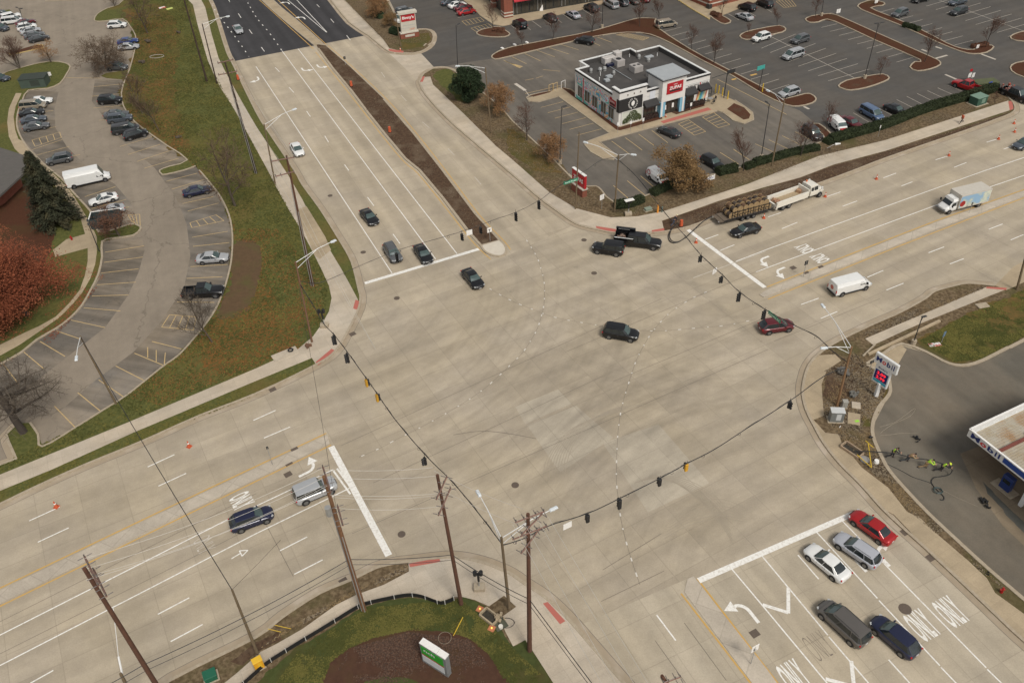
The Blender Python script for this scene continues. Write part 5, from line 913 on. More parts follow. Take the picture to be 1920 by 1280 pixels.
M_SIGY = pm('signal_yellow', (.62, .33, .02), (.5, .26, .02), 4, .5); M_ORANGE = pm('safety_orange', (.55, .10, .035), (.46, .085, .03), 4, .6); M_TAPE = pm('reflective_white', (.8, .78, .74), None, 4, .5)
def pole_geo(base, top, z=.1):
    b = G(*base, z); h = top_of(b, *top); t = G(*top, h); return b, t, h
def at_h(px, h): return G(px[0], px[1], h)
TOPS = {}
def wood_pole(key, base, top, label, arms=(), r=.20, mat=None, cap=None, xf=False, name='utility_pole', group='wooden utility poles', insul=True, riser=False):
    b, t, h = pole_geo(base, top); root = empty(name, b, 0, label, 'utility pole', group); TOPS[key] = (b, t, h)
    rel = lambda v: Vector(v)-b
    MB().tube([Vector((0, 0, -.3)), rel(t)*.5, rel(t)], r, 12, r*.62).build('pole', mat or M_WOOD, root, smooth=True, sharp=50)
    for (p0, p1, dz) in arms:
        a0, a1 = rel(at_h(p0, h-dz)), rel(at_h(p1, h-dz)); m_ = MB(); d = (a1-a0)
        m_.tube([a0, a1], .075, 4); o = m_.build('crossarm', M_ARM, root)
        ins = MB(); ins.tube([a0+Vector((0, 0, .09)), a1+Vector((0, 0, .09))], .012, 3)
        for k in (.03, .3, .7, .97) if insul else ():
            q = a0.lerp(a1, k); ins.tube([q, q+Vector((0, 0, .28))], .05, 6); dd = Vector((-d.y, d.x, 0)).normalized(); ins.tube([q-dd*.5, q-dd*.12], .035, 5); ins.tube([q+dd*.12, q+dd*.5], .035, 5)
        if insul: setp(ins.build('insulator_row', M_INS, root), kind='stuff') if False else ins.build('insulators', M_INS, o)
    if xf:
        m_ = MB(); c = rel(t)*.80; m_.cyl(c+Vector((-.32, -.42, -.5)), c+Vector((-.32, -.42, .5)), .27, 12); m_.build('transformer', M_GALV, root)
    if riser:
        m_ = MB(); e = rel(t); m_.tube([Vector((-.24, -.1, 0)), e*.8+Vector((-.2, -.1, 0))], .05, 5); m_.tube([Vector((.1, -.26, 0)), e*.6+Vector((.08, -.2, 0))], .05, 5); m_.build('cable_riser', M_GALV, root)
    return root
wood_pole('A', (330, 1342), (158, 1065), 'dark brown pole leaning into the lower left corner, nearest of all', [((158, 1042), (185, 1098), .2), ((175, 1066), (200, 1118), 1.6)], .24, M_WOOD)
wood_pole('B', (683, 1143), (607, 893), 'brown pole with transformers standing before the silver SUV at the western stop bar', [((605, 874), (620, 922), .1), ((633, 948), (643, 985), 3.2)], .24, pm('ruddy_pole_wood', (.20, .10, .045), (.14, .07, .035), 2.5, .9), xf=True, riser=True)
wood_pole('C', (865, 1132), (820, 890), 'brown pole with two slanting arms left of the street lamps at the bottom corner', [((838, 893), (818, 936), .3), ((845, 914), (822, 966), 1.3)], .21, M_WOOD)
wood_pole('D', (993, 1219), (990, 963), 'dark red-brown upright pole right of the twin street lamps', [((966, 979), (1021, 958), .3), ((961, 1011), (1026, 985), 2.2), ((1017, 962), (978, 1002), .8), ((1012, 990), (977, 1037), 3.0)], .23, M_WOOD)
wood_pole('E', (1330, 1400), (1241, 1266), 'pole whose brown top just enters the bottom edge of the picture', [((1243, 1280), (1276, 1268), .3)], .22, M_WOOD)
wood_pole('P3', (481, 325), (422, 117), 'black-looking pole with two crossarms beside the upper left sidewalk', [((408, 119), (438, 112), .3), ((409, 141), (445, 134), 1.9)], .2, M_WOODD, riser=True)
wood_pole('P5', (587, 535), (537, 292), 'dark pole with two crossarms rising behind the lamp at the left kerb', [((508, 303), (552, 295), .3), ((516, 331), (552, 322), 2.0)], .2, M_WOOD, riser=True)
wood_pole('P1', (388, 153), (344, -4), 'tall bare dark pole on the upper left lawn', [], .2, M_WOODD, insul=False)
# street lamps
def lamp(key, base, top, arms, label, mat=None, r=.14, cat='street lamp', name='street_lamp', group='street lamps on wooden posts', armr=.045, head=(.9, .34, .2), hmat=None, basebox=False, armmat=None):
    b, t, h = pole_geo(base, top); TOPS[key] = (b, t, h); root = empty(name, b, 0, label, cat, group); rel = lambda v: Vector(v)-b
    MB().tube([Vector((0, 0, -.2)), rel(t)], r, 10, r*.7).build('pole', mat or M_WOOD2, root, smooth=True, sharp=50)
    for hp, dz in arms:
        e = rel(G(hp[0], hp[1], h+dz)); s = rel(t); d = Vector((e.x-s.x, e.y-s.y, 0)); L = d.length; d.normalize(); a = math.atan2(d.y, d.x)
        m_ = MB(); m_.tube([s+Vector((0, 0, -.1)), s+d*(L*.6)+Vector((0, 0, dz*.9)), e-d*.4], armr, 5); m_.tube([s+Vector((0, 0, -1.0)), s+d*(L*.55)+Vector((0, 0, dz*.8-.05))], armr*.8, 5); m_.build('lamp_arm', armmat or M_WHM, root)
        m_ = MB().box(e, head, a, .8); m_.tube([e+Vector((0, 0, -head[2]*.4)), e+Vector((0, 0, -head[2]*1.1))], head[1]*.42, 8); m_.build('lamp_head', hmat or M_LENS, root, bevel=.04)
    if basebox: MB().cyl((0, 0, -.1), (0, 0, .7), .32, 12).build('concrete_base', M_KERB, root)
    return root
lamp('P13', (955, 1140), (940, 1007), [((897, 924), .6), ((1038, 953), .6)], 'post at the bottom corner carrying two long lamp arms and both span wires', r=.17)
lamp('P7', (218, 757), (150, 630), [((143, 671), .4)], 'wooden lamp post on the lot edge in the left of the picture')
lamp('P6', (585, 641), (554, 491), [((625, 452), .5)], 'ruddy lamp post inside the left corner lawn holding a span wire', mat=pm('rust_pole', (.19, .10, .055), (.14, .08, .05), 3, .9))
lamp('P4', (516, 345), (495, 233), [((552, 205), .5)], 'lamp post whose arm reaches over the white sedan on the upper road')
lamp('P2', (407, 157), (379, 45), [((427, 31), .5)], 'lamp post beside the fresh black asphalt', mat=M_WOODD)
lamp('SE', (1569, 761), (1597, 650), [((1543, 573), .5), ((1545, 652), .3)], 'brown leaning post with two lamp arms beside the filling station price sign', mat=pm('orange_pole', (.24, .13, .06), (.17, .10, .05), 3, .9), r=.16)
lamp('NE', (1152, 398), (1160, 290), [((1098, 267), .4), ((1188, 290), .3)], 'post with two lamp arms between the cafe lot and the corner hedge')
lamp('P22', (921, 250), (910, 127), [((858, 124), .4)], 'lamp post beside the round dark pine')
lamp('P20', (1447, 311), (1471, 188), [((1440, 170), .3)], 'tan lamp post between the hedge and the cafe exit')
wood_pole('P19', (1079, 392), (1086, 248), 'slim tan pole in front of the red cafe pylon', [], .13, M_WOOD2, insul=False)
wood_pole('PB', (751, 87), (742, 27), 'short tan pole left of the shopping centre sign', [], .13, M_WOOD2, insul=False)
wood_pole('P9', (483, 1225), (435, 1105), 'tan pole standing over the yellow cabinet at the bottom left', [], .15, M_WOOD2, insul=False)
wood_pole('PR', (1907, 543), (1933, 440), 'tan post cut by the right edge beside the driveway', [], .17, M_WOOD2, insul=False)
wood_pole('PS', (262, 1330), (226, 1262), 'old grey stump of a pole at the bottom edge beside the big dark one', [], .2, M_WOOD2, insul=False)
setp(MB().tube([G(212, 1136, 9), G(222, 1230, 5)], .03, 5).tube([G(222, 1230, 5), G(229, 1262, 4)], .09, 6).build('guy_guard', M_WHM), 'white guy wire cover hanging beside the nearest dark pole', 'guy wire')
BK = dict(mat=M_DKM, r=.08, cat='lot lamp', name='lot_lamp', group='black lamps of the parking lots', armr=.04, head=(.8, .34, .12), hmat=M_DKM, armmat=M_DKM)
for k, (b_, t_, arms, l_) in enumerate((((1050, 306), (1053, 200), [((1059, 199), 0)], 'black lot lamp left of the cafe over the left stalls'), ((1621, 147), (1648, 43), [((1643, 44), 0), ((1655, 42), 0)], 'double-headed black lamp on the oval red island'), ((858, 124), (855, 47), [((860, 45), 0)], 'black lamp behind the dark pine'), ((1427, 297), (1443, 195), [((1437, 191), 0)], 'black lamp rising from the short hedge below the cafe'),
    ((1540, 30), (1546, -12), [((1550, -13), 0)], 'black lamp on the end island at the top edge'), ((1129, 52), (1131, -15), [((1135, -15), 0)], 'black lamp with concrete foot in the planting strip by the stores'), ((54, 78), (36, 16), [((31, 14), 0), ((40, 16), 0)], 'lamp among the packed cars in the upper left'), ((1712, 645), (1729, 594), [((1733, 593), 0)], 'small black lamp on the grass right of the concrete beam'), ((186, 471), (165, 418), [((164, 413), 0), ((166, 420), 0)], 'black double lantern on the walk beside the brown tree'))):
    lamp('K%d' % k, b_, t_, arms, l_, basebox=k in (0, 1, 3, 4, 5, 7), **BK)
def hang(p, q, sag, n=14):
    p, q = Vector(p), Vector(q); return [p.lerp(q, i/n)-Vector((0, 0, sag*4*(i/n)*(1-i/n))) for i in range(n+1)]
def wire(name, pts, r, mat, label, cat='wire', group=None, n=4): return setp(MB().tube(pts, r, n).build(name, mat), label, cat, group)
# signal span wires through photographed points, each in the upright plane between its two posts
def span(A, B, pxs, label, r=.045):
    pts = [A]+[on_plane(x, y, A, B) for x, y in pxs]+[B]; sm = smoothline(pts, 5); mb = MB(); mb.tube(sm, r, 5)
    w2 = [p+Vector((0, 0, .06+.05*math.sin(i*1.3)))+Vector((.05*math.sin(i*2.1), .05*math.cos(i*1.7), 0)) for i, p in enumerate(sm)]; mb.tube(w2, r*.55, 4)
    for i in range(3, len(sm)-3, 6): # coils of spare signal cable
        c = sm[i]-Vector((0, 0, .22)); mb.tube([c+Vector((.16*math.cos(t*.9), .05, .2*math.sin(t*.9))) for t in range(8)], .02, 3)
    setp(mb.build('span_wire', M_WIRE), label, 'span wire', 'span wires carrying the signals'); return A, B
def att(key, px): b, t, h = TOPS[key]; z = top_of(b, *px); f = z/h; return b.lerp(t, min(1, max(.2, f)))
LSP = span(att('P6', (562, 534)), att('P13', (942, 1020)), [(590, 577), (607, 607), (625, 626), (650, 658), (686, 708), (706, 736), (740, 785), (797, 852), (850, 905), (900, 965)], 'span wire slanting across the left leg with five signals')
BSP = span(att('P13', (945, 1022)), att('SE', (1587, 690)), [(985, 1008), (1030, 985), (1102, 962), (1162, 934), (1238, 896), (1289, 868), (1340, 842), (1400, 803), (1480, 752), (1547, 704)], 'span wire along the bottom leg with five signals')
RSP = span(att('NE', (1160, 300)), att('SE', (1590, 680)), [(1195, 333), (1243, 395), (1285, 443), (1314, 478), (1355, 516), (1386, 547), (1433, 579), (1480, 605), (1530, 630), (1557, 655)], 'span wire across the right leg with the green street sign')
TSP = span(att('P6', (558, 528)), att('NE', (1158, 296)), [(600, 530), (660, 505), (744, 470), (830, 445), (866, 434), (901, 422), (930, 411), (968, 398), (1011, 376), (1033, 360), (1060, 342), (1095, 322), (1129, 300)], 'span wire over the upper leg with signals and lane sign', r=.024)
def signal(px, AB, n, back, label, facing, zoff=.5):
    A, B = AB; p = on_plane(px[0], px[1], A, B); L = .34*n; root = empty('traffic_signal', p-Vector((0, 0, L/2)), math.atan2(facing.y, facing.x), label, 'traffic signal', 'signals hanging on the span wires')
    MB().box((0, 0, L/2), (.24, .36, L)).build('housing', back, root, bevel=.03)
    MB().cyl((0, 0, L), (0, 0, L+zoff), .025, 5).build('hanger', M_WIRE, root)
    for i in range(n):
        z = L/2+(i-(n-1)/2)*.34; v = MB(); v.tube([(.12, 0, z), (.36, 0, z-.01)], .15, 10, .14, cap=False); v.build('visor', M_TRIM, root)
        MB().cyl((.115, 0, z), (.13, 0, z), .12, 10).build('lens', MATS.get('dark_lens_%d' % (i % 3)) or pm('dark_lens_%d' % (i % 3), ((.01, .05, .04), (.09, .06, .01), (.08, .01, .01))[i % 3], None, 3, .3), root)
for px, sp_, n, bk, f, l in (((628, 637), LSP, 4, M_TRIM, AW*-1, 'first dark signal from the left post on the left span wire'), ((652, 671), LSP, 4, M_TRIM, AW*-1, 'second dark signal on the left span wire, above the kerb'), ((687, 718), LSP, 3, M_SIGY, AW, 'yellow-backed signal on the left span wire, upper of the pair'), ((707, 746), LSP, 3, M_SIGY, AW, 'yellow-backed signal on the left span wire, lower of the pair'), ((797, 864), LSP, 3, M_TRIM, AW*-1, 'dark signal on the left span wire beside the pole with slanting arms'),
   ((1102, 972), BSP, 3, M_TRIM, AN, 'dark signal on the bottom span wire nearest the twin lamps'), ((1162, 945), BSP, 4, M_TRIM, AN, 'longer dark signal second on the bottom span wire'), ((1237, 904), BSP, 3, M_TRIM, AN, 'dark signal left of the yellow one on the bottom span wire'), ((1287, 876), BSP, 3, M_SIGY, AN, 'yellow-backed signal on the bottom span wire'), ((1480, 758), BSP, 3, M_TRIM, AN*-1, 'small dark signal by itself near the filling station'),
   ((1314, 485), RSP, 3, M_TRIM, AE*-1, 'topmost dark signal of the right span wire'), ((1353, 524), RSP, 3, M_TRIM, AE*-1, 'second dark signal of the right span wire'), ((1386, 557), RSP, 4, M_TRIM, AE*-1, 'long dark signal third on the right span wire'), ((1433, 590), RSP, 4, M_TRIM, AE*-1, 'dark signal above the dark red SUV'),
   ((1010, 384), TSP, 4, M_TRIM, AN*-1, 'rightmost dark signal of the upper span wire'), ((967, 406), TSP, 4, M_TRIM, AN*-1, 'second dark signal from the right on the upper span wire'), ((901, 431), TSP, 3, M_TRIM, AN*-1, 'dark signal hanging before the brown median'), ((866, 444), TSP, 3, M_TRIM, AN*-1, 'dark signal left of the white lane sign on the upper span'), ((744, 482), TSP, 4, M_TRIM, AN*-1, 'dark signal seen against the dark grey estate')):
    signal(px, sp_, n, bk, l, f)
M_GREEN = pm('sign_green', (.02, .26, .15), (.02, .24, .13), 3, .5)
def panel(root, name, c, right, up, w, h, t, mat, bevel=0):
    right, up = Vector(right).normalized(), Vector(up).normalized(); n = right.cross(up); mb = MB(); vs = []
    for k in (-t/2, t/2):
        for x, y in ((-w/2, -h/2), (w/2, -h/2), (w/2, h/2), (-w/2, h/2)): vs.append(Vector(c)+right*x+up*y+n*k)
    mb.add(vs, [(3, 2, 1, 0), (4, 5, 6, 7), (0, 1, 5, 4), (1, 2, 6, 5), (2, 3, 7, 6), (3, 0, 4, 7)]); return mb.build(name, mat, root, bevel=bevel)
def lettering(root, s, c, right, up, w, h, mat, off=.03, bold=.01, name='lettering', sub=None):
    me = text_mesh(s, 1, 0, bold); xs = [v.co.x for v in me.vertices]; ys = [v.co.y for v in me.vertices]; right, up = Vector(right).normalized(), Vector(up).normalized(); n = right.cross(up)
    for v in me.vertices:
        x, y = v.co.x, v.co.y; v.co = Vector(c)+right*((x-(max(xs)+min(xs))/2)/(max(xs)-min(xs))*w)+up*((y-(max(ys)+min(ys))/2)/(max(ys)-min(ys))*h)+n*off
    me.update(); return link(name, me, mat, sub or root)
UP = Vector((0, 0, 1))
for px, sp_, r_, w_, l_, s_ in (((1452, 594), RSP, AN*-1, 2.3, 'green street name sign hanging over the dark red SUV', 'Dundee Rd'), ((1070, 340), TSP, AE, 2.4, 'green street name sign hanging before the red cafe pylon', 'Rand Road')):
    p = on_plane(px[0], px[1], *sp_); root = empty('street_sign', p, 0, l_, 'street sign', 'green street name signs'); panel(root, 'sign_plate', (0, 0, 0), r_, UP, w_, .5, .04, M_GREEN)
    lettering(root, s_, (0, 0, 0), r_, UP, w_*.8, .26, M_TAPE, .024)
for px, sp_, r_, l_ in (((880, 436), TSP, AE, 'white lane sign hanging left of the median tip'), ((1340, 508), RSP, AE*-1+AN*-.3, 'pale sign plate seen edge-on under the right span wire'), ((1064, 985), BSP, AE, 'pale sign plate hanging just right of the upright pole')):
    p = on_plane(px[0], px[1], *sp_); panel(empty('lane_sign', p, 0, l_, 'sign', 'small signs on the span wires'), 'sign_plate', (0, 0, 0), r_, UP, .9, .8, .04, M_TAPE)
# overhead wires between the tall poles
def armpt(key, dx=0, dz=0): b, t, h = TOPS[key]; return Vector((t.x+dx*AN.x, t.y+dx*AN.y, t.z-dz))
for (k1, k2, dx, dz, sg) in (('A', 'B', 1.0, .1, .7), ('A', 'B', 0, .1, .7), ('A', 'B', -1.0, .1, .7), ('A', 'B', .6, 1.6, .9), ('B', 'C', 1.0, .1, .3), ('B', 'C', 0, .1, .3), ('B', 'C', -1.0, 1.2, .3), ('B', 'C', .6, 3.2, .4), ('B', 'C', -.6, 3.3, .4), ('C', 'D', .8, .3, .3), ('C', 'D', -.6, 1.2, .3)):
    wire('power_line', hang(armpt(k1, dx, dz), armpt(k2, dx, dz), sg), .016, M_WIREL, 'thin pale wire strung between the tall poles of the lower corner', group='pale wires between the lower poles')
for dx in (-1.1, -.4, .5, 1.2):
    a = armpt('D', 0, .5)+PR*dx*1.2; wire('power_line', hang(a, a-AN*75+Vector((0, 0, -2)), 1.5, 24), .014, M_WIREL, 'thin pale wire running from the upright pole down the bottom leg', group='pale wires over the bottom leg')
for px0, px1, l in (((0, 1165), None, ''),):
    a, b, c_, d = TOPS['A'], TOPS['B'], TOPS['C'], TOPS['D']
    for k, fr in enumerate((.42, .38)):
        pa, pb, pc, pd = a[0].lerp(a[1], fr*.95), b[0].lerp(b[1], fr), c_[0].lerp(c_[1], fr), d[0].lerp(d[1], fr)
        pts = hang(pa+(pa-pb)*.6, pa, .3)+hang(pa, pb, .5)[1:]+hang(pb, pc, .25)[1:]+hang(pc, pd, .35)[1:]+hang(pd, pd-AN*60+AE*8, .9, 20)[1:]
        wire('cable_bundle', pts, .04 if k == 0 else .028, M_WIRE, ('upper' if k == 0 else 'lower')+' of the two thick black cables linking the tall poles along the bottom kerb', 'cable', 'thick black cables along the bottom kerb')
wire('signal_cable', hang(att('P7', (150, 632)), TOPS['P9'][1], 1.2, 24), .035, M_WIRE, 'black cable crossing the whole left leg from the left lot lamp', 'cable')
a = TOPS['P9'][1]; wire('signal_cable', hang(a, on_plane(640, 880, a, Vector((-26, 92, 9))), .5), .018, M_WIRE, 'fine dark cable passing over the turn arrow of the left leg', 'cable')
wire('signal_cable', hang(TOPS['P6'][0]+Vector((0, 0, 9)), TOPS['B'][1]-Vector((0, 0, 9)), 1.0, 20), .018, M_WIRE, 'fine dark cable from the left corner post to the pole with transformers', 'cable')
for k in ((('P3', 'P5')), ('P5', 'P6')):
    for j, dz in enumerate((6.0, 9.0)):
        if k[1] == 'P6': q = TOPS['P6'][0]+AN*-6+AE*7+Vector((0, 0, 0.3))
        else: q = armpt(k[1], 0, dz)
        wire('guy_wire', hang(armpt(k[0], 0, dz), q, .6, 16), .016, M_WIREL, 'pale line %s along the upper left sidewalk' % (('high', 'low')[j]+(' between the two dark poles' if k[1] == 'P5' else ' running down to the left kerb corner')), 'cable')
for dx in (-1, 1): wire('power_line', hang(armpt('P3', 0, .3)+AE*dx, armpt('P5', 0, .3)+AE*dx, 1.0, 16), .014, M_WIREL, 'thin pale wire between the two dark poles of the upper left kerb', group='pale wires of the upper left poles')
# black cable pulled off the reel trailer
cp = [G(1343, 402, .9), G(1320, 414, .4), G(1300, 432, .1), G(1283, 447, .1), G(1268, 455, .1), G(1257, 453, .1), G(1253, 443, .1), G(1258, 430, .2), G(1268, 420, .9)]
wire('ground_cable', smoothline(cp, 5), .07, M_WIRE, 'thick black cable looping from the reel trailer to the corner', 'cable', n=6)
wire('ground_cable', [p+Vector((.25, .2, .03)) for p in smoothline(cp, 5)], .05, M_WIRE, 'second black cable lying along the first below the reel trailer', 'cable', n=6)
# ------------------------------------------------------------------ the cafe
O = G(1159, 239, 0); EX = (G(1326, 191)-O).normalized(); EY = Vector((-EX.y, EX.x, 0)); CW, CD, CH = 20.5, 18.4, 5.6
cafe = empty('cafe_building', O+Vector((0, 0, .13)), math.atan2(EX.y, EX.x), 'white flat-roofed cafe with black cornices, red sign tower and a bright mural', 'cafe')
M_STUC = pm('white_stucco', (.70, .68, .64), (.62, .60, .56), .5, .9, .05); M_BLK = pm('black_cladding', (.018, .017, .017), (.024, .022, .022), 1, .7); M_ROOF = pm('roof_membrane', (.062, .057, .053), (.047, .044, .042), .5, .9, 0, (.08, .072, .066), .3)
M_SGL = pm('shop_glass', (.035, .035, .030), (.06, .052, .04), .8, .12, spec=.6); M_CAP = pm('grey_cap', (.36, .38, .39), (.31, .33, .34), .8, .7); M_LB = pm('light_blue_panel', (.20, .42, .55), (.17, .38, .50), 1, .6); M_UNIT = pm('rooftop_unit_skin', (.42, .39, .37), (.33, .31, .29), 1.5, .6, metal=.1); M_SRED = pm('sign_red', (.42, .015, .022), (.38, .014, .02), 2, .5)
def part(name, boxes, mat, parent=None, bevel=0):
    m_ = MB()
    for bx_ in boxes: m_.box(bx_[0], bx_[1])
    return m_.build(name, mat, parent or cafe, bevel=bevel)
def wallbox(x0, x1, y0, y1, z0, z1): return (((x0+x1)/2, (y0+y1)/2, (z0+z1)/2), (x1-x0, y1-y0, z1-z0))
T = .35
part('wall', [wallbox(0, CW, 0, T, 0, CH), wallbox(0, T, T, CD-3, 0, CH), wallbox(CW-T, CW, T, CD-2, 0, CH), wallbox(3, CW-6, CD-T, CD, 0, CH), wallbox(T, 3, CD-3-T, CD-3, 0, CH), wallbox(2.65, 3, CD-3, CD-T, 0, CH), wallbox(CW-6, CW-6+T, CD-2, CD-T, 0, CH), wallbox(CW-6+T, CW, CD-2-T, CD-2, 0, CH)], M_STUC)
part('roof', [wallbox(T, CW-T, T, CD-3-T, 4.6, 4.7), wallbox(3, CW-6, CD-3-T, CD-T, 4.6, 4.7), wallbox(CW-6, CW-T, CD-3-T, CD-2-T, 4.602, 4.702)], M_ROOF)
part('parapet_lining', [wallbox(T, CW-T, T, T+.04, 4.7, CH-.05), wallbox(T, T+.04, T+.04, CD-3-T, 4.7, CH-.05), wallbox(CW-T-.04, CW-T, T+.04, CD-2-T, 4.7, CH-.05), wallbox(3, CW-6, CD-T-.04, CD-T, 4.7, CH-.05), wallbox(T+.04, 3, CD-3-T-.04, CD-3-T, 4.7, CH-.05), wallbox(3, 3.04, CD-3-T, CD-T-.04, 4.7, CH-.05), wallbox(CW-6-.04, CW-6, CD-2-T, CD-T-.04, 4.7, CH-.05), wallbox(CW-6, CW-T-.04, CD-2-T-.04, CD-2-T, 4.7, CH-.05)], M_ROOF)
part('white_coping', [wallbox(-.05, CW+.05, -.05, T+.05, CH, CH+.1), wallbox(-.05, T+.05, T+.05, CD-3+.05, CH, CH+.1), wallbox(CW-T-.05, CW+.05, T+.05, CD-2+.05, CH, CH+.1), wallbox(T+.05, 3.05, CD-3-T, CD-2.95, CH+.002, CH+.102), wallbox(2.6, 3.05, CD-2.95, CD, CH, CH+.1), wallbox(3.05, CW-6+T, CD-T-.05, CD+.05, CH, CH+.1), wallbox(CW-6, CW-6+T+.05, CD-2, CD-T-.05, CH+.002, CH+.1), wallbox(CW-6+T, CW-T-.05, CD-2-T, CD-1.95, CH, CH+.1)], M_WHM)
part('black_cornice', [wallbox(6.0, 8.6, -.09, 0, CH-.32, CH-.02), wallbox(14.3, CW+.09, -.09, 0, CH-.32, CH-.02), wallbox(-.09, 0, .8, CD-3, CH-.32, CH-.02), wallbox(CW, CW+.09, 0, CD-2, CH-.32, CH-.02)], M_BLK)
part('wall_groove', [wallbox(6.2, 9, -.03, 0, 4.35, 4.41), wallbox(14.3, CW, -.03, 0, 4.35, 4.41), wallbox(6.2, 9, -.03, 0, 3.45, 3.5), wallbox(14.3, CW, -.03, 0, .75, .8), wallbox(-.03, 0, 0, CD-3, 4.9, 4.95)], M_CAP)
part('corner_parapet', [wallbox(-.1, 5.9, -.12, .3, 4.6, 6.75), wallbox(-.1, .3, .3, 2.2, 4.6, 6.75)], M_STUC); part('parapet_cap', [wallbox(-.2, 6.0, -.22, .4, 6.75, 6.95), wallbox(-.2, .4, .4, 2.3, 6.75, 6.95)], M_WHM); part('parapet_band', [wallbox(-.17, 5.97, -.19, -.12, 6.45, 6.74), wallbox(-.17, -.1, -.12, 2.25, 6.45, 6.74)], M_BLK)
part('sign_board', [wallbox(-.16, 5.0, -.2, -.12, 2.75, 5.2), wallbox(-.18, -.1, -.12, .6, 2.75, 5.2)], M_BLK)
part('sconce', [wallbox(x, x+.14, -.3, -.12, 5.75, 5.95) for x in (1.6,)], M_IRON); part('sconce', [wallbox(3.0, 3.14, -.3, -.12, 5.75, 5.95)], M_IRON); part('sconce', [wallbox(4.4, 4.54, -.3, -.12, 5.75, 5.95)], M_IRON)
# ring emblem on the black board
m_ = MB(); c0 = Vector((2.9, -.215, 3.95))
m_.add([c0+Vector((-.38, 0, .1)), c0+Vector((-.3, 0, -.3)), c0+Vector((0, 0, -.55)), c0+Vector((.35, 0, -.2)), c0+Vector((.38, 0, .3)), c0+Vector((.1, 0, .55)), c0+Vector((-.2, 0, .4))], [(0, 1, 2, 3, 4, 5, 6)])
m_.build('emblem_disc', M_TAPE, cafe)
for i in range(20):
    if i in (5, 15): continue
    a_ = i/20*2*math.pi; c1 = c0+Vector((math.cos(a_)*.92, -.002, math.sin(a_)*.92)); r_ = Vector((-math.sin(a_), 0, math.cos(a_)))*-1; u_ = Vector((math.cos(a_), 0, math.sin(a_)))
    if i == 0: RING = []
    RING.append((c1, r_, u_))
m_ = MB()
for c1, r_, u_ in RING:
    for sx_ in (-.07, .0): m_.add([c1+r_*sx_-u_*.13, c1+r_*(sx_+.06)-u_*.13, c1+r_*(sx_+.06)+u_*.13, c1+r_*sx_+u_*.13], [(0, 1, 2, 3)])
setp(m_.build('emblem_ring', M_TAPE, cafe), kind='stuff')
# sign tower
part('tower', [wallbox(8.75, 14.1, -1.0, 3.6, 2.9, 7.2), wallbox(8.75, 9.2, -1.0, .4, 0, 2.9), wallbox(13.65, 14.1, -1.0, .4, 0, 2.9)], M_STUC); part('tower_cap', [wallbox(8.35, 14.5, -1.4, 4.0, 7.32, 7.55)], M_CAP); part('tower_band', [wallbox(8.42, 14.43, -1.33, 3.93, 7.12, 7.32)], M_BLK)
sg = part('tower_sign', [wallbox(9.75, 13.35, -1.1, -1.0, 4.25, 6.35)], M_SRED)
lettering(cafe, 'ZUPAS', (11.6, -1.11, 5.35), (1, 0, 0), UP, 2.7, .62, M_TAPE, .02, .03); lettering(cafe, 'CAFE', (11.6, -1.11, 5.95), (1, 0, 0), UP, .8, .2, M_TAPE, .02, .02); part('sign_underline', [wallbox(10.4, 12.8, -1.13, -1.1, 4.62, 4.92)], M_BLK)
part('blue_panel', [wallbox(8.6, 8.75, -1.05, -.05, 0, 2.85), wallbox(9.2, 9.75, -.95, -.2, 0, 2.9)], M_LB); part('blue_panel', [wallbox(13.1, 13.65, -.95, -.2, 0, 2.9), wallbox(14.1, 14.2, -1.05, -.05, 0, 2.85)], M_LB)
d_ = part('door', [wallbox(9.8, 13.05, -.32, -.22, .02, 2.75)], M_SGL); part('door_frame', [wallbox(x, x+.1, -.38, -.32, .02, 2.75) for x in (9.8, 10.7, 11.5, 12.3, 12.95)]+[wallbox(9.8, 13.05, -.385, -.325, 2.2, 2.3)], M_WOODD, d_); part('window_poster', [wallbox(10.0, 10.45, -.36, -.33, .9, 1.8)], M_TAPE, d_); part('window_poster', [wallbox(11.75, 12.2, -.36, -.33, 1.0, 1.9)], M_TAPE, d_)
M_BLIND = pm('window_frame_black', (.02, .02, .02), None, 3, .5)
def window(x0, x1, z0, z1, face='f', n=2):
    if face == 'f':
        w_ = part('window', [wallbox(x0, x1, -.05, 0, z0, z1)], M_SGL); part('frame', [wallbox(x0+(x1-x0)*i/n-.04, x0+(x1-x0)*i/n+.04, -.1, -.05, z0, z1) for i in range(n+1)], M_BLIND, w_)
    else:
        w_ = part('window', [wallbox(-.05, 0, x0, x1, z0, z1)], M_SGL); part('frame', [wallbox(-.1, -.05, x0+(x1-x0)*i/n-.04, x0+(x1-x0)*i/n+.04, z0, z1) for i in range(n+1)]+[wallbox(-.098, -.048, x0, x1, z1-.06, z1)], M_CAP, w_)
window(5.5, 8.2, .5, 2.9, n=3); window(14.6, 17.0, .7, 3.0, n=5)
for i, (y0, y1) in enumerate(((1.6, 3.3), (4.2, 5.9), (7.2, 9.0), (9.9, 11.7), (12.6, 14.2))): window(y0, y1, .75, 2.9, 'l', 2)
def awning(x0, x1, z0, z1, d, flat=0):
    m_ = MB(); m_.add([(x0, -.02, z1), (x1, -.02, z1), (x1, -d, z0+.25), (x0, -d, z0+.25), (x0, -d, z0), (x1, -d, z0), (x0, -.02, z0+.02), (x1, -.02, z0+.02)], [(0, 1, 2, 3), (3, 2, 5, 4), (0, 3, 4, 6), (1, 7, 5, 2), (6, 4, 5, 7)]); m_.build('awning', M_BLK, cafe)
awning(5.3, 8.4, 2.6, 3.7, 1.1); awning(14.5, 17.2, 2.7, 3.9, 1.1); awning(17.7, 20.3, 2.9, 3.9, 1.1)
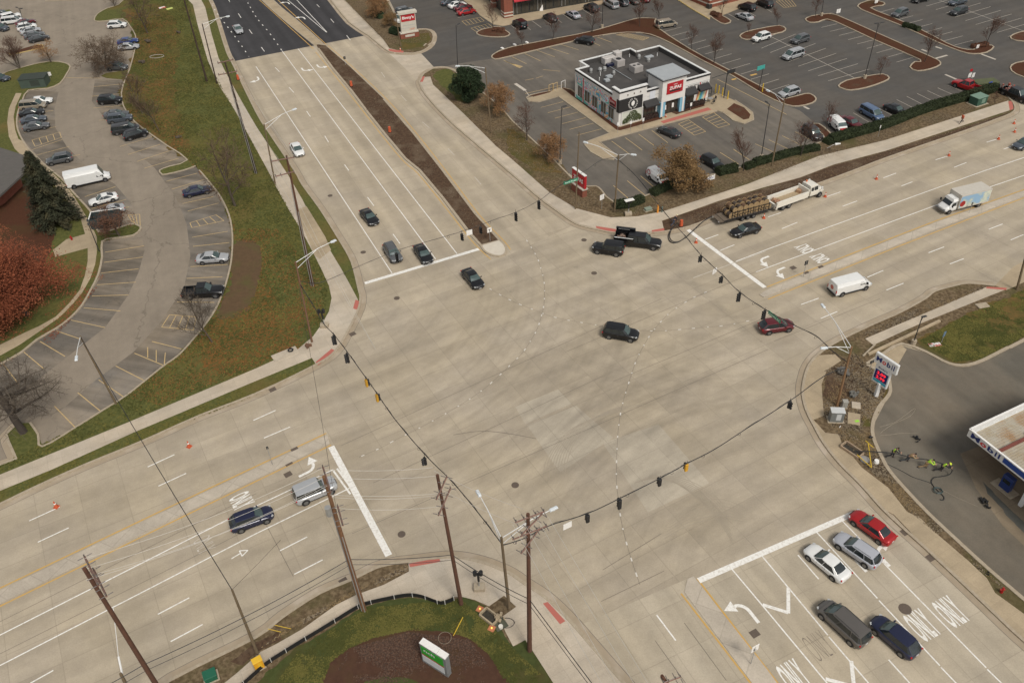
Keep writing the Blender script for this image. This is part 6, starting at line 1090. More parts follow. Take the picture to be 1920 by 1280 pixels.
part('trellis_panel', [wallbox(.75, 5.1, -.05, -.01, .35, 2.55)], pm('trellis_white', (.62, .62, .55), (.5, .52, .42), 3, .8)); part('trellis_frame', [wallbox(.55, .75, -.14, -.01, .2, 2.7), wallbox(5.1, 5.3, -.14, -.01, .2, 2.7), wallbox(.55, 5.3, -.15, -.01, 2.55, 2.72)], M_STUC)
m_ = MB()
for i in range(520):
    x = .9+R.random()*4.1; mx_ = .45+1.75*math.exp(-((x-3.1)/1.5)**2); z = .3+R.random()**.8*mx_; a_ = R.random()*3; s_ = .09+R.random()*.08
    m_.add([(x-s_*math.cos(a_), -.08-R.random()*.12, z-s_*math.sin(a_)), (x+s_*.6, -.1-R.random()*.12, z), (x+s_*math.cos(a_), -.09, z+s_*math.sin(a_)), (x-s_*.5, -.14, z+s_)], [(0, 1, 2, 3)])
m_.build('climbing_plant', pm('vine_leaf', (.045, .07, .022), (.09, .10, .04), 2, .8), cafe)
part('mural', [wallbox(-.035, 0, 3.4, 15.0, 3.05, 4.7), wallbox(-.033, 0, 2.0, 15.0, 0.05, .72), wallbox(-.034, 0, 3.35, 4.15, .72, 3.05), wallbox(-.034, 0, 5.95, 7.15, .72, 3.05), wallbox(-.034, 0, 9.05, 9.85, .72, 3.05), wallbox(-.034, 0, 11.75, 12.55, .72, 3.05)], M_MURAL)
part('mural_edge', [wallbox(-.04, 0, 12.1, 12.5, .1, 4.9)], pm('mural_red', (.55, .10, .10), (.5, .1, .12), 1, .6))
part('wall_sign', [wallbox(-.09, 0, 1.05, 3.1, 3.35, 4.75)], M_SRED); part('wall_sign_band', [wallbox(-.12, -.09, 1.3, 2.9, 3.5, 3.8), wallbox(-.07, 0, 1.05, 3.1, 2.98, 3.22)], M_BLK)
lettering(cafe, 'ZUPAS', (-.09, 2.08, 4.1), (0, -1, 0), UP, 1.5, .35, M_TAPE, .03, .02)
for k, c_ in enumerate(((.60, .20, .10), (.66, .52, .22), (.10, .40, .34), (.10, .36, .55), (.35, .55, .45), (.70, .60, .38), (.62, .26, .18))):
    m_ = MB(); x0 = 17.55+k*.33; m_.add([(x0, -.012-k*.0005, .75), (x0+.34, -.012-k*.0005, .75), (x0+.95, -.012-k*.0005, 2.95), (x0+.6, -.012-k*.0005, 2.95)], [(0, 1, 2, 3)]); m_.build('painted_stripe', pm('stripe_%d' % k, c_, None, 2, .6), cafe)
lettering(cafe, 'MOBILE ORDER', (16.7, 0, 4.05), (1, 0, 0), UP, 2.6, .24, M_BLK, .03, .02); lettering(cafe, 'PICK-UP', (19.4, 0, 4.05), (1, 0, 0), UP, 1.5, .24, M_BLK, .03, .02); part('red_drop', [wallbox(18.2, 18.42, -.05, 0, 3.9, 4.3)], M_SRED)
part('banner', [wallbox(6.7, 7.9, -.07, -.03, 3.75, 5.25)], pm('banner_white', (.66, .67, .69), (.55, .57, .62), 3, .7))
# rooftop equipment
def unit(name, c, d, mat=M_UNIT, fans=0, rz=0):
    m_ = MB().box(c, d, rz); o = m_.build(name, mat, cafe, bevel=.04)
    for k in range(fans): MB().cyl((c[0]+(k-.5*(fans-1))*d[0]/max(1, fans), c[1], c[2]+d[2]/2), (c[0]+(k-.5*(fans-1))*d[0]/max(1, fans), c[1], c[2]+d[2]/2+.05), min(d[0]/max(1, fans), d[1])*.3, 12).build('fan', M_TRIM, o)
    return o
unit('air_handler', (9.3, 14.4, 5.35), (1.8, 2.0, 1.3), M_UNIT, 1); unit('air_handler', (10.6, 10.2, 5.3), (2.0, 2.0, 1.2), M_UNIT, 2); unit('air_handler', (12.3, 6.0, 5.2), (3.2, 2.2, 1.0), M_UNIT, 2); unit('kitchen_vent', (8.2, 16.2, 5.4), (2.6, 1.4, 1.3), pm('vent_white', (.54, .51, .48), (.42, .39, .36), 1.2, .6)); unit('kitchen_vent', (10.4, 16.6, 5.6), (1.4, 1.4, 1.8), MATS['vent_white']); unit('condenser', (8.0, 14.9, 5.0), (2.2, .8, .5), P_NAVY)
unit('skylight', (3.1, 9.0, 5.0), (1.0, .9, .45), M_CAP); unit('skylight', (4.4, 10.2, 5.0), (1.2, .9, .45), M_CAP); unit('skylight', (16.5, 14.2, 4.9), (1.7, .9, .3), M_CAP); part('gas_pipe', [wallbox(7.3, 7.4, 7, 14.5, 4.8, 4.88)], M_CAP)
for x, y, r_ in ((4.6, 13.7, .42), (5.6, 13.6, .42), (6.0, 11.0, .34), (2.9, 14.3, .36), (14.6, 15.0, .38), (15.2, 12.6, .38)):
    m_ = MB(); m_.cyl((x, y, 4.7), (x, y, 5.15), r_*.8, 12); m_.cyl((x, y, 5.15), (x, y, 5.5), r_, 12, r_*.7); m_.build('roof_ventilator', M_GALV, cafe)
for x, y in ((3.6, 12.0), (2.2, 10.2), (13.4, 16.6), (18.3, 14.0)): MB().cyl((x, y, 4.7), (x, y, 5.35), .08, 6).build('vent_pipe', M_WHM, cafe)
# patio, clearance bar, bollards, chairs and the menu sign
def simple(name, label, cat, mb, mat, loc=None, rz=0, group=None, **k): o = mb.build(name, mat, None, loc, rz, **k); return setp(o, label, cat, group)
M_BOL = pm('bollard_yellow', (.62, .42, .03), (.55, .36, .03), 3, .6)
for k, px in enumerate(((1341, 174), (1347, 177), (1354, 181), (1364, 187), (1429, 173))):
    simple('bollard', ('yellow bollard nearest the cafe wall on the patio side', 'second yellow bollard of the patio row', 'third yellow bollard of the patio row', 'yellow bollard at the foot of the clearance bar', 'yellow bollard below the green menu board')[k], 'bollard', MB().cyl((0, 0, 0), (0, 0, 1.7), .11, 8).cyl((0, 0, 1.7), (0, 0, 1.78), .11, 8, .05), M_BOL, G(*px), group='yellow bollards of the drive-through')
for px, l_ in (((1033, 172), 'pale yellow bollard left of the cafe by the mulch'), ((1041, 170), 'yellow guard post behind the left cafe wall'), ((1056, 166), 'pale guard post at the back left cafe corner')):
    simple('guard_post', l_, 'post', MB().tube([(-.5, 0, 0), (-.5, 0, 1.5), (.5, 0, 1.6), (.5, 0, 0)], .07, 6), M_YELL if px[0] < 1050 else M_CREAM if 'M_CREAM' in globals() else M_TAPE, G(*px), .6)
b, t, h = pole_geo((1357, 184), (1364, 137)); root = empty('clearance_bar', b, 0, 'black clearance bar over the cafe drive-through lane', 'clearance bar'); MB().tube([Vector((0, 0, 0)), t-b], .09, 8).build('post', M_DKM, root); e_ = at_h((1335, 147), h)-b; MB().tube([t-b, e_], .06, 6).build('swing_arm', M_DKM, root); MB().box(t-b+EX*.9+Vector((0, 0, .1)), (1.9, .12, .7), math.atan2(EX.y, EX.x)).build('clearance_sign', M_DKM, root)
b, t, h = pole_geo((1423, 168), (1431, 128)); root = empty('menu_sign', b, 0, 'green pick-up sign on a black post at the drive-through strip', 'sign'); MB().tube([Vector((0, 0, 0)), t-b], .07, 8).build('post', M_DKM, root); panel(root, 'sign_plate', t-b+Vector((-.5, -.2, .2)), EX, UP, 1.9, .8, .08, pm('teal_sign', (.05, .30, .27), (.06, .36, .32), 4, .5))
for px, l_ in (((1331, 191), 'patio table with metal chairs beside the cafe'),):
    root = empty('patio_table', G(*px, .13), 0, l_, 'table'); MB().cyl((0, 0, .7), (0, 0, .74), .5, 12).build('table_top', M_GALV, root); MB().cyl((0, 0, 0), (0, 0, .7), .05, 6).build('leg', M_GALV, root)
for k in range(4):
    a_ = k*1.57+.4; c_ = G(1331, 191, .13)+Vector((math.cos(a_), math.sin(a_), 0))*1.1; root = empty('patio_chair', c_, a_, 'one of the four metal chairs round the cafe patio table', 'chair', 'patio chairs of the cafe'); MB().box((0, 0, .45), (.45, .45, .04)).build('seat', M_DKM, root); MB().box((.2, 0, .7), (.04, .45, .5)).build('backrest', M_DKM, root)
    for q in ((-.2, -.2), (.2, -.2), (.2, .2), (-.2, .2)): MB().cyl((q[0], q[1], 0), (q[0], q[1], .45), .02, 5).build('leg', M_DKM, root)
m_ = MB(); EXA = math.atan2(EX.y, EX.x)
for i in range(5): m_.box((i*1.3, 0, .9), (.08, .08, 1.8))
m_.box((2.6, 0, 1.75), (5.3, .06, .08)); m_.box((2.6, 0, .3), (5.3, .06, .08)); simple('patio_fence', 'low dark patio railing beside the cafe right wall', 'railing', m_, M_DKM, G(1333, 180), EXA+1.57)
# small sign posts by the cafe walk
for px, l_ in (((1158, 250), 'white parking sign at the front left corner of the cafe'), ((1182, 247), 'white parking sign left of the second one before the cafe'), ((1205, 242), 'white parking sign below the left cafe awning'), ((1294, 213), 'white parking sign below the middle cafe awning')):
    root = empty('parking_sign', G(*px, .13), 0, l_, 'sign', 'small signs on the cafe walk'); MB().cyl((0, 0, 0), (0, 0, 1.9), .03, 5).build('post', M_GALV, root); panel(root, 'sign_plate', (0, -.03, 1.85), EX, UP, .42, .62, .03, M_TAPE)
# ------------------------------------------------------------------ brick stores at the top edge
M_BRICK = pm('red_brick', (.26, .085, .05), (.19, .062, .038), 1.5, .9); M_STONE = pm('pale_stone', (.56, .52, .44), (.48, .44, .37), 2, .9)
S0 = G(946, 36); SX = (G(1080, 12)-G(958, 33)).normalized(); SY = Vector((-SX.y, SX.x, 0)); st_ = empty('brick_store', S0, math.atan2(SX.y, SX.x), 'brick and glass store with red awnings at the top edge', 'store')
def spart(root, name, boxes, mat):
    m_ = MB()
    for b_ in boxes: m_.box(b_[0], b_[1])
    return m_.build(name, mat, root)
spart(st_, 'wall', [wallbox(0.9, 70, 1.0, 20, 0, 9), wallbox(1.0, 4, 20, 70, 0, 9)], pm('store_dark', (.03, .032, .03), (.05, .05, .045), 1, .4)); spart(st_, 'fascia', [wallbox(0.6, 70, .7, 1.0, 5.2, 9.2), wallbox(.4, .9, 1.0, 60, 5.2, 9.2)], M_BRICK); spart(st_, 'roof', [wallbox(1, 69, 1.2, 40, 9.0, 9.15)], M_ROOF)
for x in (0, 26.6, 44):
    p_ = spart(st_, 'brick_pillar', [wallbox(x, x+2.2, 0, 2.2, 0, 9)], M_BRICK); spart(st_, 'stone_band', [wallbox(x-.06, x+2.26, -.06, 2.26, .45, .75)], M_STONE); spart(st_, 'stone_band', [wallbox(x-.06, x+2.26, -.06, 2.26, 1.2, 1.45)], M_STONE)
for y in (8, 17, 26):
    spart(st_, 'brick_pillar', [wallbox(0, 1.2, y, y+1.6, 0, 9)], M_BRICK); spart(st_, 'stone_band', [wallbox(-.06, 1.26, y-.06, y+1.66, 1.2, 1.45)], M_STONE)
M_AWN = pm('red_awning', (.48, .03, .045), (.42, .028, .04), 2, .8)
for x0, x1 in ((2.4, 8.4), (8.6, 20.5)):
    m_ = MB(); m_.add([(x0, .95, 5.0), (x1, .95, 5.0), (x1, -.5, 3.9), (x0, -.5, 3.9)], [(0, 1, 2, 3)]); m_.add([(x0, -.5, 3.9), (x1, -.5, 3.9), (x1, -.5, 3.6), (x0, -.5, 3.6)], [(0, 1, 2, 3)]); m_.build('awning', M_AWN, st_)
m_ = MB(); m_.add([(.85, 2.4, 5.0), (.85, 7.6, 5.0), (-.6, 7.6, 3.9), (-.6, 2.4, 3.9)], [(0, 1, 2, 3)]); m_.add([(-.6, 2.4, 3.9), (-.6, 7.6, 3.9), (-.6, 7.6, 3.6), (-.6, 2.4, 3.6)], [(0, 1, 2, 3)]); m_.build('awning', M_AWN, st_)
for i in range(11):
    x0 = 2.7+i*2.1; w_ = spart(st_, 'window', [wallbox(x0, x0+1.8, .93, 1.0, .4, 3.4)], M_SGL); spart(st_, 'frame', [wallbox(x0-.06, x0+.06, .88, .93, .4, 3.4), wallbox(x0+.85, x0+.93, .88, .93, .4, 3.4)], M_DKM if i % 3 else M_GALV)
for i in range(9):
    x0 = 29.3+i*3.1; w_ = spart(st_, 'window', [wallbox(x0, x0+2.7, .93, 1.0, .4, 3.6)], pm('green_glass', (.02, .05, .04), (.03, .07, .055), 1, .15))
spart(st_, 'poster', [wallbox(24.2, 26.2, .86, .92, .5, 1.9)], pm('poster_orange', (.72, .15, .04), None, 2, .6)); spart(st_, 'poster', [wallbox(24.2, 26.2, .86, .92, 1.9, 3.4)], pm('poster_mix', (.5, .45, .42), (.3, .05, .05), 1.5, .6))
for px, l_ in (((1015, 20), 'white folding board on the pavement before the storefront'),):
    m_ = MB(); m_.add([(-.4, -.35, 0), (.4, -.35, 0), (.35, 0, 1.5), (-.35, 0, 1.5), (-.4, .35, 0), (.4, .35, 0)], [(0, 1, 2, 3), (3, 2, 5, 4), (0, 1, 5, 4)]); simple('folding_board', l_, 'sign', m_, M_TAPE, G(*px, .13))
B0 = G(1329, 17); B1 = (G(1412, -5)-B0).normalized(); st2 = empty('brick_shop', B0, math.atan2(B1.y, B1.x), 'second brick building with white stone bands at the top edge', 'store')
spart(st2, 'wall', [wallbox(0, 40, 0, 40, 0, 6)], M_BRICK)
for z in (.9, 1.9): spart(st2, 'stone_band', [wallbox(-.08, 40.08, -.08, 40.08, z, z+.28)], M_STONE)
spart(st2, 'planter_box', [wallbox(-.5, .5, -.5, .5, 0, 1.1)], M_DKM)
# low roofed building at the left edge
b0 = G(46, 293, 3); b1 = G(48, 345, 3); ofb = empty('office_building', G(-40, 330), 0, 'low building with a grey roof at the left edge behind the spruce', 'building')
m_ = MB(); P_ = [G(-120, 265, 3.2), G(0, 277, 3.2), G(44, 291, 3.2), G(52, 318, 3.2), G(0, 366, 3.2), G(-120, 430, 3.2)]; o_ = ofb.location
slab_mb(m_, [p-o_ for p in P_], 2.9, 3.25); m_.build('roof', pm('office_roof', (.11, .10, .09), (.085, .078, .07), 1.2, .9), ofb)
m_ = MB(); ctr = sum(P_, Vector())/6; slab_mb(m_, [(p+(ctr-p)*.30)-o_ for p in P_], 0, 2.95); m_.build('wall', M_BRICK, ofb)
# ------------------------------------------------------------------ filling station
q0 = G(1818, 804, 5.6); U = Vector((2.7522, -6.0730, 0)).normalized(); V = Vector((-U.y, U.x, 0)); cn = empty('station_canopy', Vector((q0.x, q0.y, 0)), math.atan2(U.y, U.x), 'filling station canopy with blue and white fascia and rusty roof beams', 'canopy')
cw_, cd_ = 26, 16
m_ = MB(); m_.box((cw_/2, .06, 5.1), (cw_, .12, 1.0)); m_.box((cw_/2, cd_-.06, 5.1), (cw_, .12, 1.0)); m_.box((.06, cd_/2, 5.1), (.12, cd_-.24, 1.0)); m_.box((cw_-.06, cd_/2, 5.1), (.12, cd_-.24, 1.0)); m_.build('fascia', M_WHM, cn)
m_ = MB(); m_.box((cw_/2, .05, 5.62), (cw_+.06, .22, .06)); m_.box((.05, cd_/2, 5.62), (.22, cd_-.2, .06)); m_.build('fascia_cap', M_TAPE, cn)
m_ = MB(); m_.box((14.4, -.02, 5.15), (20.0, .03, .62)); m_.build('blue_band', pm('fascia_blue', (.012, .055, .26), (.012, .05, .24), 1, .4), cn)
m_ = MB()
for i in range(86):
    x = .3+i*.3; m_.add([(x, .15, 4.95), (x+.2, .15, 4.95), (x+.25, .15, 5.0), (x+.3, .15, 5.0), (x+.3, cd_-.15, 5.0), (x+.25, cd_-.15, 5.0), (x+.2, cd_-.15, 4.95), (x, cd_-.15, 4.95)], [(0, 1, 6, 7), (1, 2, 5, 6), (2, 3, 4, 5)])
m_.build('roof_deck', pm('ribbed_deck', (.46, .43, .36), (.36, .29, .19), .8, .7, 0, (.33, .20, .10), .35), cn); MB().box((cw_/2, cd_/2, 4.75), (cw_-.3, cd_-.3, .3)).build('ceiling', M_WHM, cn)
M_RUST = pm('rusty_beam', (.20, .06, .04), (.14, .04, .03), 2, .8)
for x in (3.4, 10.5, 17.6): MB().box((x, cd_/2, 5.12), (.3, cd_-.4, .25)).build('roof_beam', M_RUST, cn)
MB().box((9.5, 5.2, 5.3), (13, .35, .3)).build('roof_beam', M_RUST, cn)
for x, y in ((7.2, 1.6), (20, 1.6), (7.2, 13), (20, 13)): MB().box((x, y, 2.3), (.4, .4, 4.6)).build('column', M_WHM, cn, bevel=.02)
MB().box((5.2, 3.0, 5.1), (.7, .5, .2)).build('roof_box', M_TAPE, cn)
M_MNAVY = pm('letter_navy', (.012, .03, .16), None, 2, .4); M_MRED = pm('letter_red', (.62, .03, .03), None, 2, .4)
def mobil(root, c, r_, w_, h_, off):
    r_ = Vector(r_).normalized(); k = w_/4.62
    for ch, x0, x1, hh, mt in (('M', 0, 1.28, 1, M_MNAVY), ('o', 1.38, 2.28, .70, M_MRED), ('b', 2.44, 3.3, 1, M_MNAVY), ('i', 3.52, 3.74, 1, M_MNAVY), ('l', 3.98, 4.2, 1, M_MNAVY)):
        lettering(root, ch, Vector(c)+r_*(((x0+x1)/2-2.1)*k*1.1)+UP*((hh-1)*h_/2), r_, UP, (x1-x0)*k*1.05, h_*hh, mt, off, .03)
mobil(cn, (2.2, -.01, 5.12), (1, 0, 0), 3.6, .62, .03)
root = empty('fuel_pump', cn.matrix_world @ Vector((0, 0, 0)), 0); bpy.data.objects.remove(root)
bpy.context.view_layer.update()
for x, l_ in ((5.4, 'blue fuel pump under the front edge of the canopy'),):
    p = cn.matrix_world @ Vector((x-.5, 2.0, 0)); root = empty('fuel_pump', p, math.atan2(U.y, U.x), l_, 'fuel pump'); MB().box((0, 0, 1.0), (1.2, .6, 2.0)).build('cabinet', P_BLUE, root, bevel=.03); MB().box((0, -.31, 1.3), (.8, .04, .5)).build('screen', M_GLASS, root); MB().box((0, 0, .06), (2.6, 1.3, .14)).build('island_kerb', M_KERB, root)
# price sign
base = G(1642, 742, .1); h1 = 5.4; cR = (G(1687, 686, 5.9)-G(1646, 659, 5.9)); sr = cR.normalized(); ps = empty('price_sign', base, 0, 'white filling station price sign on one post, with blue panel and red digits', 'sign')
topc = (G(1646, 659, 5.9)+G(1687, 686, 5.9))/2-base; topc.z = 0
cc = topc*.55
MB().box((cc.x*.2, cc.y*.2, 1.0), (.42, .42, 2.2)).build('post', M_WHM, ps, bevel=.04)
panel(ps, 'top_board', cc+Vector((0, 0, 5.15)), sr, UP, 3.1, 1.5, .35, M_WHM, .06); panel(ps, 'lower_board', cc+Vector((0, 0, 3.1))-sr*.1, sr, UP, 2.1, 2.7, .3, M_WHM, .05)
mobil(ps, cc+Vector((0, 0, 5.2))-sr*.05, sr, 2.5, .68, .19); lettering(ps, "Bucky's", cc+Vector((0, 0, 4.12))-sr*.1, sr, UP, 1.25, .32, M_MNAVY, .165, .02)
M_PB = pm('price_blue', (.012, .03, .15), None, 2, .3); panel(ps, 'price_panel', cc+Vector((0, 0, 3.1))-sr*.1+sr.cross(UP)*.16, sr, UP, 1.75, 1.35, .03, M_PB); panel(ps, 'cyan_strip', cc+Vector((0, 0, 2.2))-sr*.1+sr.cross(UP)*.16, sr, UP, 1.75, .3, .03, pm('strip_cyan', (.05, .36, .48), None, 2, .4))
M_LED = pm('led_red', (.6, .02, .03), None, 2, .4, emit=((1, .03, .04), .7))
for k, s_ in enumerate(('3.09', '2.99')): lettering(ps, s_, cc+Vector((0, 0, 3.4-k*.6))-sr*.1, sr, UP, 1.2, .42, M_LED, .19, .03)
# green and white sign in the mulch bed
tl, tr_ = G(789, 1199, 3.3), G(838, 1230, 3.3); r_ = (tr_-tl).normalized(); c_ = (tl+tr_)/2; nn_ = r_.cross(UP)
ns = empty('roadside_sign', Vector((c_.x, c_.y, .1)), 0, 'grey boxy sign with green upper and white lower panel on the brown bed', 'sign'); W_ = (tr_-tl).length
panel(ns, 'cabinet', (0, 0, 1.55), r_, UP, W_, 3.1, .55, pm('sign_cabinet', (.26, .27, .27), (.22, .23, .23), 2, .5, metal=.3), .02); panel(ns, 'top_cap', Vector((0, 0, 3.15))-r_*(W_*.16), r_, UP, W_*.66, .12, .62, M_TAPE); panel(ns, 'top_cap', Vector((0, 0, 3.12))+r_*(W_*.34), r_, UP, W_*.32, .12, .6, M_TAPE)
panel(ns, 'green_panel', Vector((0, 0, 2.2))-r_*.08+nn_*.285, r_, UP, W_*.84, 1.2, .04, pm('bright_green', (.03, .34, .03), (.03, .29, .03), 1, .5)); panel(ns, 'red_strip', Vector((0, 0, 1.5))-r_*.08+nn_*.285, r_, UP, W_*.84, .14, .04, M_SRED); panel(ns, 'white_panel', Vector((0, 0, .88))-r_*.08+nn_*.285, r_, UP, W_*.84, 1.0, .04, pm('panel_white', (.62, .64, .64), (.56, .58, .58), 2, .5))
lettering(ns, 'nch', Vector((0, 0, 2.42))-r_*.38, r_, UP, W_*.42, .42, M_TAPE, .32, .02)
# shopping centre sign
base = G(768, 70, .1); r_ = SX; b_ = empty('shopping_centre_sign', base, 0, 'tall cream sign with a dark red panel on a brick base at the upper corner', 'sign')
panel(b_, 'brick_base', (0, 0, .55), r_, UP, 4.4, 1.2, 1.2, M_BRICK); panel(b_, 'base_plaque', Vector((0, 0, .6))+r_.cross(UP)*.62, r_, UP, 2.2, .5, .06, M_STONE); panel(b_, 'ledge', (0, 0, 1.25), r_, UP, 4.3, .2, 1.3, M_STONE); panel(b_, 'board', (0, 0, 3.4), r_, UP, 3.6, 4.2, .8, pm('sign_cream', (.56, .52, .44), (.5, .46, .38), 2, .7)); panel(b_, 'crown', (0, 0, 5.7), r_, UP, 4.3, .5, 1.3, MATS['sign_cream'])
panel(b_, 'red_panel', Vector((0, 0, 4.55))+r_.cross(UP)*.42, r_, UP, 3.2, 1.5, .06, M_SRED); lettering(b_, "Binny's", (0, 0, 4.55), r_, UP, 2.7, .85, M_TAPE, .46, .03); panel(b_, 'tenant_strip', Vector((.0, 0, 2.9))+r_.cross(UP)*.41, r_, UP, 3.1, .05, .04, M_CAP); panel(b_, 'tenant_strip', Vector((.0, 0, 2.3))+r_.cross(UP)*.41, r_, UP, 3.1, .05, .04, M_CAP); panel(b_, 'tenant_plate', Vector((0, 0, 1.95))+r_*.8+r_.cross(UP)*.41, r_, UP, 1.3, .4, .05, pm('tenant_orange', (.5, .2, .12), (.55, .5, .42), 3, .6))
# red cafe pylon
base = G(1088, 363, .1); r_ = (G(1096, 330, 4)-G(1072, 313, 4)).normalized(); b_ = empty('cafe_pylon', base, 0, 'red cafe pylon sign on a brick foot at the lot corner', 'sign')
dd_ = (G(1072, 313, 4)+G(1096, 330, 4))/2-base; dd_.z = 0; dd_ *= .5
panel(b_, 'brick_foot', dd_+Vector((0, 0, .7)), r_, UP, 3.2, 1.4, .9, M_BRICK); panel(b_, 'stone_cap', dd_+Vector((0, 0, 1.45)), r_, UP, 3.6, .15, 1.1, M_STONE)
for k in (-.92, .92):
    panel(b_, 'red_board', dd_+Vector((0, 0, 2.75))+r_*k, r_, UP, 1.7, 2.3, .4, M_SRED); panel(b_, 'board_cap', dd_+Vector((0, 0, 3.95))+r_*k, r_, UP, 1.74, .1, .5, M_TAPE)
lettering(b_, 'ZUPAS', dd_+Vector((0, 0, 2.7)), r_, UP, 2.7, .75, M_TAPE, .23, .03)
# ------------------------------------------------------------------ trees, shrubs, hedges
M_BARK = pm('grey_bark', (.105, .082, .060), (.07, .055, .040), 4, .9); M_BARKD = pm('dark_bark', (.055, .042, .032), (.035, .027, .021), 4, .9); M_TWIG = pm('fine_twigs', (.135, .095, .065), (.085, .060, .042), 2, .95); M_TWIGR = pm('reddish_twigs', (.125, .072, .052), (.085, .050, .038), 2, .95)
M_LRED = pm('rust_red_leaf', (.28, .078, .030), (.14, .038, .018), .9, .9, c3=(.34, .13, .045), s3=.35); M_LBR = pm('brown_oak_leaf', (.30, .165, .070), (.19, .10, .045), 1.2, .9); M_LOL = pm('olive_brown_leaf', (.24, .145, .055), (.15, .088, .038), 1.2, .9); M_SPR = pm('spruce_needle', (.034, .036, .014), (.018, .022, .010), 2, .9, c3=(.06, .05, .02), s3=.5); M_PINE = pm('pine_needle', (.028, .050, .016), (.014, .028, .009), 2, .9); M_HEDGE = pm('hedge_leaf', (.036, .048, .014), (.018, .028, .009), 2, .9); M_SHR = pm('purple_shrub', (.065, .036, .028), (.045, .028, .022), 2, .9)
def rv(rr, s=1): return Vector((rr.gauss(0, 1), rr.gauss(0, 1), rr.gauss(0, 1)))*s
def tree_meshes(seed, h=8.0, trunk=.16, fork=.28, spread=.55, lev=4, twig=.014, nb=(5, 4, 4, 3), upb=.35, lean=(0, 0), crownw=1.0, multi=1):
    rr = random.Random(seed); tm, cm, tips = MB(), MB(), []
    def grow(p, d, L, r, lv):
        n = 3; pts = [p]; q = Vector(p); dd = Vector(d)
        for i in range(n): dd = (dd+rv(rr, .09)+Vector((0, 0, .05 if lv < 3 else -.01))).normalized(); q = q+dd*(L/n); pts.append(Vector(q))
        (tm if lv <= 1 else cm).tube(pts, r, 6 if lv < 2 else 3, r*.6, cap=False)
        if lv >= lev: tips.append((q, dd)); return
        k = nb[min(lv, len(nb)-1)]
        for i in range(k):
            t = (fork+(1-fork)*(i+rr.random()*.8)/k) if lv == 0 else .3+.7*(i+rr.random())/k; t = min(t, 1)
            b = pts[min(int(t*n), n-1)].lerp(pts[min(int(t*n)+1, n)], t*n-int(t*n)) if t < 1 else pts[-1]
            side = rv(rr); side -= dd*side.dot(dd); side.normalize(); nd = (dd*(1-spread)+side*spread*crownw+Vector((0, 0, upb*.5))).normalized()
            grow(b, nd, L*(.62 if lv else .55)*(.8+rr.random()*.4), max(r*.5*(1-t*.3), twig), lv+1)
        grow(pts[-1], dd, L*.5, max(r*.55, twig), lv+1)
    for k in range(multi):
        d = Vector((lean[0], lean[1], 1))+(rv(rr, .22) if multi > 1 else rv(rr, .03)); d.z = 1; d.normalize(); grow(Vector((0, 0, -.1)), d, h*.58, trunk*(1 if multi == 1 else .7), 0)
    return tm, cm, tips
def leaves(mb, tips, n, size, spread, rr, droop=0):
    for i in range(n):
        q, d = tips[rr.randrange(len(tips))]; c = q+rv(rr, spread)-Vector((0, 0, droop*rr.random())); a = rv(rr).normalized(); b = a.cross(rv(rr)).normalized(); s = size*(.6+.8*rr.random())
        mb.add([c-a*s, c-b*s*.6, c+a*s, c+b*s*.6], [(0, 1, 2, 3)])
TLIB = {}
def tlib(kind):
    if kind in TLIB: return TLIB[kind]
    rr = random.Random(hash(kind) % 1000 if False else sum(map(ord, kind)))
    if kind.startswith('bare'):
        i = int(kind[4:]); tm, cm, tips = tree_meshes(31+i, 8, (.15, .13, .12, .11)[i % 4], .25, (.6, .52, .45, .5)[i % 4], 4, .021, (6, 4, 4, 3), .35)
    elif kind == 'wide': tm, cm, tips = tree_meshes(77, 8, .17, .12, .72, 5, .018, (7, 4, 3, 3, 2), .25, crownw=1.5, multi=3)
    elif kind == 'multi': tm, cm, tips = tree_meshes(91, 8, .13, .2, .5, 4, .02, (5, 4, 3, 3), .4, multi=4)
    elif kind == 'dark': tm, cm, tips = tree_meshes(13, 9, .34, .22, .75, 5, .015, (6, 4, 3, 3, 2), .12, lean=(-.12, .05), crownw=1.4)
    elif kind in ('oak', 'olive', 'smallbrown'):
        tm, cm, tips = tree_meshes({'oak': 41, 'olive': 45, 'smallbrown': 48}[kind], 7, .15, .12, .66, 4, .014, (7, 4, 4, 3), .3, crownw=1.2 if kind == 'olive' else 1.0); leaves(cm, tips, {'oak': 8000, 'olive': 13000, 'smallbrown': 1500}[kind], .11, .25, rr)
    elif kind == 'red': tm, cm, tips = tree_meshes(5, 14, .42, .1, .78, 4, .03, (9, 6, 4, 3), .14, crownw=1.7); leaves(cm, tips, 78000, .11, .6, rr, .6)
    zs = max(v[2] for v in cm.v)
    a, b = tm.mesh(kind+'_trunk', True, fix=False), cm.mesh(kind+'_crown', fix=False)
    for me in (a, b):
        for v in me.vertices: v.co /= zs
    TLIB[kind] = (a, b); return TLIB[kind]
def tree(kind, base, top, label, bark, leafm, name='bare_tree', cat='tree', group=None, rot=None, wide=1.0):
    b = G(*base, .08); h = max(2.5, top_of(b, *top)); a, c = tlib(kind); root = empty(name, b, R.random()*6.28 if rot is None else rot, label, cat, group); root.scale = (h*wide, h*wide, h)
    for nm, me, mt in (('trunk', a, bark), ('crown', c, leafm)): link(nm, me, mt, root)
    return root
GLt, GRt = 'bare trees of the left verge', 'young bare trees between the parking lots'
tree('wide', (200, 128), (190, 56), 'broad dense bare tree beside the curved lot entrance, widest on the left', M_BARK, M_TWIG, group=GLt, wide=1.25)
tree('dark', (44, 810), (22, 650), 'dark thick-trunked bare tree on the peninsula at the left edge', M_BARKD, M_BARK, rot=-.3, wide=1.3)
tree('bare0', (441, 386), (408, 240), 'wide misty bare tree on the lawn right of the navy sedan', M_BARK, M_TWIG, group=GLt, wide=1.05); tree('bare1', (398, 641), (383, 540), 'bare tree on the lot edge below the black pickup', M_BARK, M_BARK, group=GLt)
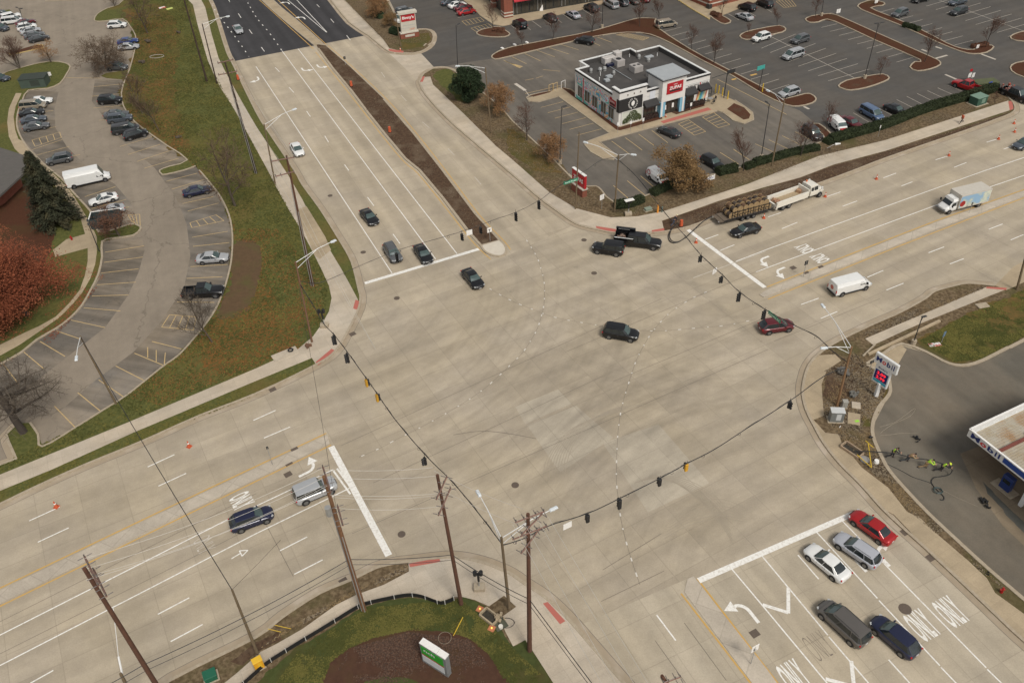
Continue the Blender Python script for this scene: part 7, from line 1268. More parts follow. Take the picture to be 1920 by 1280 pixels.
tree('bare2', (299, 246), (290, 158), 'bare tree beside the group of four cars', M_BARK, M_TWIG, group=GLt, wide=.95); tree('bare3', (268, 214), (244, 130), 'leaning bare tree right of the black SUV in the curved row', M_BARK, M_TWIG, group=GLt, wide=.95)
tree('bare0', (277, 63), (256, -25), 'bare tree at the top near the thrown white sheets', M_BARK, M_TWIG, group=GLt); tree('multi', (38, 128), (25, 65), 'several-stemmed bare tree on the grassy island, left one', M_BARK, M_TWIGR, wide=1.1); tree('smallbrown', (96, 117), (90, 72), 'small tree with a few brown leaves on the grassy island', M_BARK, M_LBR, 'brown_tree', wide=1.3)
tree('smallbrown', (224, 442), (212, 380), 'small brown-leaved tree in front of the dark enclosure', M_BARK, pm('rust_thin_leaf', (.13, .06, .03), (.09, .04, .025), 2, .9), 'brown_tree', wide=1.5); tree('multi', (215, 12), (205, -25), 'bare tree cut by the top edge left of the lawn', M_BARK, M_TWIG)
tree('red', (52, 590), (35, 395), 'huge rust-red tree filling the left edge above the curved walk', M_BARKD, M_LRED, 'red_tree', rot=.6, wide=1.1)
for b_, t_, k_, l_ in (((988, 263), (982, 190), 'bare0', 'bare tree left of the cafe between two brown oaks'), ((980, 90), (978, 48), 'bare2', 'first young bare tree on the planting strip behind the stores'), ((1036, 76), (1034, 22), 'bare3', 'second young bare tree on the planting strip'), ((1110, 61), (1107, 8), 'bare0', 'third young bare tree on the planting strip'), ((1199, 50), (1197, 0), 'bare1', 'young bare tree at the orange end of the strip, left one'), ((1236, 38), (1234, -8), 'bare2', 'young bare tree right beside the beige minivan'), ((1297, 94), (1295, 45), 'bare3', 'narrow bare tree in the strip right of the cafe'), ((1338, 120), (1338, 62), 'bare1', 'rounder bare tree in the strip above the clearance bar'), ((1394, 321), (1396, 240), 'bare2', 'bare tree at the lot edge above the reel trailer'), ((1501, 292), (1512, 222), 'bare0', 'bare tree in front of the dark grey-green SUV'), ((1549, 246), (1556, 190), 'bare3', 'bare tree left of the decorated white van'),
    ((924, 54), (922, 0), 'bare3', 'young tree on the red island before the brick pillar'), ((1353, 30), (1355, -20), 'bare2', 'young tree on the small island by the second brick shop'), ((1403, 62), (1412, 42), 'bare1', 'tiny bare tree on the left island behind the white SUV'), ((1457, 50), (1462, 12), 'bare2', 'young bare tree on the right end of the white SUV island'), ((1529, 33), (1536, -12), 'bare3', 'young bare tree at the end island near the top edge'), ((1649, 143), (1654, 102), 'bare0', 'small bare tree beside the double-headed lamp island'), ((1733, 116), (1750, 50), 'bare3', 'tall slim bare tree at the lower island of the hedge strip'), ((1848, 88), (1864, 18), 'bare2', 'tall slim bare tree at the far end of the upper strip'), ((1865, 195), (1868, 172), 'bare1', 'little bare shrub tree right of the green cabinet')):
    tree(k_, b_, t_, l_, M_BARKD, M_TWIGR, group=GRt, wide=.8 if k_ in ('bare2', 'bare3') else .95)
GO = 'brown-leaved oaks around the cafe lot'
tree('oak', (1036, 303), (1034, 247), 'brown oak left of the red cafe pylon', M_BARK, M_LBR, 'brown_oak', group=GO, wide=1.05); tree('oak', (938, 216), (936, 152), 'brown oak right of the round dark pine', M_BARK, M_LBR, 'brown_oak', group=GO, wide=1.0, rot=2); tree('olive', (1274, 354), (1274, 277), 'broad olive-brown oak at the lower cafe lot edge', M_BARK, M_LOL, 'brown_oak', group=GO, wide=1.45)
tree('oak', (706, 34), (700, -14), 'pale brown tree left of the shopping centre sign', M_BARK, M_LBR, 'brown_oak', group=GO, rot=1, wide=1.1); tree('oak', (735, 50), (732, 22), 'low brown shrub tree at the foot of the shopping centre sign', M_BARK, M_LOL, 'brown_oak', group=GO, rot=3, wide=1.3)
# spruce: tiers of drooping sprays
def conifer(base, top, rad, n, size, mat, label, name, round_=False):
    b = G(*base, .08); h = top_of(b, *top); rr = random.Random(int(base[0])); root = empty(name, b, 0, label, 'tree'); m_ = MB(); m_.tube([(0, 0, 0), (0, 0, h*.95)], .22, 8, .04); m_.build('trunk', M_BARKD, root); m_ = MB(); core = MB()
    if not round_:
        nb_ = 150
        for k in range(nb_):
            f = k/nb_; z = h*(.06+.92*f); L = rad*(1-f)**.8*(.7+.45*rr.random())+.15; a = k*2.4+rr.random(); d = Vector((math.cos(a), math.sin(a), 0)); tip = Vector((0, 0, z))+d*L-Vector((0, 0, L*.28)); core.tube([(0, 0, z), tip], .03, 3)
            for j in range(int(n/nb_*(1-f*.6))):
                t = rr.random()**.7; c = Vector((0, 0, z)).lerp(tip, t)+rv(rr, .13+.10*L*t*.5); u = (d+rv(rr, .5)).normalized()*size*(.7+.8*rr.random()); s_ = Vector((-d.y, d.x, rr.uniform(-.5, .5)))*size*.32; m_.add([c-u*.3-s_, c+u-Vector((0, 0, .3*size)), c-u*.3+s_], [(0, 1, 2)])
    else:
        cl = []
        for k in range(70):
            z = h*(.12+.82*rr.random()); f = z/h; rmax = rad*math.sin(min(1, f*1.25+.18)*math.pi*.5)*(1 if f < .45 else max(.2, 1-((f-.45)/.6)**2)); a = rr.random()*6.28; r_ = rmax*rr.random()**.35; cl.append(Vector((math.cos(a)*r_, math.sin(a)*r_, z))); core.tube([(0, 0, z*.7), cl[-1]], .03, 3)
        for j in range(n):
            c0_ = cl[rr.randrange(len(cl))]; dv = rv(rr).normalized(); c = c0_+dv*(.55+.15*rr.random()); u = (dv+rv(rr, .4)).normalized()*size*(.7+.7*rr.random()); s_ = u.cross(rv(rr)).normalized()*size*.3; m_.add([c-u*.2-s_, c+u, c-u*.2+s_], [(0, 1, 2)])
    o = m_.build('crown', mat, root) if False else link('crown', m_.mesh('crown', fix=False), mat, root); link('branches', core.mesh('branches', fix=False), M_BARKD, root); return root
conifer((108, 415), (48, 284), 4.3, 26000, .34, M_SPR, 'tall dark spruce beside the long white van', 'spruce_tree'); conifer((878, 187), (876, 128), 3.3, 12000, .3, M_PINE, 'round dense dark green pine by the corner walk', 'pine_tree', True)
def hedge(px, wd, ht, label, n, mat=None, name='hedge', cat='hedge', z=.1, size=.11):
    pts = smoothline(GL(px), 4) if len(px) > 2 else GL(px); rr = random.Random(len(px)*7+int(px[0][0])); m_ = MB(); k = len(pts)
    for i in range(n):
        t = rr.random()*(k-1); j = int(t); c = pts[j].lerp(pts[j+1], t-j); d = (pts[j+1]-pts[j]).normalized(); nn = Vector((-d.y, d.x, 0)); a = rr.uniform(-.35, math.pi+.35); bulge = 1+.16*mnoise.noise(c*1.1)+.1*mnoise.noise(c*3)
        c = c+nn*(math.cos(a)*wd*.5*bulge*(1 if abs(math.cos(a)) < .7 else .95))+Vector((0, 0, z+max(.05, ht*bulge*min(1, .25+max(0, math.sin(a))*.95))))+rv(rr, .05); u = rv(rr).normalized()*size; v = u.cross(rv(rr)).normalized()*size*.7
        m_.add([c-u, c-v, c+u, c+v], [(0, 1, 2, 3)])
    ribbon_mb(m_, pts, wd*.8, z-.1, z+ht*.82); o = link(name, m_.mesh(name, fix=False), mat or M_HEDGE); return setp(o, label, cat)
hedge([(1556, 268), (1600, 255), (1660, 238), (1720, 214), (1767, 199), (1820, 184), (1866, 170)], 1.9, 1.3, 'long clipped dark green hedge along the right lot', 15000); hedge([(1414, 310), (1450, 300), (1490, 289), (1534, 281)], 1.5, .95, 'short dark hedge below the dark grey-green SUV', 5000); hedge([(1548, 271), (1562, 265)], 1.7, .9, 'rounded end bush of the long hedge', 1500, name='bush', cat='bush')
hedge([(1152, 390), (1180, 387), (1204, 378)], 1.5, 1.1, 'dark green hedge behind the black service truck', 4000); hedge([(1222, 367), (1240, 358), (1258, 350)], 1.8, .9, 'dark bushes under the olive-brown oak', 3000); hedge([(1345, 329), (1358, 325), (1380, 321)], 1.6, 1.2, 'dark green bushes right of the white banner', 3000); hedge([(1395, 318), (1412, 312)], 1.4, .8, 'low bushes between the banner bushes and the short hedge', 1500)
hedge([(735, 62), (750, 66)], 2.2, 1.3, 'dark evergreen shrub left of the shopping centre sign', 2500, M_PINE, 'shrub', 'shrub'); hedge([(700, 28), (716, 36)], 1.8, 1.3, 'dark evergreen shrub below the pale brown tree at the top', 1800, M_PINE, 'shrub', 'shrub'); hedge([(1693, 50), (1712, 56), (1722, 60)], 1.2, .9, 'tufts of tall grass on the upper hedge strip', 1500, M_HEDGE, 'grass_tuft', 'grass'); hedge([(1205, 226), (1222, 221), (1238, 217)], 1.3, .8, 'low purple-brown shrubs below the left cafe awning', 1800, M_SHR, 'shrub', 'shrub'); hedge([(1265, 209), (1290, 202), (1318, 195)], 1.2, .8, 'low purple-brown shrubs right of the cafe door', 2400, M_SHR, 'shrub', 'shrub')
hedge([(1334, 28), (1350, 33)], 1.5, .7, 'rusty shrubs on the small island by the second brick shop', 900, pm('rusty_shrub', (.16, .07, .035), (.11, .05, .03), 2, .9), 'shrub', 'shrub'); hedge([(925, 58), (945, 60)], 1.5, .6, 'rusty shrubs on the red island by the brick pillar', 900, MATS['rusty_shrub'], 'shrub', 'shrub'); hedge([(1822, 91), (1850, 86)], 1.4, .7, 'rusty shrubs on the far tip of the upper strip', 900, MATS['rusty_shrub'], 'shrub', 'shrub')
# fallen leaves and litter, too many to count
def scatter(name, px, n, size, mat, z=.115, clump=.5, seed=1, holes=()):
    rr = random.Random(seed); P_ = GL(px); HO = [GL(h) for h in holes]; xs = [p.x for p in P_]; ys = [p.y for p in P_]; m_ = MB(); k = 0; tries = 0
    def inside(x, y, P_=P_):
        c = False; j = len(P_)-1
        for i in range(len(P_)):
            if ((P_[i].y > y) != (P_[j].y > y)) and x < (P_[j].x-P_[i].x)*(y-P_[i].y)/(P_[j].y-P_[i].y)+P_[i].x: c = not c
            j = i
        return c
    while k < n and tries < n*14:
        tries += 1; x, y = rr.uniform(min(xs), max(xs)), rr.uniform(min(ys), max(ys))
        if not inside(x, y) or any(inside(x, y, h) for h in HO) or mnoise.noise(Vector((x*.22, y*.22, seed)))+.6*mnoise.noise(Vector((x*.9, y*.9, seed))) < (rr.random()-.35)*clump*1.6: continue
        a = rr.random()*6.28; s = size*(.5+rr.random()); u = Vector((math.cos(a), math.sin(a), rr.uniform(-.3, .3)))*s; v = Vector((-math.sin(a), math.cos(a), rr.uniform(-.3, .3)))*s*.6; c = Vector((x, y, z+rr.random()*.03)); m_.add([c-u, c-v, c+u, c+v], [(0, 1, 2, 3)]); k += 1
    return setp(link(name, m_.mesh(name, fix=False), mat), kind='stuff')
M_LF = pm('fallen_leaf_orange', (.26, .115, .040), (.17, .075, .030), 3, 1.0); M_LF2 = pm('fallen_leaf_tan', (.27, .20, .11), (.18, .12, .06), 3, 1.0); M_GT = pm('grass_blade_light', (.15, .130, .040), (.10, .098, .026), 3, 1.0); M_GD = pm('grass_blade_dark', (.062, .068, .019), (.074, .076, .024), 3, 1.0); M_CLOD = pm('soil_clod', (.26, .21, .145), (.07, .05, .035), 5, 1.0, fac=(.45, .55))
LFP = [(437, 430), (520, 430), (600, 520), (610, 590), (560, 655), (480, 690), (300, 760), (235, 745), (335, 667), (405, 580)]
scatter('fallen_leaves', LFP, 9000, .085, M_LF, clump=1.0, seed=3, holes=([(438, 452), (487, 458), (492, 490), (476, 570), (425, 597), (405, 590), (430, 540)], [(374, 320), (436, 440), (430, 510), (405, 580), (360, 640), (307, 687), (235, 744), (200, 600)])); scatter('fallen_leaves', [(232, 20), (330, 40), (330, 200), (372, 310), (440, 420), (437, 440), (415, 372), (352, 301), (246, 222), (235, 150), (255, 82)], 7000, .12, M_LF, seed=5); scatter('fallen_leaves', [(0, 420), (200, 520), (100, 640), (0, 690)], 3500, .1, M_LRED, seed=9)
VL = [(352, 0), (390, 115), (440, 207), (502, 320), (565, 432), (617, 537), (605, 607), (480, 690), (0, 888), (0, 872), (142, 802), (335, 667), (435, 480), (374, 320), (352, 300), (232, 200), (255, 82), (240, 0)]
BED = [(605, 1285), (620, 1242), (655, 1215), (705, 1195), (767, 1182), (830, 1182), (880, 1197), (917, 1227), (950, 1285)]
LOTH = [(300, 320), (345, 320), (374, 320), (415, 372), (436, 440), (430, 510), (405, 580), (360, 640), (307, 687), (235, 744), (142, 802), (60, 840), (0, 700), (200, 400)]; LOTH2 = [(352, 303), (282, 252), (246, 222), (228, 175), (243, 132), (255, 75), (230, 36), (100, 60), (100, 300), (290, 330)]; BARE = [(438, 452), (487, 458), (492, 490), (476, 570), (425, 597), (405, 590), (430, 540)]
scatter('grass_tufts', VL, 26000, .15, M_GT, seed=11, clump=.8, holes=(LOTH, LOTH2, BARE)); scatter('grass_tufts', VL, 26000, .15, M_GD, seed=12, clump=.8, holes=(LOTH, LOTH2, BARE)); scatter('grass_tufts', [(480, 741), (585, 688), (592, 683), (480, 718), (250, 815), (0, 925), (0, 942), (265, 827)], 4000, .12, M_GT, seed=13); scatter('grass_tufts', [(560, 1220), (690, 1140), (865, 1124), (960, 1215), (1030, 1280), (520, 1280)], 9000, .09, M_GT, seed=14, z=.12, holes=(BED,)); scatter('grass_tufts', [(560, 1220), (690, 1140), (865, 1124), (960, 1215), (1030, 1280), (520, 1280)], 9000, .09, M_GD, seed=15, z=.12, holes=(BED,))
scatter('grass_tufts', [(1725, 640), (1810, 592), (1920, 545), (1920, 632), (1840, 672), (1790, 680)], 8000, .12, M_GT, seed=16); scatter('grass_tufts', [(1725, 640), (1810, 592), (1920, 545), (1920, 632), (1840, 672), (1790, 680)], 8000, .12, M_GD, seed=17)
scatter('mulch_chips', [(620, 1280), (655, 1217), (767, 1185), (880, 1200), (945, 1280)], 7000, .07, pm('chip', (.12, .066, .042), (.055, .032, .022), 6, .9, fac=(.45, .55)), seed=18, z=.125)
for sd, px, n_ in ((21, [(545, 1175), (660, 1110), (765, 1058), (765, 1070), (670, 1113), (490, 1215)], 3000), (22, [(1047, 312), (1092, 352), (1150, 382), (1240, 362), (1400, 322), (1530, 284), (1660, 242), (1870, 180), (1888, 190), (1660, 262), (1330, 368), (1195, 405), (1082, 390), (960, 298), (870, 210), (850, 150)], 12000), (23, [(1540, 700), (1600, 660), (1665, 720), (1636, 800), (1660, 880), (1737, 965), (1890, 1110), (1860, 1090), (1700, 955), (1600, 850), (1545, 785)], 9000), (24, [(642, 5), (717, 77), (800, 85), (800, 62), (745, 50), (715, 0)], 2500), (25, [(1590, 640), (1690, 590), (1850, 535), (1840, 545), (1622, 635)], 2500), (26, [(1290, 402), (1440, 355), (1660, 288), (1890, 212), (1600, 318), (1300, 420)], 4000)):
    scatter('soil_clods', px, n_*2, .06, M_CLOD, seed=sd); scatter('dead_leaves', px, n_//2, .07, M_LF2, seed=sd+20)
scatter('dead_leaves', SOILM, 3000, .07, M_CLOD, z=.13, seed=51)
# ------------------------------------------------------------------ workers
def skin(name, pts, edges, rad, mat, parent, sub=1):
    me = bpy.data.meshes.new(name); me.from_pydata([tuple(p) for p in pts], edges, []); o = link(name, me, None, parent); me.materials.append(mat)
    md = o.modifiers.new('Skin', 'SKIN'); md.use_smooth_shade = True; lay = me.skin_vertices[0] if me.skin_vertices else None
    if lay is None:
        bm = bmesh.new(); bm.from_mesh(me); bm.verts.layers.skin.verify(); bm.to_mesh(me); bm.free(); lay = me.skin_vertices[0]
    for i, r in enumerate(rad): lay.data[i].radius = (r, r); lay.data[i].use_root = (i == 0)
    s_ = o.modifiers.new('Sub', 'SUBSURF'); s_.levels = sub; s_.render_levels = sub; return o
M_SKIN = pm('skin_tone', (.42, .24, .16), (.38, .21, .14), 4, .6); M_LIME = pm('hi_vis_lime', (.45, .72, .05), (.40, .66, .04), 5, .7); M_HAT = pm('hard_hat_yellow', (.62, .72, .04), (.60, .70, .04), 5, .4); M_HAIR = pm('dark_hair', (.02, .015, .012), None, 5, .8)
def person(px, head_deg, lean, label, shirt, trousers, arms='pull', hat=None, vest=None, stride=.35, z=.02, rise=0, scale=1.0, boots=M_TRIM):
    g = G(*px, z); root = empty('person', g, head_deg, label, 'person'); root.scale = (scale,)*3; L = math.radians(lean); S_, C_ = math.sin(L), math.cos(L)
    hip = Vector((0, 0, .90-.12*S_)); up = Vector((S_, 0, C_)); fw = Vector((C_, 0, -S_)); ch = hip+up*.42; nk = hip+up*.56; hd = hip+up*.70
    P = [hip, hip+up*.2, ch, nk, hd, hd+up*.09]; E_ = [(0, 1), (1, 2), (2, 3), (3, 4), (4, 5)]; Rr_ = [.13, .125, .145, .055, .088, .075]
    tr_p, tr_e, tr_r = [hip+up*.03], [], [.145]; sh_p, sh_e, sh_r = [hip+up*.02, hip+up*.2, ch, hip+up*.52], [(0, 1), (1, 2), (2, 3)], [.15, .145, .165, .09]
    for s in (1, -1):
        kx = stride*s*.5-S_*.25; hj = hip+Vector((0, .1*s, -.03)); kn = hip+Vector((kx*.9+.08, .12*s, -.44)); an = Vector((kx*1.9-.02, .13*s, .09)); to = an+Vector((.17, 0, -.05)); n = len(P)
        P += [hj, kn, an, to]; E_ += [(0, n), (n, n+1), (n+1, n+2), (n+2, n+3)]; Rr_ += [.09, .062, .045, .035]
        n = len(tr_p); tr_p += [hj, kn, an+Vector((0, 0, .04))]; tr_e += [(0, n), (n, n+1), (n+1, n+2)]; tr_r += [.105, .082, .065]
        skin('boot', [an+Vector((-.04, 0, .02)), an+Vector((.05, 0, -.03)), to], [(0, 1), (1, 2)], [.06, .055, .045], boots, root)
        sj = ch+Vector((0, .19*s, 0))+up*.06
        if arms == 'pull': el = sj+Vector((.20, .05*s, -.16)); wr = sj+Vector((.42, -.14*s+.0, -.20-.1*(s > 0)))
        elif arms == 'down': el = sj+Vector((-.02, .05*s, -.28)); wr = sj+Vector((.12, .04*s, -.50))
        else: el = sj+Vector((.06*s-.02, .05*s, -.28)); wr = sj+Vector((.2*s+.04, .02*s, -.50))
        d = (wr-el).normalized(); hn = wr+d*.09; n = len(P); P += [sj, el, wr, hn]; E_ += [(2, n), (n, n+1), (n+1, n+2), (n+2, n+3)]; Rr_ += [.062, .046, .032, .036]
        for q in range(4):
            b_ = hn+Vector((0, (q-1.5)*.021, 0))+d*.02; m1 = len(P); P += [b_+d*(.035+.008*(q in (1, 2))), b_+d*.05+Vector((-.015, 0, -.045))]; E_ += [(n+3, m1), (m1, m1+1)]; Rr_ += [.010, .008]
        m1 = len(P); P += [wr+d*.05+Vector((0, -.045*s, .0)), wr+d*.09+Vector((0, -.055*s, -.02))]; E_ += [(n+3, m1), (m1, m1+1)]; Rr_ += [.011, .009]
        n = len(sh_p); sh_p += [sj, el, wr-d*.03]; sh_e += [(2, n), (n, n+1), (n+1, n+2)]; sh_r += [.078, .062, .045]
    skin('body', P, E_, Rr_, M_SKIN, root); skin('trousers', tr_p, tr_e, tr_r, trousers, root); skin('shirt', sh_p, sh_e, sh_r, shirt, root)
    if vest: skin('safety_vest', [hip+up*.05, hip+up*.22, ch+up*.02, hip+up*.5], [(0, 1), (1, 2), (2, 3)], [.17, .168, .19, .12], vest, root)
    f = MB(); c = hd+up*.07+fw*.075
    f.tube([c, c+fw*.035], .014, 5); m_ = f
    for s in (1, -1): m_.tube([c+up*.03+Vector((0, .032*s, 0)), c+up*.03+Vector((0, .032*s, 0))+fw*.012], .011, 5)
    m_.build('face', M_SKIN, root); MB().tube([hd+up*.05-fw*.02, hd+up*.15-fw*.02], .098, 10, .055).build('hair', M_HAIR, root)
    if hat: MB().tube([hd+up*.09, hd+up*.11], .155, 12, .15).tube([hd+up*.11, hd+up*.17, hd+up*.2], .125, 12, .05).build('hard_hat', hat, root, smooth=True, sharp=40)
    return root
dr = G(1780, 872)-G(1690, 848); HD = math.atan2(dr.y, dr.x); M_DKT = pm('dark_trousers', (.022, .022, .026), None, 5, .8); M_TANT = pm('tan_cloth', (.34, .23, .12), (.28, .19, .10), 4, .9); M_GRT = pm('grey_cloth', (.06, .065, .07), None, 4, .9)
person((1671, 858), HD, 26, 'leftmost of the four workers, lime vest and dark trousers, pulling the cable', M_DKT, M_DKT, vest=M_LIME, scale=1.12)
person((1700, 866), HD, 42, 'worker in a tan hooded top bending over the cable, second from left', M_TANT, M_GRT, scale=1.12)
person((1734, 878), HD, 38, 'worker in a lime shirt and tan trousers, third along the cable', M_LIME, M_TANT, scale=1.12)
person((1763, 884), HD, 44, 'rightmost worker with bright yellow hard hat and lime vest at the cable end', M_DKT, M_DKT, vest=M_LIME, hat=M_HAT, scale=1.12)
person((1802, 231), math.atan2(-AE.y, -AE.x), 6, 'person in an orange top walking on the upper right sidewalk', M_ORANGE, M_DKT, arms='walk', stride=.6, z=.14, scale=1.1)
person((1263, 422), .4, 30, 'worker with a cream hard hat bending over the dug strip behind the service truck', M_DKT, pm('blue_jeans', (.06, .07, .10), None, 4, .9), arms='down', hat=pm('hat_cream', (.72, .66, .42), None, 4, .5), z=.12, scale=1.12)
cab_px = [(1602, 846, .4), (1630, 846, .8), (1660, 848, 1.0), (1680, 850, 1.05), (1712, 858, 1.0), (1742, 862, 1.05), (1770, 870, 1.05), (1785, 879, .8), (1780, 889, .2), (1763, 893, .05), (1751, 895, .05), (1746, 903, .05), (1752, 913, .05), (1763, 924, .05), (1770, 932, .05), (1768, 937, .05), (1762, 936, .05)]
wire('pulled_cable', smoothline([G(x, y, z) for x, y, z in cab_px], 5), .055, M_WIRE, 'thick black cable the four workers are pulling across the forecourt', 'cable', n=6)
wire('ground_cable', smoothline([G(x, y, .04) for x, y in ((1655, 865), (1690, 882), (1712, 894), (1740, 903), (1750, 908))], 5), .035, M_TRIM, 'thin cable lying on the forecourt below the four workers', 'cable')
wire('rope', smoothline([G(x, y, .02) for x, y in ((1650, 800), (1680, 790), (1715, 765), (1706, 780), (1672, 796), (1650, 815), (1690, 812), (1718, 812))], 4), .02, pm('pale_rope', (.33, .28, .21), None, 4, .9), 'pale dusty rope trail left of the black tool bag', 'rope'); wire('rope', smoothline([G(x, y, .02) for x, y in ((1765, 917), (1790, 930), (1812, 940), (1835, 950)) ], 4), .018, MATS['pale_rope'], 'pale rope lying towards the two dark bundles', 'rope')
def lump(name, px, label, cat, mat, n=9, s=.35, z=.02, seed=1):
    rr = random.Random(seed); m_ = MB(); b = G(*px, z)
    for i in range(n): m_.box((rr.gauss(0, s*.6), rr.gauss(0, s*.6), s*.4+rr.random()*s*.5), (s*(.4+rr.random()), s*(.3+rr.random()*.6), s*(.5+rr.random()*.7)), rr.random()*3)
    return setp(m_.build(name, mat, None, b, bevel=.03), label, cat)
lump('tool_bag', (1718, 824), 'black tool bag on the forecourt above the workers', 'bag', M_TRIM, 7, .24, seed=2); lump('cable_bundle', (1840, 938), 'dark bundle with a white strap on the lower forecourt', 'bundle', M_TRIM, 8, .28, seed=3); lump('rubbish_sack', (1851, 949), 'small round dark sack beside the strapped bundle', 'sack', M_TRIM, 5, .3, seed=4)
MB_ = MB(); 
for k in range(26): MB_.tube([Vector((math.cos(k*.7)*(.45+.05*math.sin(k)), math.sin(k*.7)*.42, .06+.01*k)), Vector((math.cos(k*.7+.7)*(.45+.05*math.sin(k+1)), math.sin(k*.7+.7)*.42, .07+.01*k))], .03, 4)
setp(MB_.build('cable_coil', pm('coil_teal', (.03, .06, .06), None, 4, .5), None, G(1758, 921)), 'dark teal coil of cable on the forecourt beside the loop', 'coil')
# cones, barrels
def cone(px, label, s=1.0, z=.02):
    root = empty('traffic_cone', G(*px, z), R.random()*3, label, 'traffic cone', 'orange traffic cones'); root.scale = (s, s, s); MB().box((0, 0, .02), (.42, .42, .05)).build('base', M_ORANGE, root); MB().tube([(0, 0, .04), (0, 0, .74)], .16, 10, .035).build('cone_body', M_ORANGE, root); MB().tube([(0, 0, .4), (0, 0, .52)], .101, 10, .078).build('reflective_band', M_TAPE, root)
for px, l_ in (((355, 837), 'orange cone alone on the far side of the left leg'), ((106, 950), 'orange cone at the far left of the left leg'), ((1779, 292), 'cone at a lane dash on the right leg, beside the dark dirt strip'), ((1872, 261), 'cone at the end of a short dash near the right edge'), ((1901, 232), 'cone highest by the right driveway'), ((1902, 248), 'cone just below the highest one by the right driveway'), ((1643, 336), 'cone right of the utility truck, farther one'), ((1547, 369), 'cone just below the front wheel of the utility truck'), ((1432, 409), 'cone at a dash below the reel trailer'), ((1305, 455), 'cone left of the right stop bar'), ((1248, 221), 'small red cone at the cafe entrance'), ((751, 96), 'cone at the tactile strip under the shopping centre sign')):
    cone(px, l_, 1.25 if px[0] < 500 else 1.15)
def barrel(px, label, z=.12):
    root = empty('traffic_barrel', G(*px, z), 0, label, 'barrel', 'orange striped barrels'); MB().cyl((0, 0, 0), (0, 0, .1), .36, 14).build('base', M_TRIM, root); MB().tube([(0, 0, .08), (0, 0, 1.1)], .29, 14, .23).build('drum', M_ORANGE, root)
    for z0 in (.45, .78): MB().tube([(0, 0, z0), (0, 0, z0+.13)], .285-.05*z0, 14, .279-.05*(z0+.13)).build('reflective_band', M_TAPE, root)
barrel((659, 162), 'orange barrel on the upper part of the brown median'); barrel((731, 248), 'orange barrel on the middle of the brown median'); barrel((447, 150), 'orange barrel on the narrow grass by the black asphalt', .1); barrel((1277, 424), 'orange barrel on the dug strip beside the bending worker')
simple('marker_post', 'orange marker post by the corner sidewalk above the service truck', 'post', MB().tube([(0, 0, 0), (0, 0, 1.3), (0, 0, 1.45)], .15, 10, .12), pm('marker_orange', (.75, .30, .04), None, 3, .5), G(1233, 399, .1)); simple('marker_post', 'grey-green marker post beside the orange one', 'post', MB().tube([(0, 0, 0), (0, 0, 1.0)], .12, 8), pm('marker_grey', (.12, .16, .14), None, 3, .5), G(1241, 398, .1))
# silt fence round the bottom corner lawn
fp = smoothline(GL([(400, 1332), (445, 1296), (500, 1248), (530, 1228), (562, 1208), (615, 1176), (665, 1145), (687, 1135), (730, 1125), (767, 1119), (792, 1122), (817, 1131), (830, 1134), (849, 1128), (851, 1122)]), 4)
root = empty('silt_fence', fp[0], 0, 'black silt fence with pale stakes along the bottom corner sidewalk', 'fence'); m_ = MB(); ribbon_mb(m_, [p-fp[0] for p in fp], .03, .06, .66); m_.build('fabric', M_TRIM, root)
for i in range(1, len(fp)-1, 4):
    p = fp[i]-fp[0]; n_ = (fp[i+1]-fp[i-1]).normalized(); n_ = Vector((n_.y, -n_.x, 0)); MB().tube([Vector((p.x, p.y, .05))+n_*.06, Vector((p.x, p.y, .85))+n_*.05], .028, 4).build('stake', M_TAPE, root)
# cabinets, boxes
def cabinet(name, px, d, label, cat, mat, rz=0, z=.1, lid=None, parts_=()):
    root = empty(name, G(*px, z), rz, label, cat); MB().box((0, 0, d[2]/2), d).build('housing', mat, root, bevel=.03); MB().box((0, 0, d[2]+.03), (d[0]*1.06, d[1]*1.08, .08)).build('lid', lid or mat, root, bevel=.02); MB().box((d[0]*.1, -d[1]/2-.012, d[2]*.55), (d[0]*.36, .02, d[2]*.6)).build('door_panel', lid or mat, root); MB().box((0, 0, .03), (d[0]*1.25, d[1]*1.3, .08)).build('concrete_pad', M_KERB, root); return root
cabinet('utility_cabinet', (487, 1250), (.85, .6, 1.25), 'bright yellow cabinet at the foot of the tan pole, bottom left', 'cabinet', pm('cabinet_yellow', (.72, .36, .02), (.66, .32, .02), 2, .5), .55, lid=pm('cabinet_yellow_top', (.75, .45, .03), None, 2, .5)); cabinet('utility_cabinet', (396, 1270), (1.1, .9, .7), 'green transformer box at the bottom edge left of the yellow cabinet', 'cabinet', pm('box_green', (.012, .11, .06), (.01, .10, .055), 2, .5), .45)
cabinet('signal_cabinet', (1566, 787), (1.5, .9, 1.55), 'grey metal signal cabinet at the foot of the leaning brown lamp post', 'cabinet', pm('cabinet_grey', (.24, .25, .24), (.20, .21, .20), 1, .5, metal=.3), -.12, lid=pm('cabinet_top', (.55, .56, .55), None, 2, .5)); cabinet('utility_cabinet', (1832, 194), (2.6, 1.9, 1.5), 'big dark green cabinet before the end of the long hedge', 'cabinet', pm('box_dark_green', (.035, .09, .06), (.03, .08, .055), 2, .6), .45, lid=pm('box_green_top', (.16, .25, .19), None, 2, .6)); cabinet('utility_cabinet', (1582, 763), (.6, .5, 1.0), 'narrow pale box beside the brown lamp post foot', 'cabinet', pm('box_pale', (.34, .33, .29), None, 2, .6), -.1); cabinet('utility_cabinet', (1215, 394), (1.1, .7, .35), 'low pale green utility box between the marker posts and the corner sidewalk', 'cabinet', pm('box_sage', (.22, .26, .20), None, 2, .6), .4)
def slabthing(name, px, d, label, cat, mat, rz=0, z=.12): return setp(MB().box((0, 0, d[2]/2), d).build(name, mat, None, G(*px, z), rz, bevel=.02), label, cat)
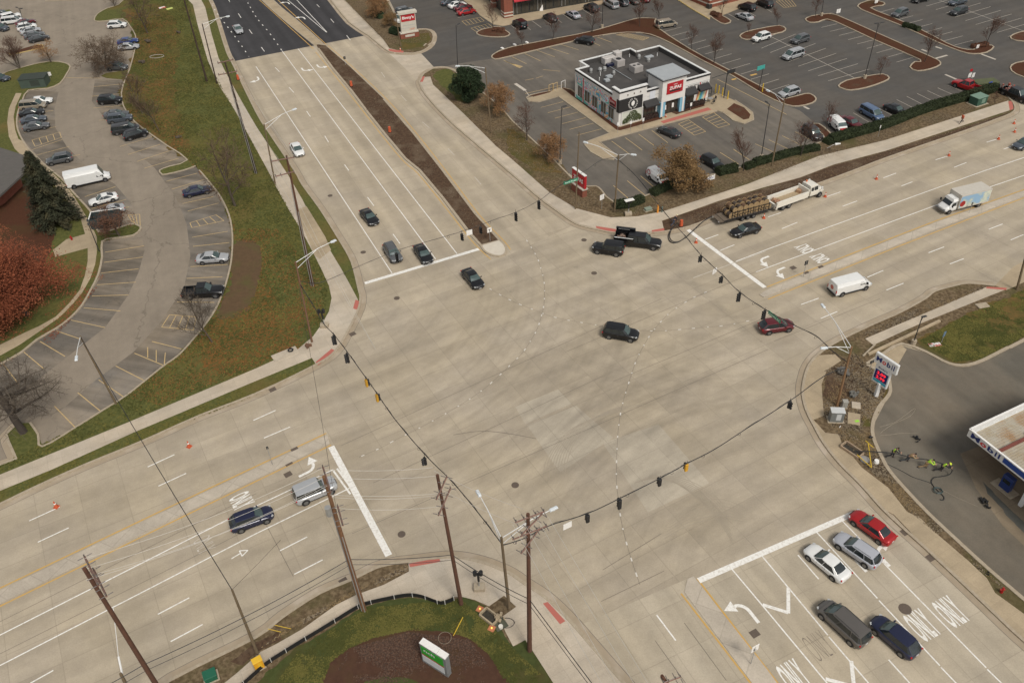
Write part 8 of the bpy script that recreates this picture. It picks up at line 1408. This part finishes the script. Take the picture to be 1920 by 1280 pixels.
slabthing('concrete_cover', (1601, 785), (1.4, 1.9, .08), 'large tan concrete lid with a green paint mark by the signal cabinet', 'lid', M_TAN, -.35); slabthing('paint_mark', (1607, 789), (.5, .35, .012), 'bright green paint mark on the large concrete lid', 'paint mark', pm('mark_green', (.30, .62, .06), None, 3, .7), .2, .205); slabthing('concrete_cover', (1605, 760), (1.0, 1.1, .10), 'smaller pale concrete lid above the large one', 'lid', M_WALK, -.3); slabthing('concrete_cover', (1842, 573), (1.6, 1.0, .1), 'pale concrete lid on the grass by the right driveway', 'lid', M_KERB, .2); slabthing('fallen_sign', (1753, 646), (1.6, .7, .03), 'white and red sign lying on the station grass', 'sign', pm('flat_sign', (.72, .68, .66), (.55, .12, .1), 1.5, .6, fac=(.5, .56)), .1)
setp(MB().box((0, 0, .14), ((G(1627, 667)-G(1761, 604)).length, .34, .3)).build('concrete_beam', M_TAN, None, (G(1627, 667)+G(1761, 604))/2+Vector((0, 0, .1)), math.atan2((G(1761, 604)-G(1627, 667)).y, (G(1761, 604)-G(1627, 667)).x), bevel=.02), 'long tan concrete beam lying beside the right-hand sidewalk', 'beam'); setp(MB().box((0, 0, .1), ((G(1615, 668)-G(1640, 648)).length, .2, .2)).build('concrete_beam', M_KERB, None, (G(1617, 670)+G(1640, 648))/2+Vector((0, 0, .1)), math.atan2((G(1640, 648)-G(1617, 670)).y, (G(1640, 648)-G(1617, 670)).x)), 'short pale concrete strip from the price sign to the sidewalk end', 'beam')
def openvault(px, d, label, rz, mat=None):
    m_ = MB(); a, b, h_ = d
    for bb in (((0, b/2, h_/2), (a, .14, h_)), ((0, -b/2, h_/2), (a, .14, h_)), ((a/2, 0, h_/2), (.14, b-.14, h_)), ((-a/2, 0, h_/2), (.14, b-.14, h_))): m_.box(*bb)
    root = empty('open_vault', G(*px, .1), rz, label, 'vault'); m_.build('vault_frame', mat or M_TAN, root); MB().box((0, 0, .03), (a-.16, b-.16, .02)).build('pit', pm('pit_dark', (.02, .018, .015), (.06, .05, .035), 4, .9), root)
openvault((1597, 845), (2.3, 1.1, .35), 'open brick-red vault box where the pulled cable comes out', -.95, pm('vault_rust', (.30, .20, .13), (.36, .28, .19), 2, .9)); openvault((918, 1157), (1.7, 1.0, .35), 'open tan vault box between two orange warning squares', -.75)
setp(MB().cyl((0, 0, 0), (0, 0, .14), .5, 18).build('round_cover', pm('cover_grey', (.30, .29, .27), (.25, .24, .22), 3, .7), None, G(1621, 862, .12)), 'grey round cover inside the yellow-framed dug area', 'manhole cover'); setp(MB().cyl((0, 0, 0), (0, 0, .3), .3, 14, .24).build('bucket', M_TAPE, None, G(1643, 866, .12)), 'white bucket right of the grey round cover', 'bucket')
root = empty('barricade', G(1632, 850, .1), 0, 'thin yellow folding frame around the open vault', 'barricade'); b0 = G(1632, 850, .1)
for k, pts in enumerate((((1623, 826, .9), (1637, 838, .9)), ((1628, 832, .9), (1634, 876, .4)), ((1634, 876, .4), (1607, 852, .5)))): MB().tube([G(x, y, z)-b0 for x, y, z in pts], .055, 5).build('rail', M_BOL, root)
lump('tool_pile', (1631, 822), 'dark tool left by the yellow frame', 'tool', M_TRIM, 5, .25, z=.12, seed=7); lump('debris_pile', (1600, 742), 'dark pile of cable scraps near the price sign post', 'debris', pm('scrap_mix', (.05, .06, .06), (.22, .2, .17), 5, .8), 14, .4, z=.1, seed=8); lump('debris_pile', (1580, 700), 'grey tangle of scraps above the brown lamp post', 'debris', pm('scrap_grey', (.2, .19, .17), (.10, .085, .07), 5, .8), 26, .55, z=.1, seed=9); lump('white_cup', (1575, 801), 'small white box below the signal cabinet', 'box', M_TAPE, 2, .14, z=.1, seed=10); lump('broken_concrete', (935, 1160), 'rubble beside the open vault at the bottom corner', 'rubble', M_TAN, 14, .35, z=.12, seed=12)
for px, l_ in (((900, 1142), 'orange warning square with a lit lamp left of the open tan vault'), ((922, 1178), 'orange warning square with a lit lamp below the open tan vault')):
    root = empty('warning_light', G(*px, .11), -.5, l_, 'warning light'); MB().box((0, 0, .05), (.62, .62, .1)).build('base', pm('warn_orange', (.50, .20, .09), (.42, .15, .07), 4, .8), root); MB().cyl((0, 0, .1), (0, 0, .2), .08, 8).build('lamp', pm('amber_lamp', (1, .55, .1), None, 3, .4, emit=((1, .5, .1), .9)), root)
simple('green_mat', 'dull green mat by the open tan vault', 'mat', MB().box((0, 0, .02), (1.2, 1.1, .04)), pm('mat_green', (.10, .105, .07), (.08, .08, .055), 3, .9), G(938, 1170, .14), .5); simple('cable_drum', 'small cream drum beside the dull green mat', 'drum', MB().cyl((0, 0, 0), (0, 0, .3), .22, 12), P_CREAM, G(939, 1176, .14))
wire('ground_cable', [G(950, 1168, .16)+Vector((math.cos(t*.42)*.75, math.sin(t*.42)*.55, .01*t)) for t in range(16)], .03, M_TRIM, 'loop of dark cable on the bottom corner sidewalk', 'cable'); wire('marker_ring', [G(834, 1195, .16)+Vector((math.cos(t*.42)*.62, math.sin(t*.42)*.62, 0)) for t in range(16)], .018, MATS['pale_rope'], 'thin wire ring lying on the mulch above the green sign', 'wire')
setp(MB().tube([G(850, 1191, .2), G(868, 1156, 1.0)], .04, 6).build('yellow_pole', M_BOL), 'thin yellow guy marker leaning above the green sign', 'marker')
for pts, l_ in ((((502, 1178), (527, 1184)), 'yellow strap on the turned soil, lower'), (((515, 1171), (546, 1178)), 'yellow strap on the turned soil, upper')): wire('strap', [G(*pts[0], .4), G(*pts[1], .14)], .035, M_BOL, l_, 'strap')
# portable beacons with two lamps
def beacon(px, top, label):
    b, t, h = pole_geo(px, top, .14); root = empty('portable_signal', b, 0, label, 'portable signal'); MB().box((0, 0, .25), (1.1, .8, .5)).build('base_block', M_KERB, root, bevel=.04); MB().tube([(0, 0, .4), (0, 0, h-.3)], .07, 8).build('mast', M_GALV, root); MB().tube([(0, 0, h-1.4), (0, 0, h-.2)], .12, 8).build('battery_sleeve', M_TRIM, root)
    for s in (1, -1): MB().tube([(.28*s, -.1, h-.25), (.30*s, -.1, h+.25)], .2, 10).tube([(.05*s, 0, h), (.3*s, -.05, h)], .05, 6).build('signal_head', M_TRIM, root)
    return root
beacon((899, 1103), (897, 1074), 'double black signal on a grey block on the bottom corner sidewalk'); beacon((609, 612), (607, 583), 'black signal on a pale barrel-like block at the left corner sidewalk'); beacon((1178, 403), (1181, 378), 'small two-headed solar signal behind the service truck')
simple('solar_panel', 'white solar panel topping the small signal behind the service truck', 'panel', MB().box((0, 0, 0), (1.5, .7, .06)), M_TAPE, G(1180, 375, 3.3), .3)
# enclosure with cars, bins, hydrants, small signs
cabinet('refuse_container', (68, 160), (5.2, 3.2, 2.0), 'dark green refuse container on the end of the grassy island', 'container', pm('bin_green', (.06, .085, .065), (.05, .07, .055), 1, .8), .1, 0.02, lid=pm('bin_dark', (.035, .045, .035), None, 1, .8))
root = empty('bin_enclosure', G(202, 420, .02), .18, 'dark slatted bin enclosure with a white rim in front of the silver car', 'enclosure')
for bb in (((0, 1.3, .9), (4.4, .12, 1.8)), ((0, -1.3, .9), (4.4, .12, 1.8)), ((2.2, 0, .9), (.12, 2.5, 1.8)), ((-2.2, 0, .9), (.12, 2.5, 1.8))): MB().box(*bb).build('slat_wall', pm('slat_dark', (.04, .055, .055), (.025, .035, .035), 3, .7), root)
MB().box((0, 1.3, 1.83), (4.6, .16, .08)).box((-2.2, 0, 1.83), (.16, 2.6, .08)).build('rim', M_TAPE, root); MB().box((.3, 0, .7), (3.0, 1.6, 1.3)).build('bin', M_DKM, root)
def hydrant(px, label): root = empty('fire_hydrant', G(*px, .1), 0, label, 'hydrant'); MB().tube([(0, 0, 0), (0, 0, .55), (0, 0, .62), (0, 0, .78)], .15, 10, .08).build('barrel', P_RED, root); MB().tube([(-.24, 0, .45), (.24, 0, .45)], .07, 8).build('outlet', P_RED, root)
hydrant((135, 450), 'red fire hydrant on the grass right of the rust-red tree'); hydrant((1877, 1110), 'red fire hydrant in the narrow soil strip at the far right kerb')
lump('marker_flag', (1852, 1076), 'small black marker in the narrow soil strip left of the hydrant', 'marker', M_TRIM, 3, .2, z=.1, seed=21)
def postsign(px, top, label, w_, h_, mat, right=None, name='small_sign', z=.1):
    b, t, hh = pole_geo(px, top, z); root = empty(name, b, 0, label, 'sign'); MB().tube([(0, 0, 0), (0, 0, hh-.1)], .035, 6).build('post', M_GALV, root); panel(root, 'sign_plate', (0, 0, hh-h_/2), right or AE, UP, w_, h_, .04, mat); return root
r_ = postsign((919, 452), (919, 428), 'white keep-right sign at the tip of the brown median', .75, .8, M_TAPE); lettering(r_, 'Y', (0, 0, top_of(G(919, 452, .1), 919, 428)-.5), AE, UP, .4, .5, M_TRIM, .03, .03)
r_ = postsign((1408, 1243), (1415, 1210), 'white arrow sign on the bottom median', .8, .9, M_TAPE); lettering(r_, 'L', (0, 0, top_of(G(1408, 1243, .1), 1415, 1210)-.55), AE, UP, .35, .45, M_TRIM, .03, .03)
postsign((1506, 519), (1513, 490), 'small dark-backed sign on the east median near the turn arrows', .6, .7, M_DKM); postsign((1817, 399), (1821, 380), 'thin sign post on the east median below the box truck', .3, .5, M_DKM); postsign((511, 870), (501, 838), 'thin marker post on the west median', .25, .4, M_DKM); postsign((1630, 695), (1634, 676), 'small dark sign with a P mark left of the price sign', .7, .5, M_DKM); postsign((1128, 392), (1129, 366), 'white notice sign on the soil left of the tan post', .9, .9, M_TAPE, right=(AE*1+AN*.2)); postsign((648, 122), (646, 107), 'grey-backed sign beside the upper brown median', .5, .6, M_DKM)
postsign((1765, 642), (1770, 622), 'thin leaning blue sign on the station grass', .4, .8, pm('sign_blue', (.12, .2, .3), None, 3, .6)); postsign((1646, 257), (1643, 235), 'pale bent post in front of the long hedge', .2, .5, M_TAPE); postsign((1832, 92), (1826, 84), 'white notice on the far tip of the upper strip', .8, .7, M_TAPE); postsign((1571, 27), (1570, 18), 'white banner sign at the top of the hedge strip', 1.2, .9, M_TAPE); postsign((1642, 9), (1640, 0), 'white notice on the top left red tip of the upper strip', 1.0, .8, M_TAPE); postsign((95, 147), (93, 136), 'white notice on the left grassy island', .8, .8, M_TAPE, z=.1)
root = empty('banner', G(1328, 341, .1), math.atan2(AE.y, AE.x), 'long white banner on the soil left of the dark green bushes', 'banner'); panel(root, 'cloth', (0, 0, .6), (1, 0, 0), UP, 2.6, .85, .03, M_TAPE); panel(root, 'print', (0, -.02, .6), (1, 0, 0), UP, 2.0, .25, .02, pm('print_blue', (.25, .3, .5), (.6, .6, .62), 5, .7)); MB().cyl((-1.25, 0, -.1), (-1.25, 0, 1.0), .03, 5).build('stake', M_GALV, root); MB().cyl((1.25, 0, -.1), (1.25, 0, 1.0), .03, 5).build('stake', M_GALV, root)
for px, l_, c_ in (((304, 15), 'white and red sheet thrown on the upper left lawn', pm('sheet_red', (.7, .66, .62), (.6, .12, .08), 1, .7, fac=(.5, .56))), ((318, 17), 'yellow-green sheet on the upper left lawn beside the white one', pm('sheet_lime', (.5, .55, .15), None, 2, .7))): slabthing('thrown_sheet', px, (1.6, 1.0, .12), l_, 'sheet', c_, .6)
for px, l_, s_, sd in (((278, 79), 'twisted brown branch pile on the lawn, upper one', .5, 31), ((268, 118), 'brown branch pile right of the blue car, lower one', .5, 32), ((334, 259), 'dark stones at the lower end of the leafy strip', .35, 33), ((336, 62), 'dark branch on the top of the lawn', .4, 34)): lump('branch_pile', px, l_, 'debris', M_BARK, 9, s_, z=.1, seed=sd)
wire('garden_ring', [G(294, 106, .14)+Vector((math.cos(t*.42)*1.6, math.sin(t*.42)*1.0, 0)) for t in range(16)], .08, pm('ring_stone', (.33, .29, .25), None, 3, .9), 'pale stone ring on the leafy upper lawn', 'ring')
simple('tyre', 'black tyre lying on a concrete pad at the left kerb corner', 'tyre', MB().tube([(math.cos(t*.524)*.3, math.sin(t*.524)*.3, .1) for t in range(13)], .11, 6), M_TYRE, G(545, 657, .15)); slabthing('concrete_pad', (535, 664), (3.4, 1.6, .06), 'small concrete pad under the tyre at the left kerb corner', 'slab', M_WALK, .55, .1); lump('hand_hole', (578, 651), 'rust-brown debris around an open hand hole at the left lamp post foot', 'debris', pm('rusty_scrap', (.22, .11, .06), (.08, .05, .035), 5, .8), 12, .35, z=.12, seed=41)
cabinet('pump_island_box', (1900, 870), (.5, .5, 1.2), 'white box under the station canopy near the front column', 'box', M_WHM, .2, .02)
for px, d_, rz_, l_ in (((806, 84), 1.6, 1.1, 'pale kerb stone on the sign grass, right one'), ((797, 85), 1.4, 1.2, 'pale kerb stone on the sign grass, left one')): slabthing('kerb_stone', px, (d_, .3, .2), l_, 'stone', M_TAPE if 0 else M_KERB, rz_)
for px, l_ in (((942, 92), 'white arrow board lying on the asphalt, left of three'), ((965, 85), 'white arrow board lying on the asphalt, middle of three'), ((988, 81), 'white arrow board lying on the asphalt, right of three')): slabthing('white_flag', px, (.5, .9, .25), l_, 'marker', M_TAPE, .5, .02)
# curved white lamp head lying against the hedge, blue flag and sign boards behind the red pickup
setp(MB().tube(smoothline([G(1551, 278, .6), G(1560, 273, 1.4), G(1567, 270, 1.8)], 4), .06, 6).tube([G(1566, 270.5, 1.8), G(1576, 269.5, 1.9)], .22, 8, .12).build('fallen_lamp_arm', M_WHM), 'white lamp arm lying against the end bush of the long hedge', 'lamp arm')
postsign((1853, 168), (1857, 154), 'blue flag by the hedge end behind the red pickup', 1.0, 1.0, pm('flag_blue', (.03, .07, .45), None, 2, .6), name='flag', z=.02); r_ = postsign((1815, 152), (1818, 137), 'red and white round road-work sign behind the red pickup', .8, .9, M_TAPE, z=.02); MB().cyl((0, -.05, 2.2), (0, -.03, 2.2), .3, 12).build('red_disc', M_SRED, r_); postsign((1822, 151), (1825, 137), 'plain white board beside the round sign behind the red pickup', .7, .9, M_TAPE, z=.02)
slabthing('olive_tarp', (1846, 160), (4.5, 2.2, .9), 'olive covered load right of the red pickup', 'tarp', pm('olive_cloth', (.10, .11, .05), (.07, .08, .04), 1, .9), .1, .02)
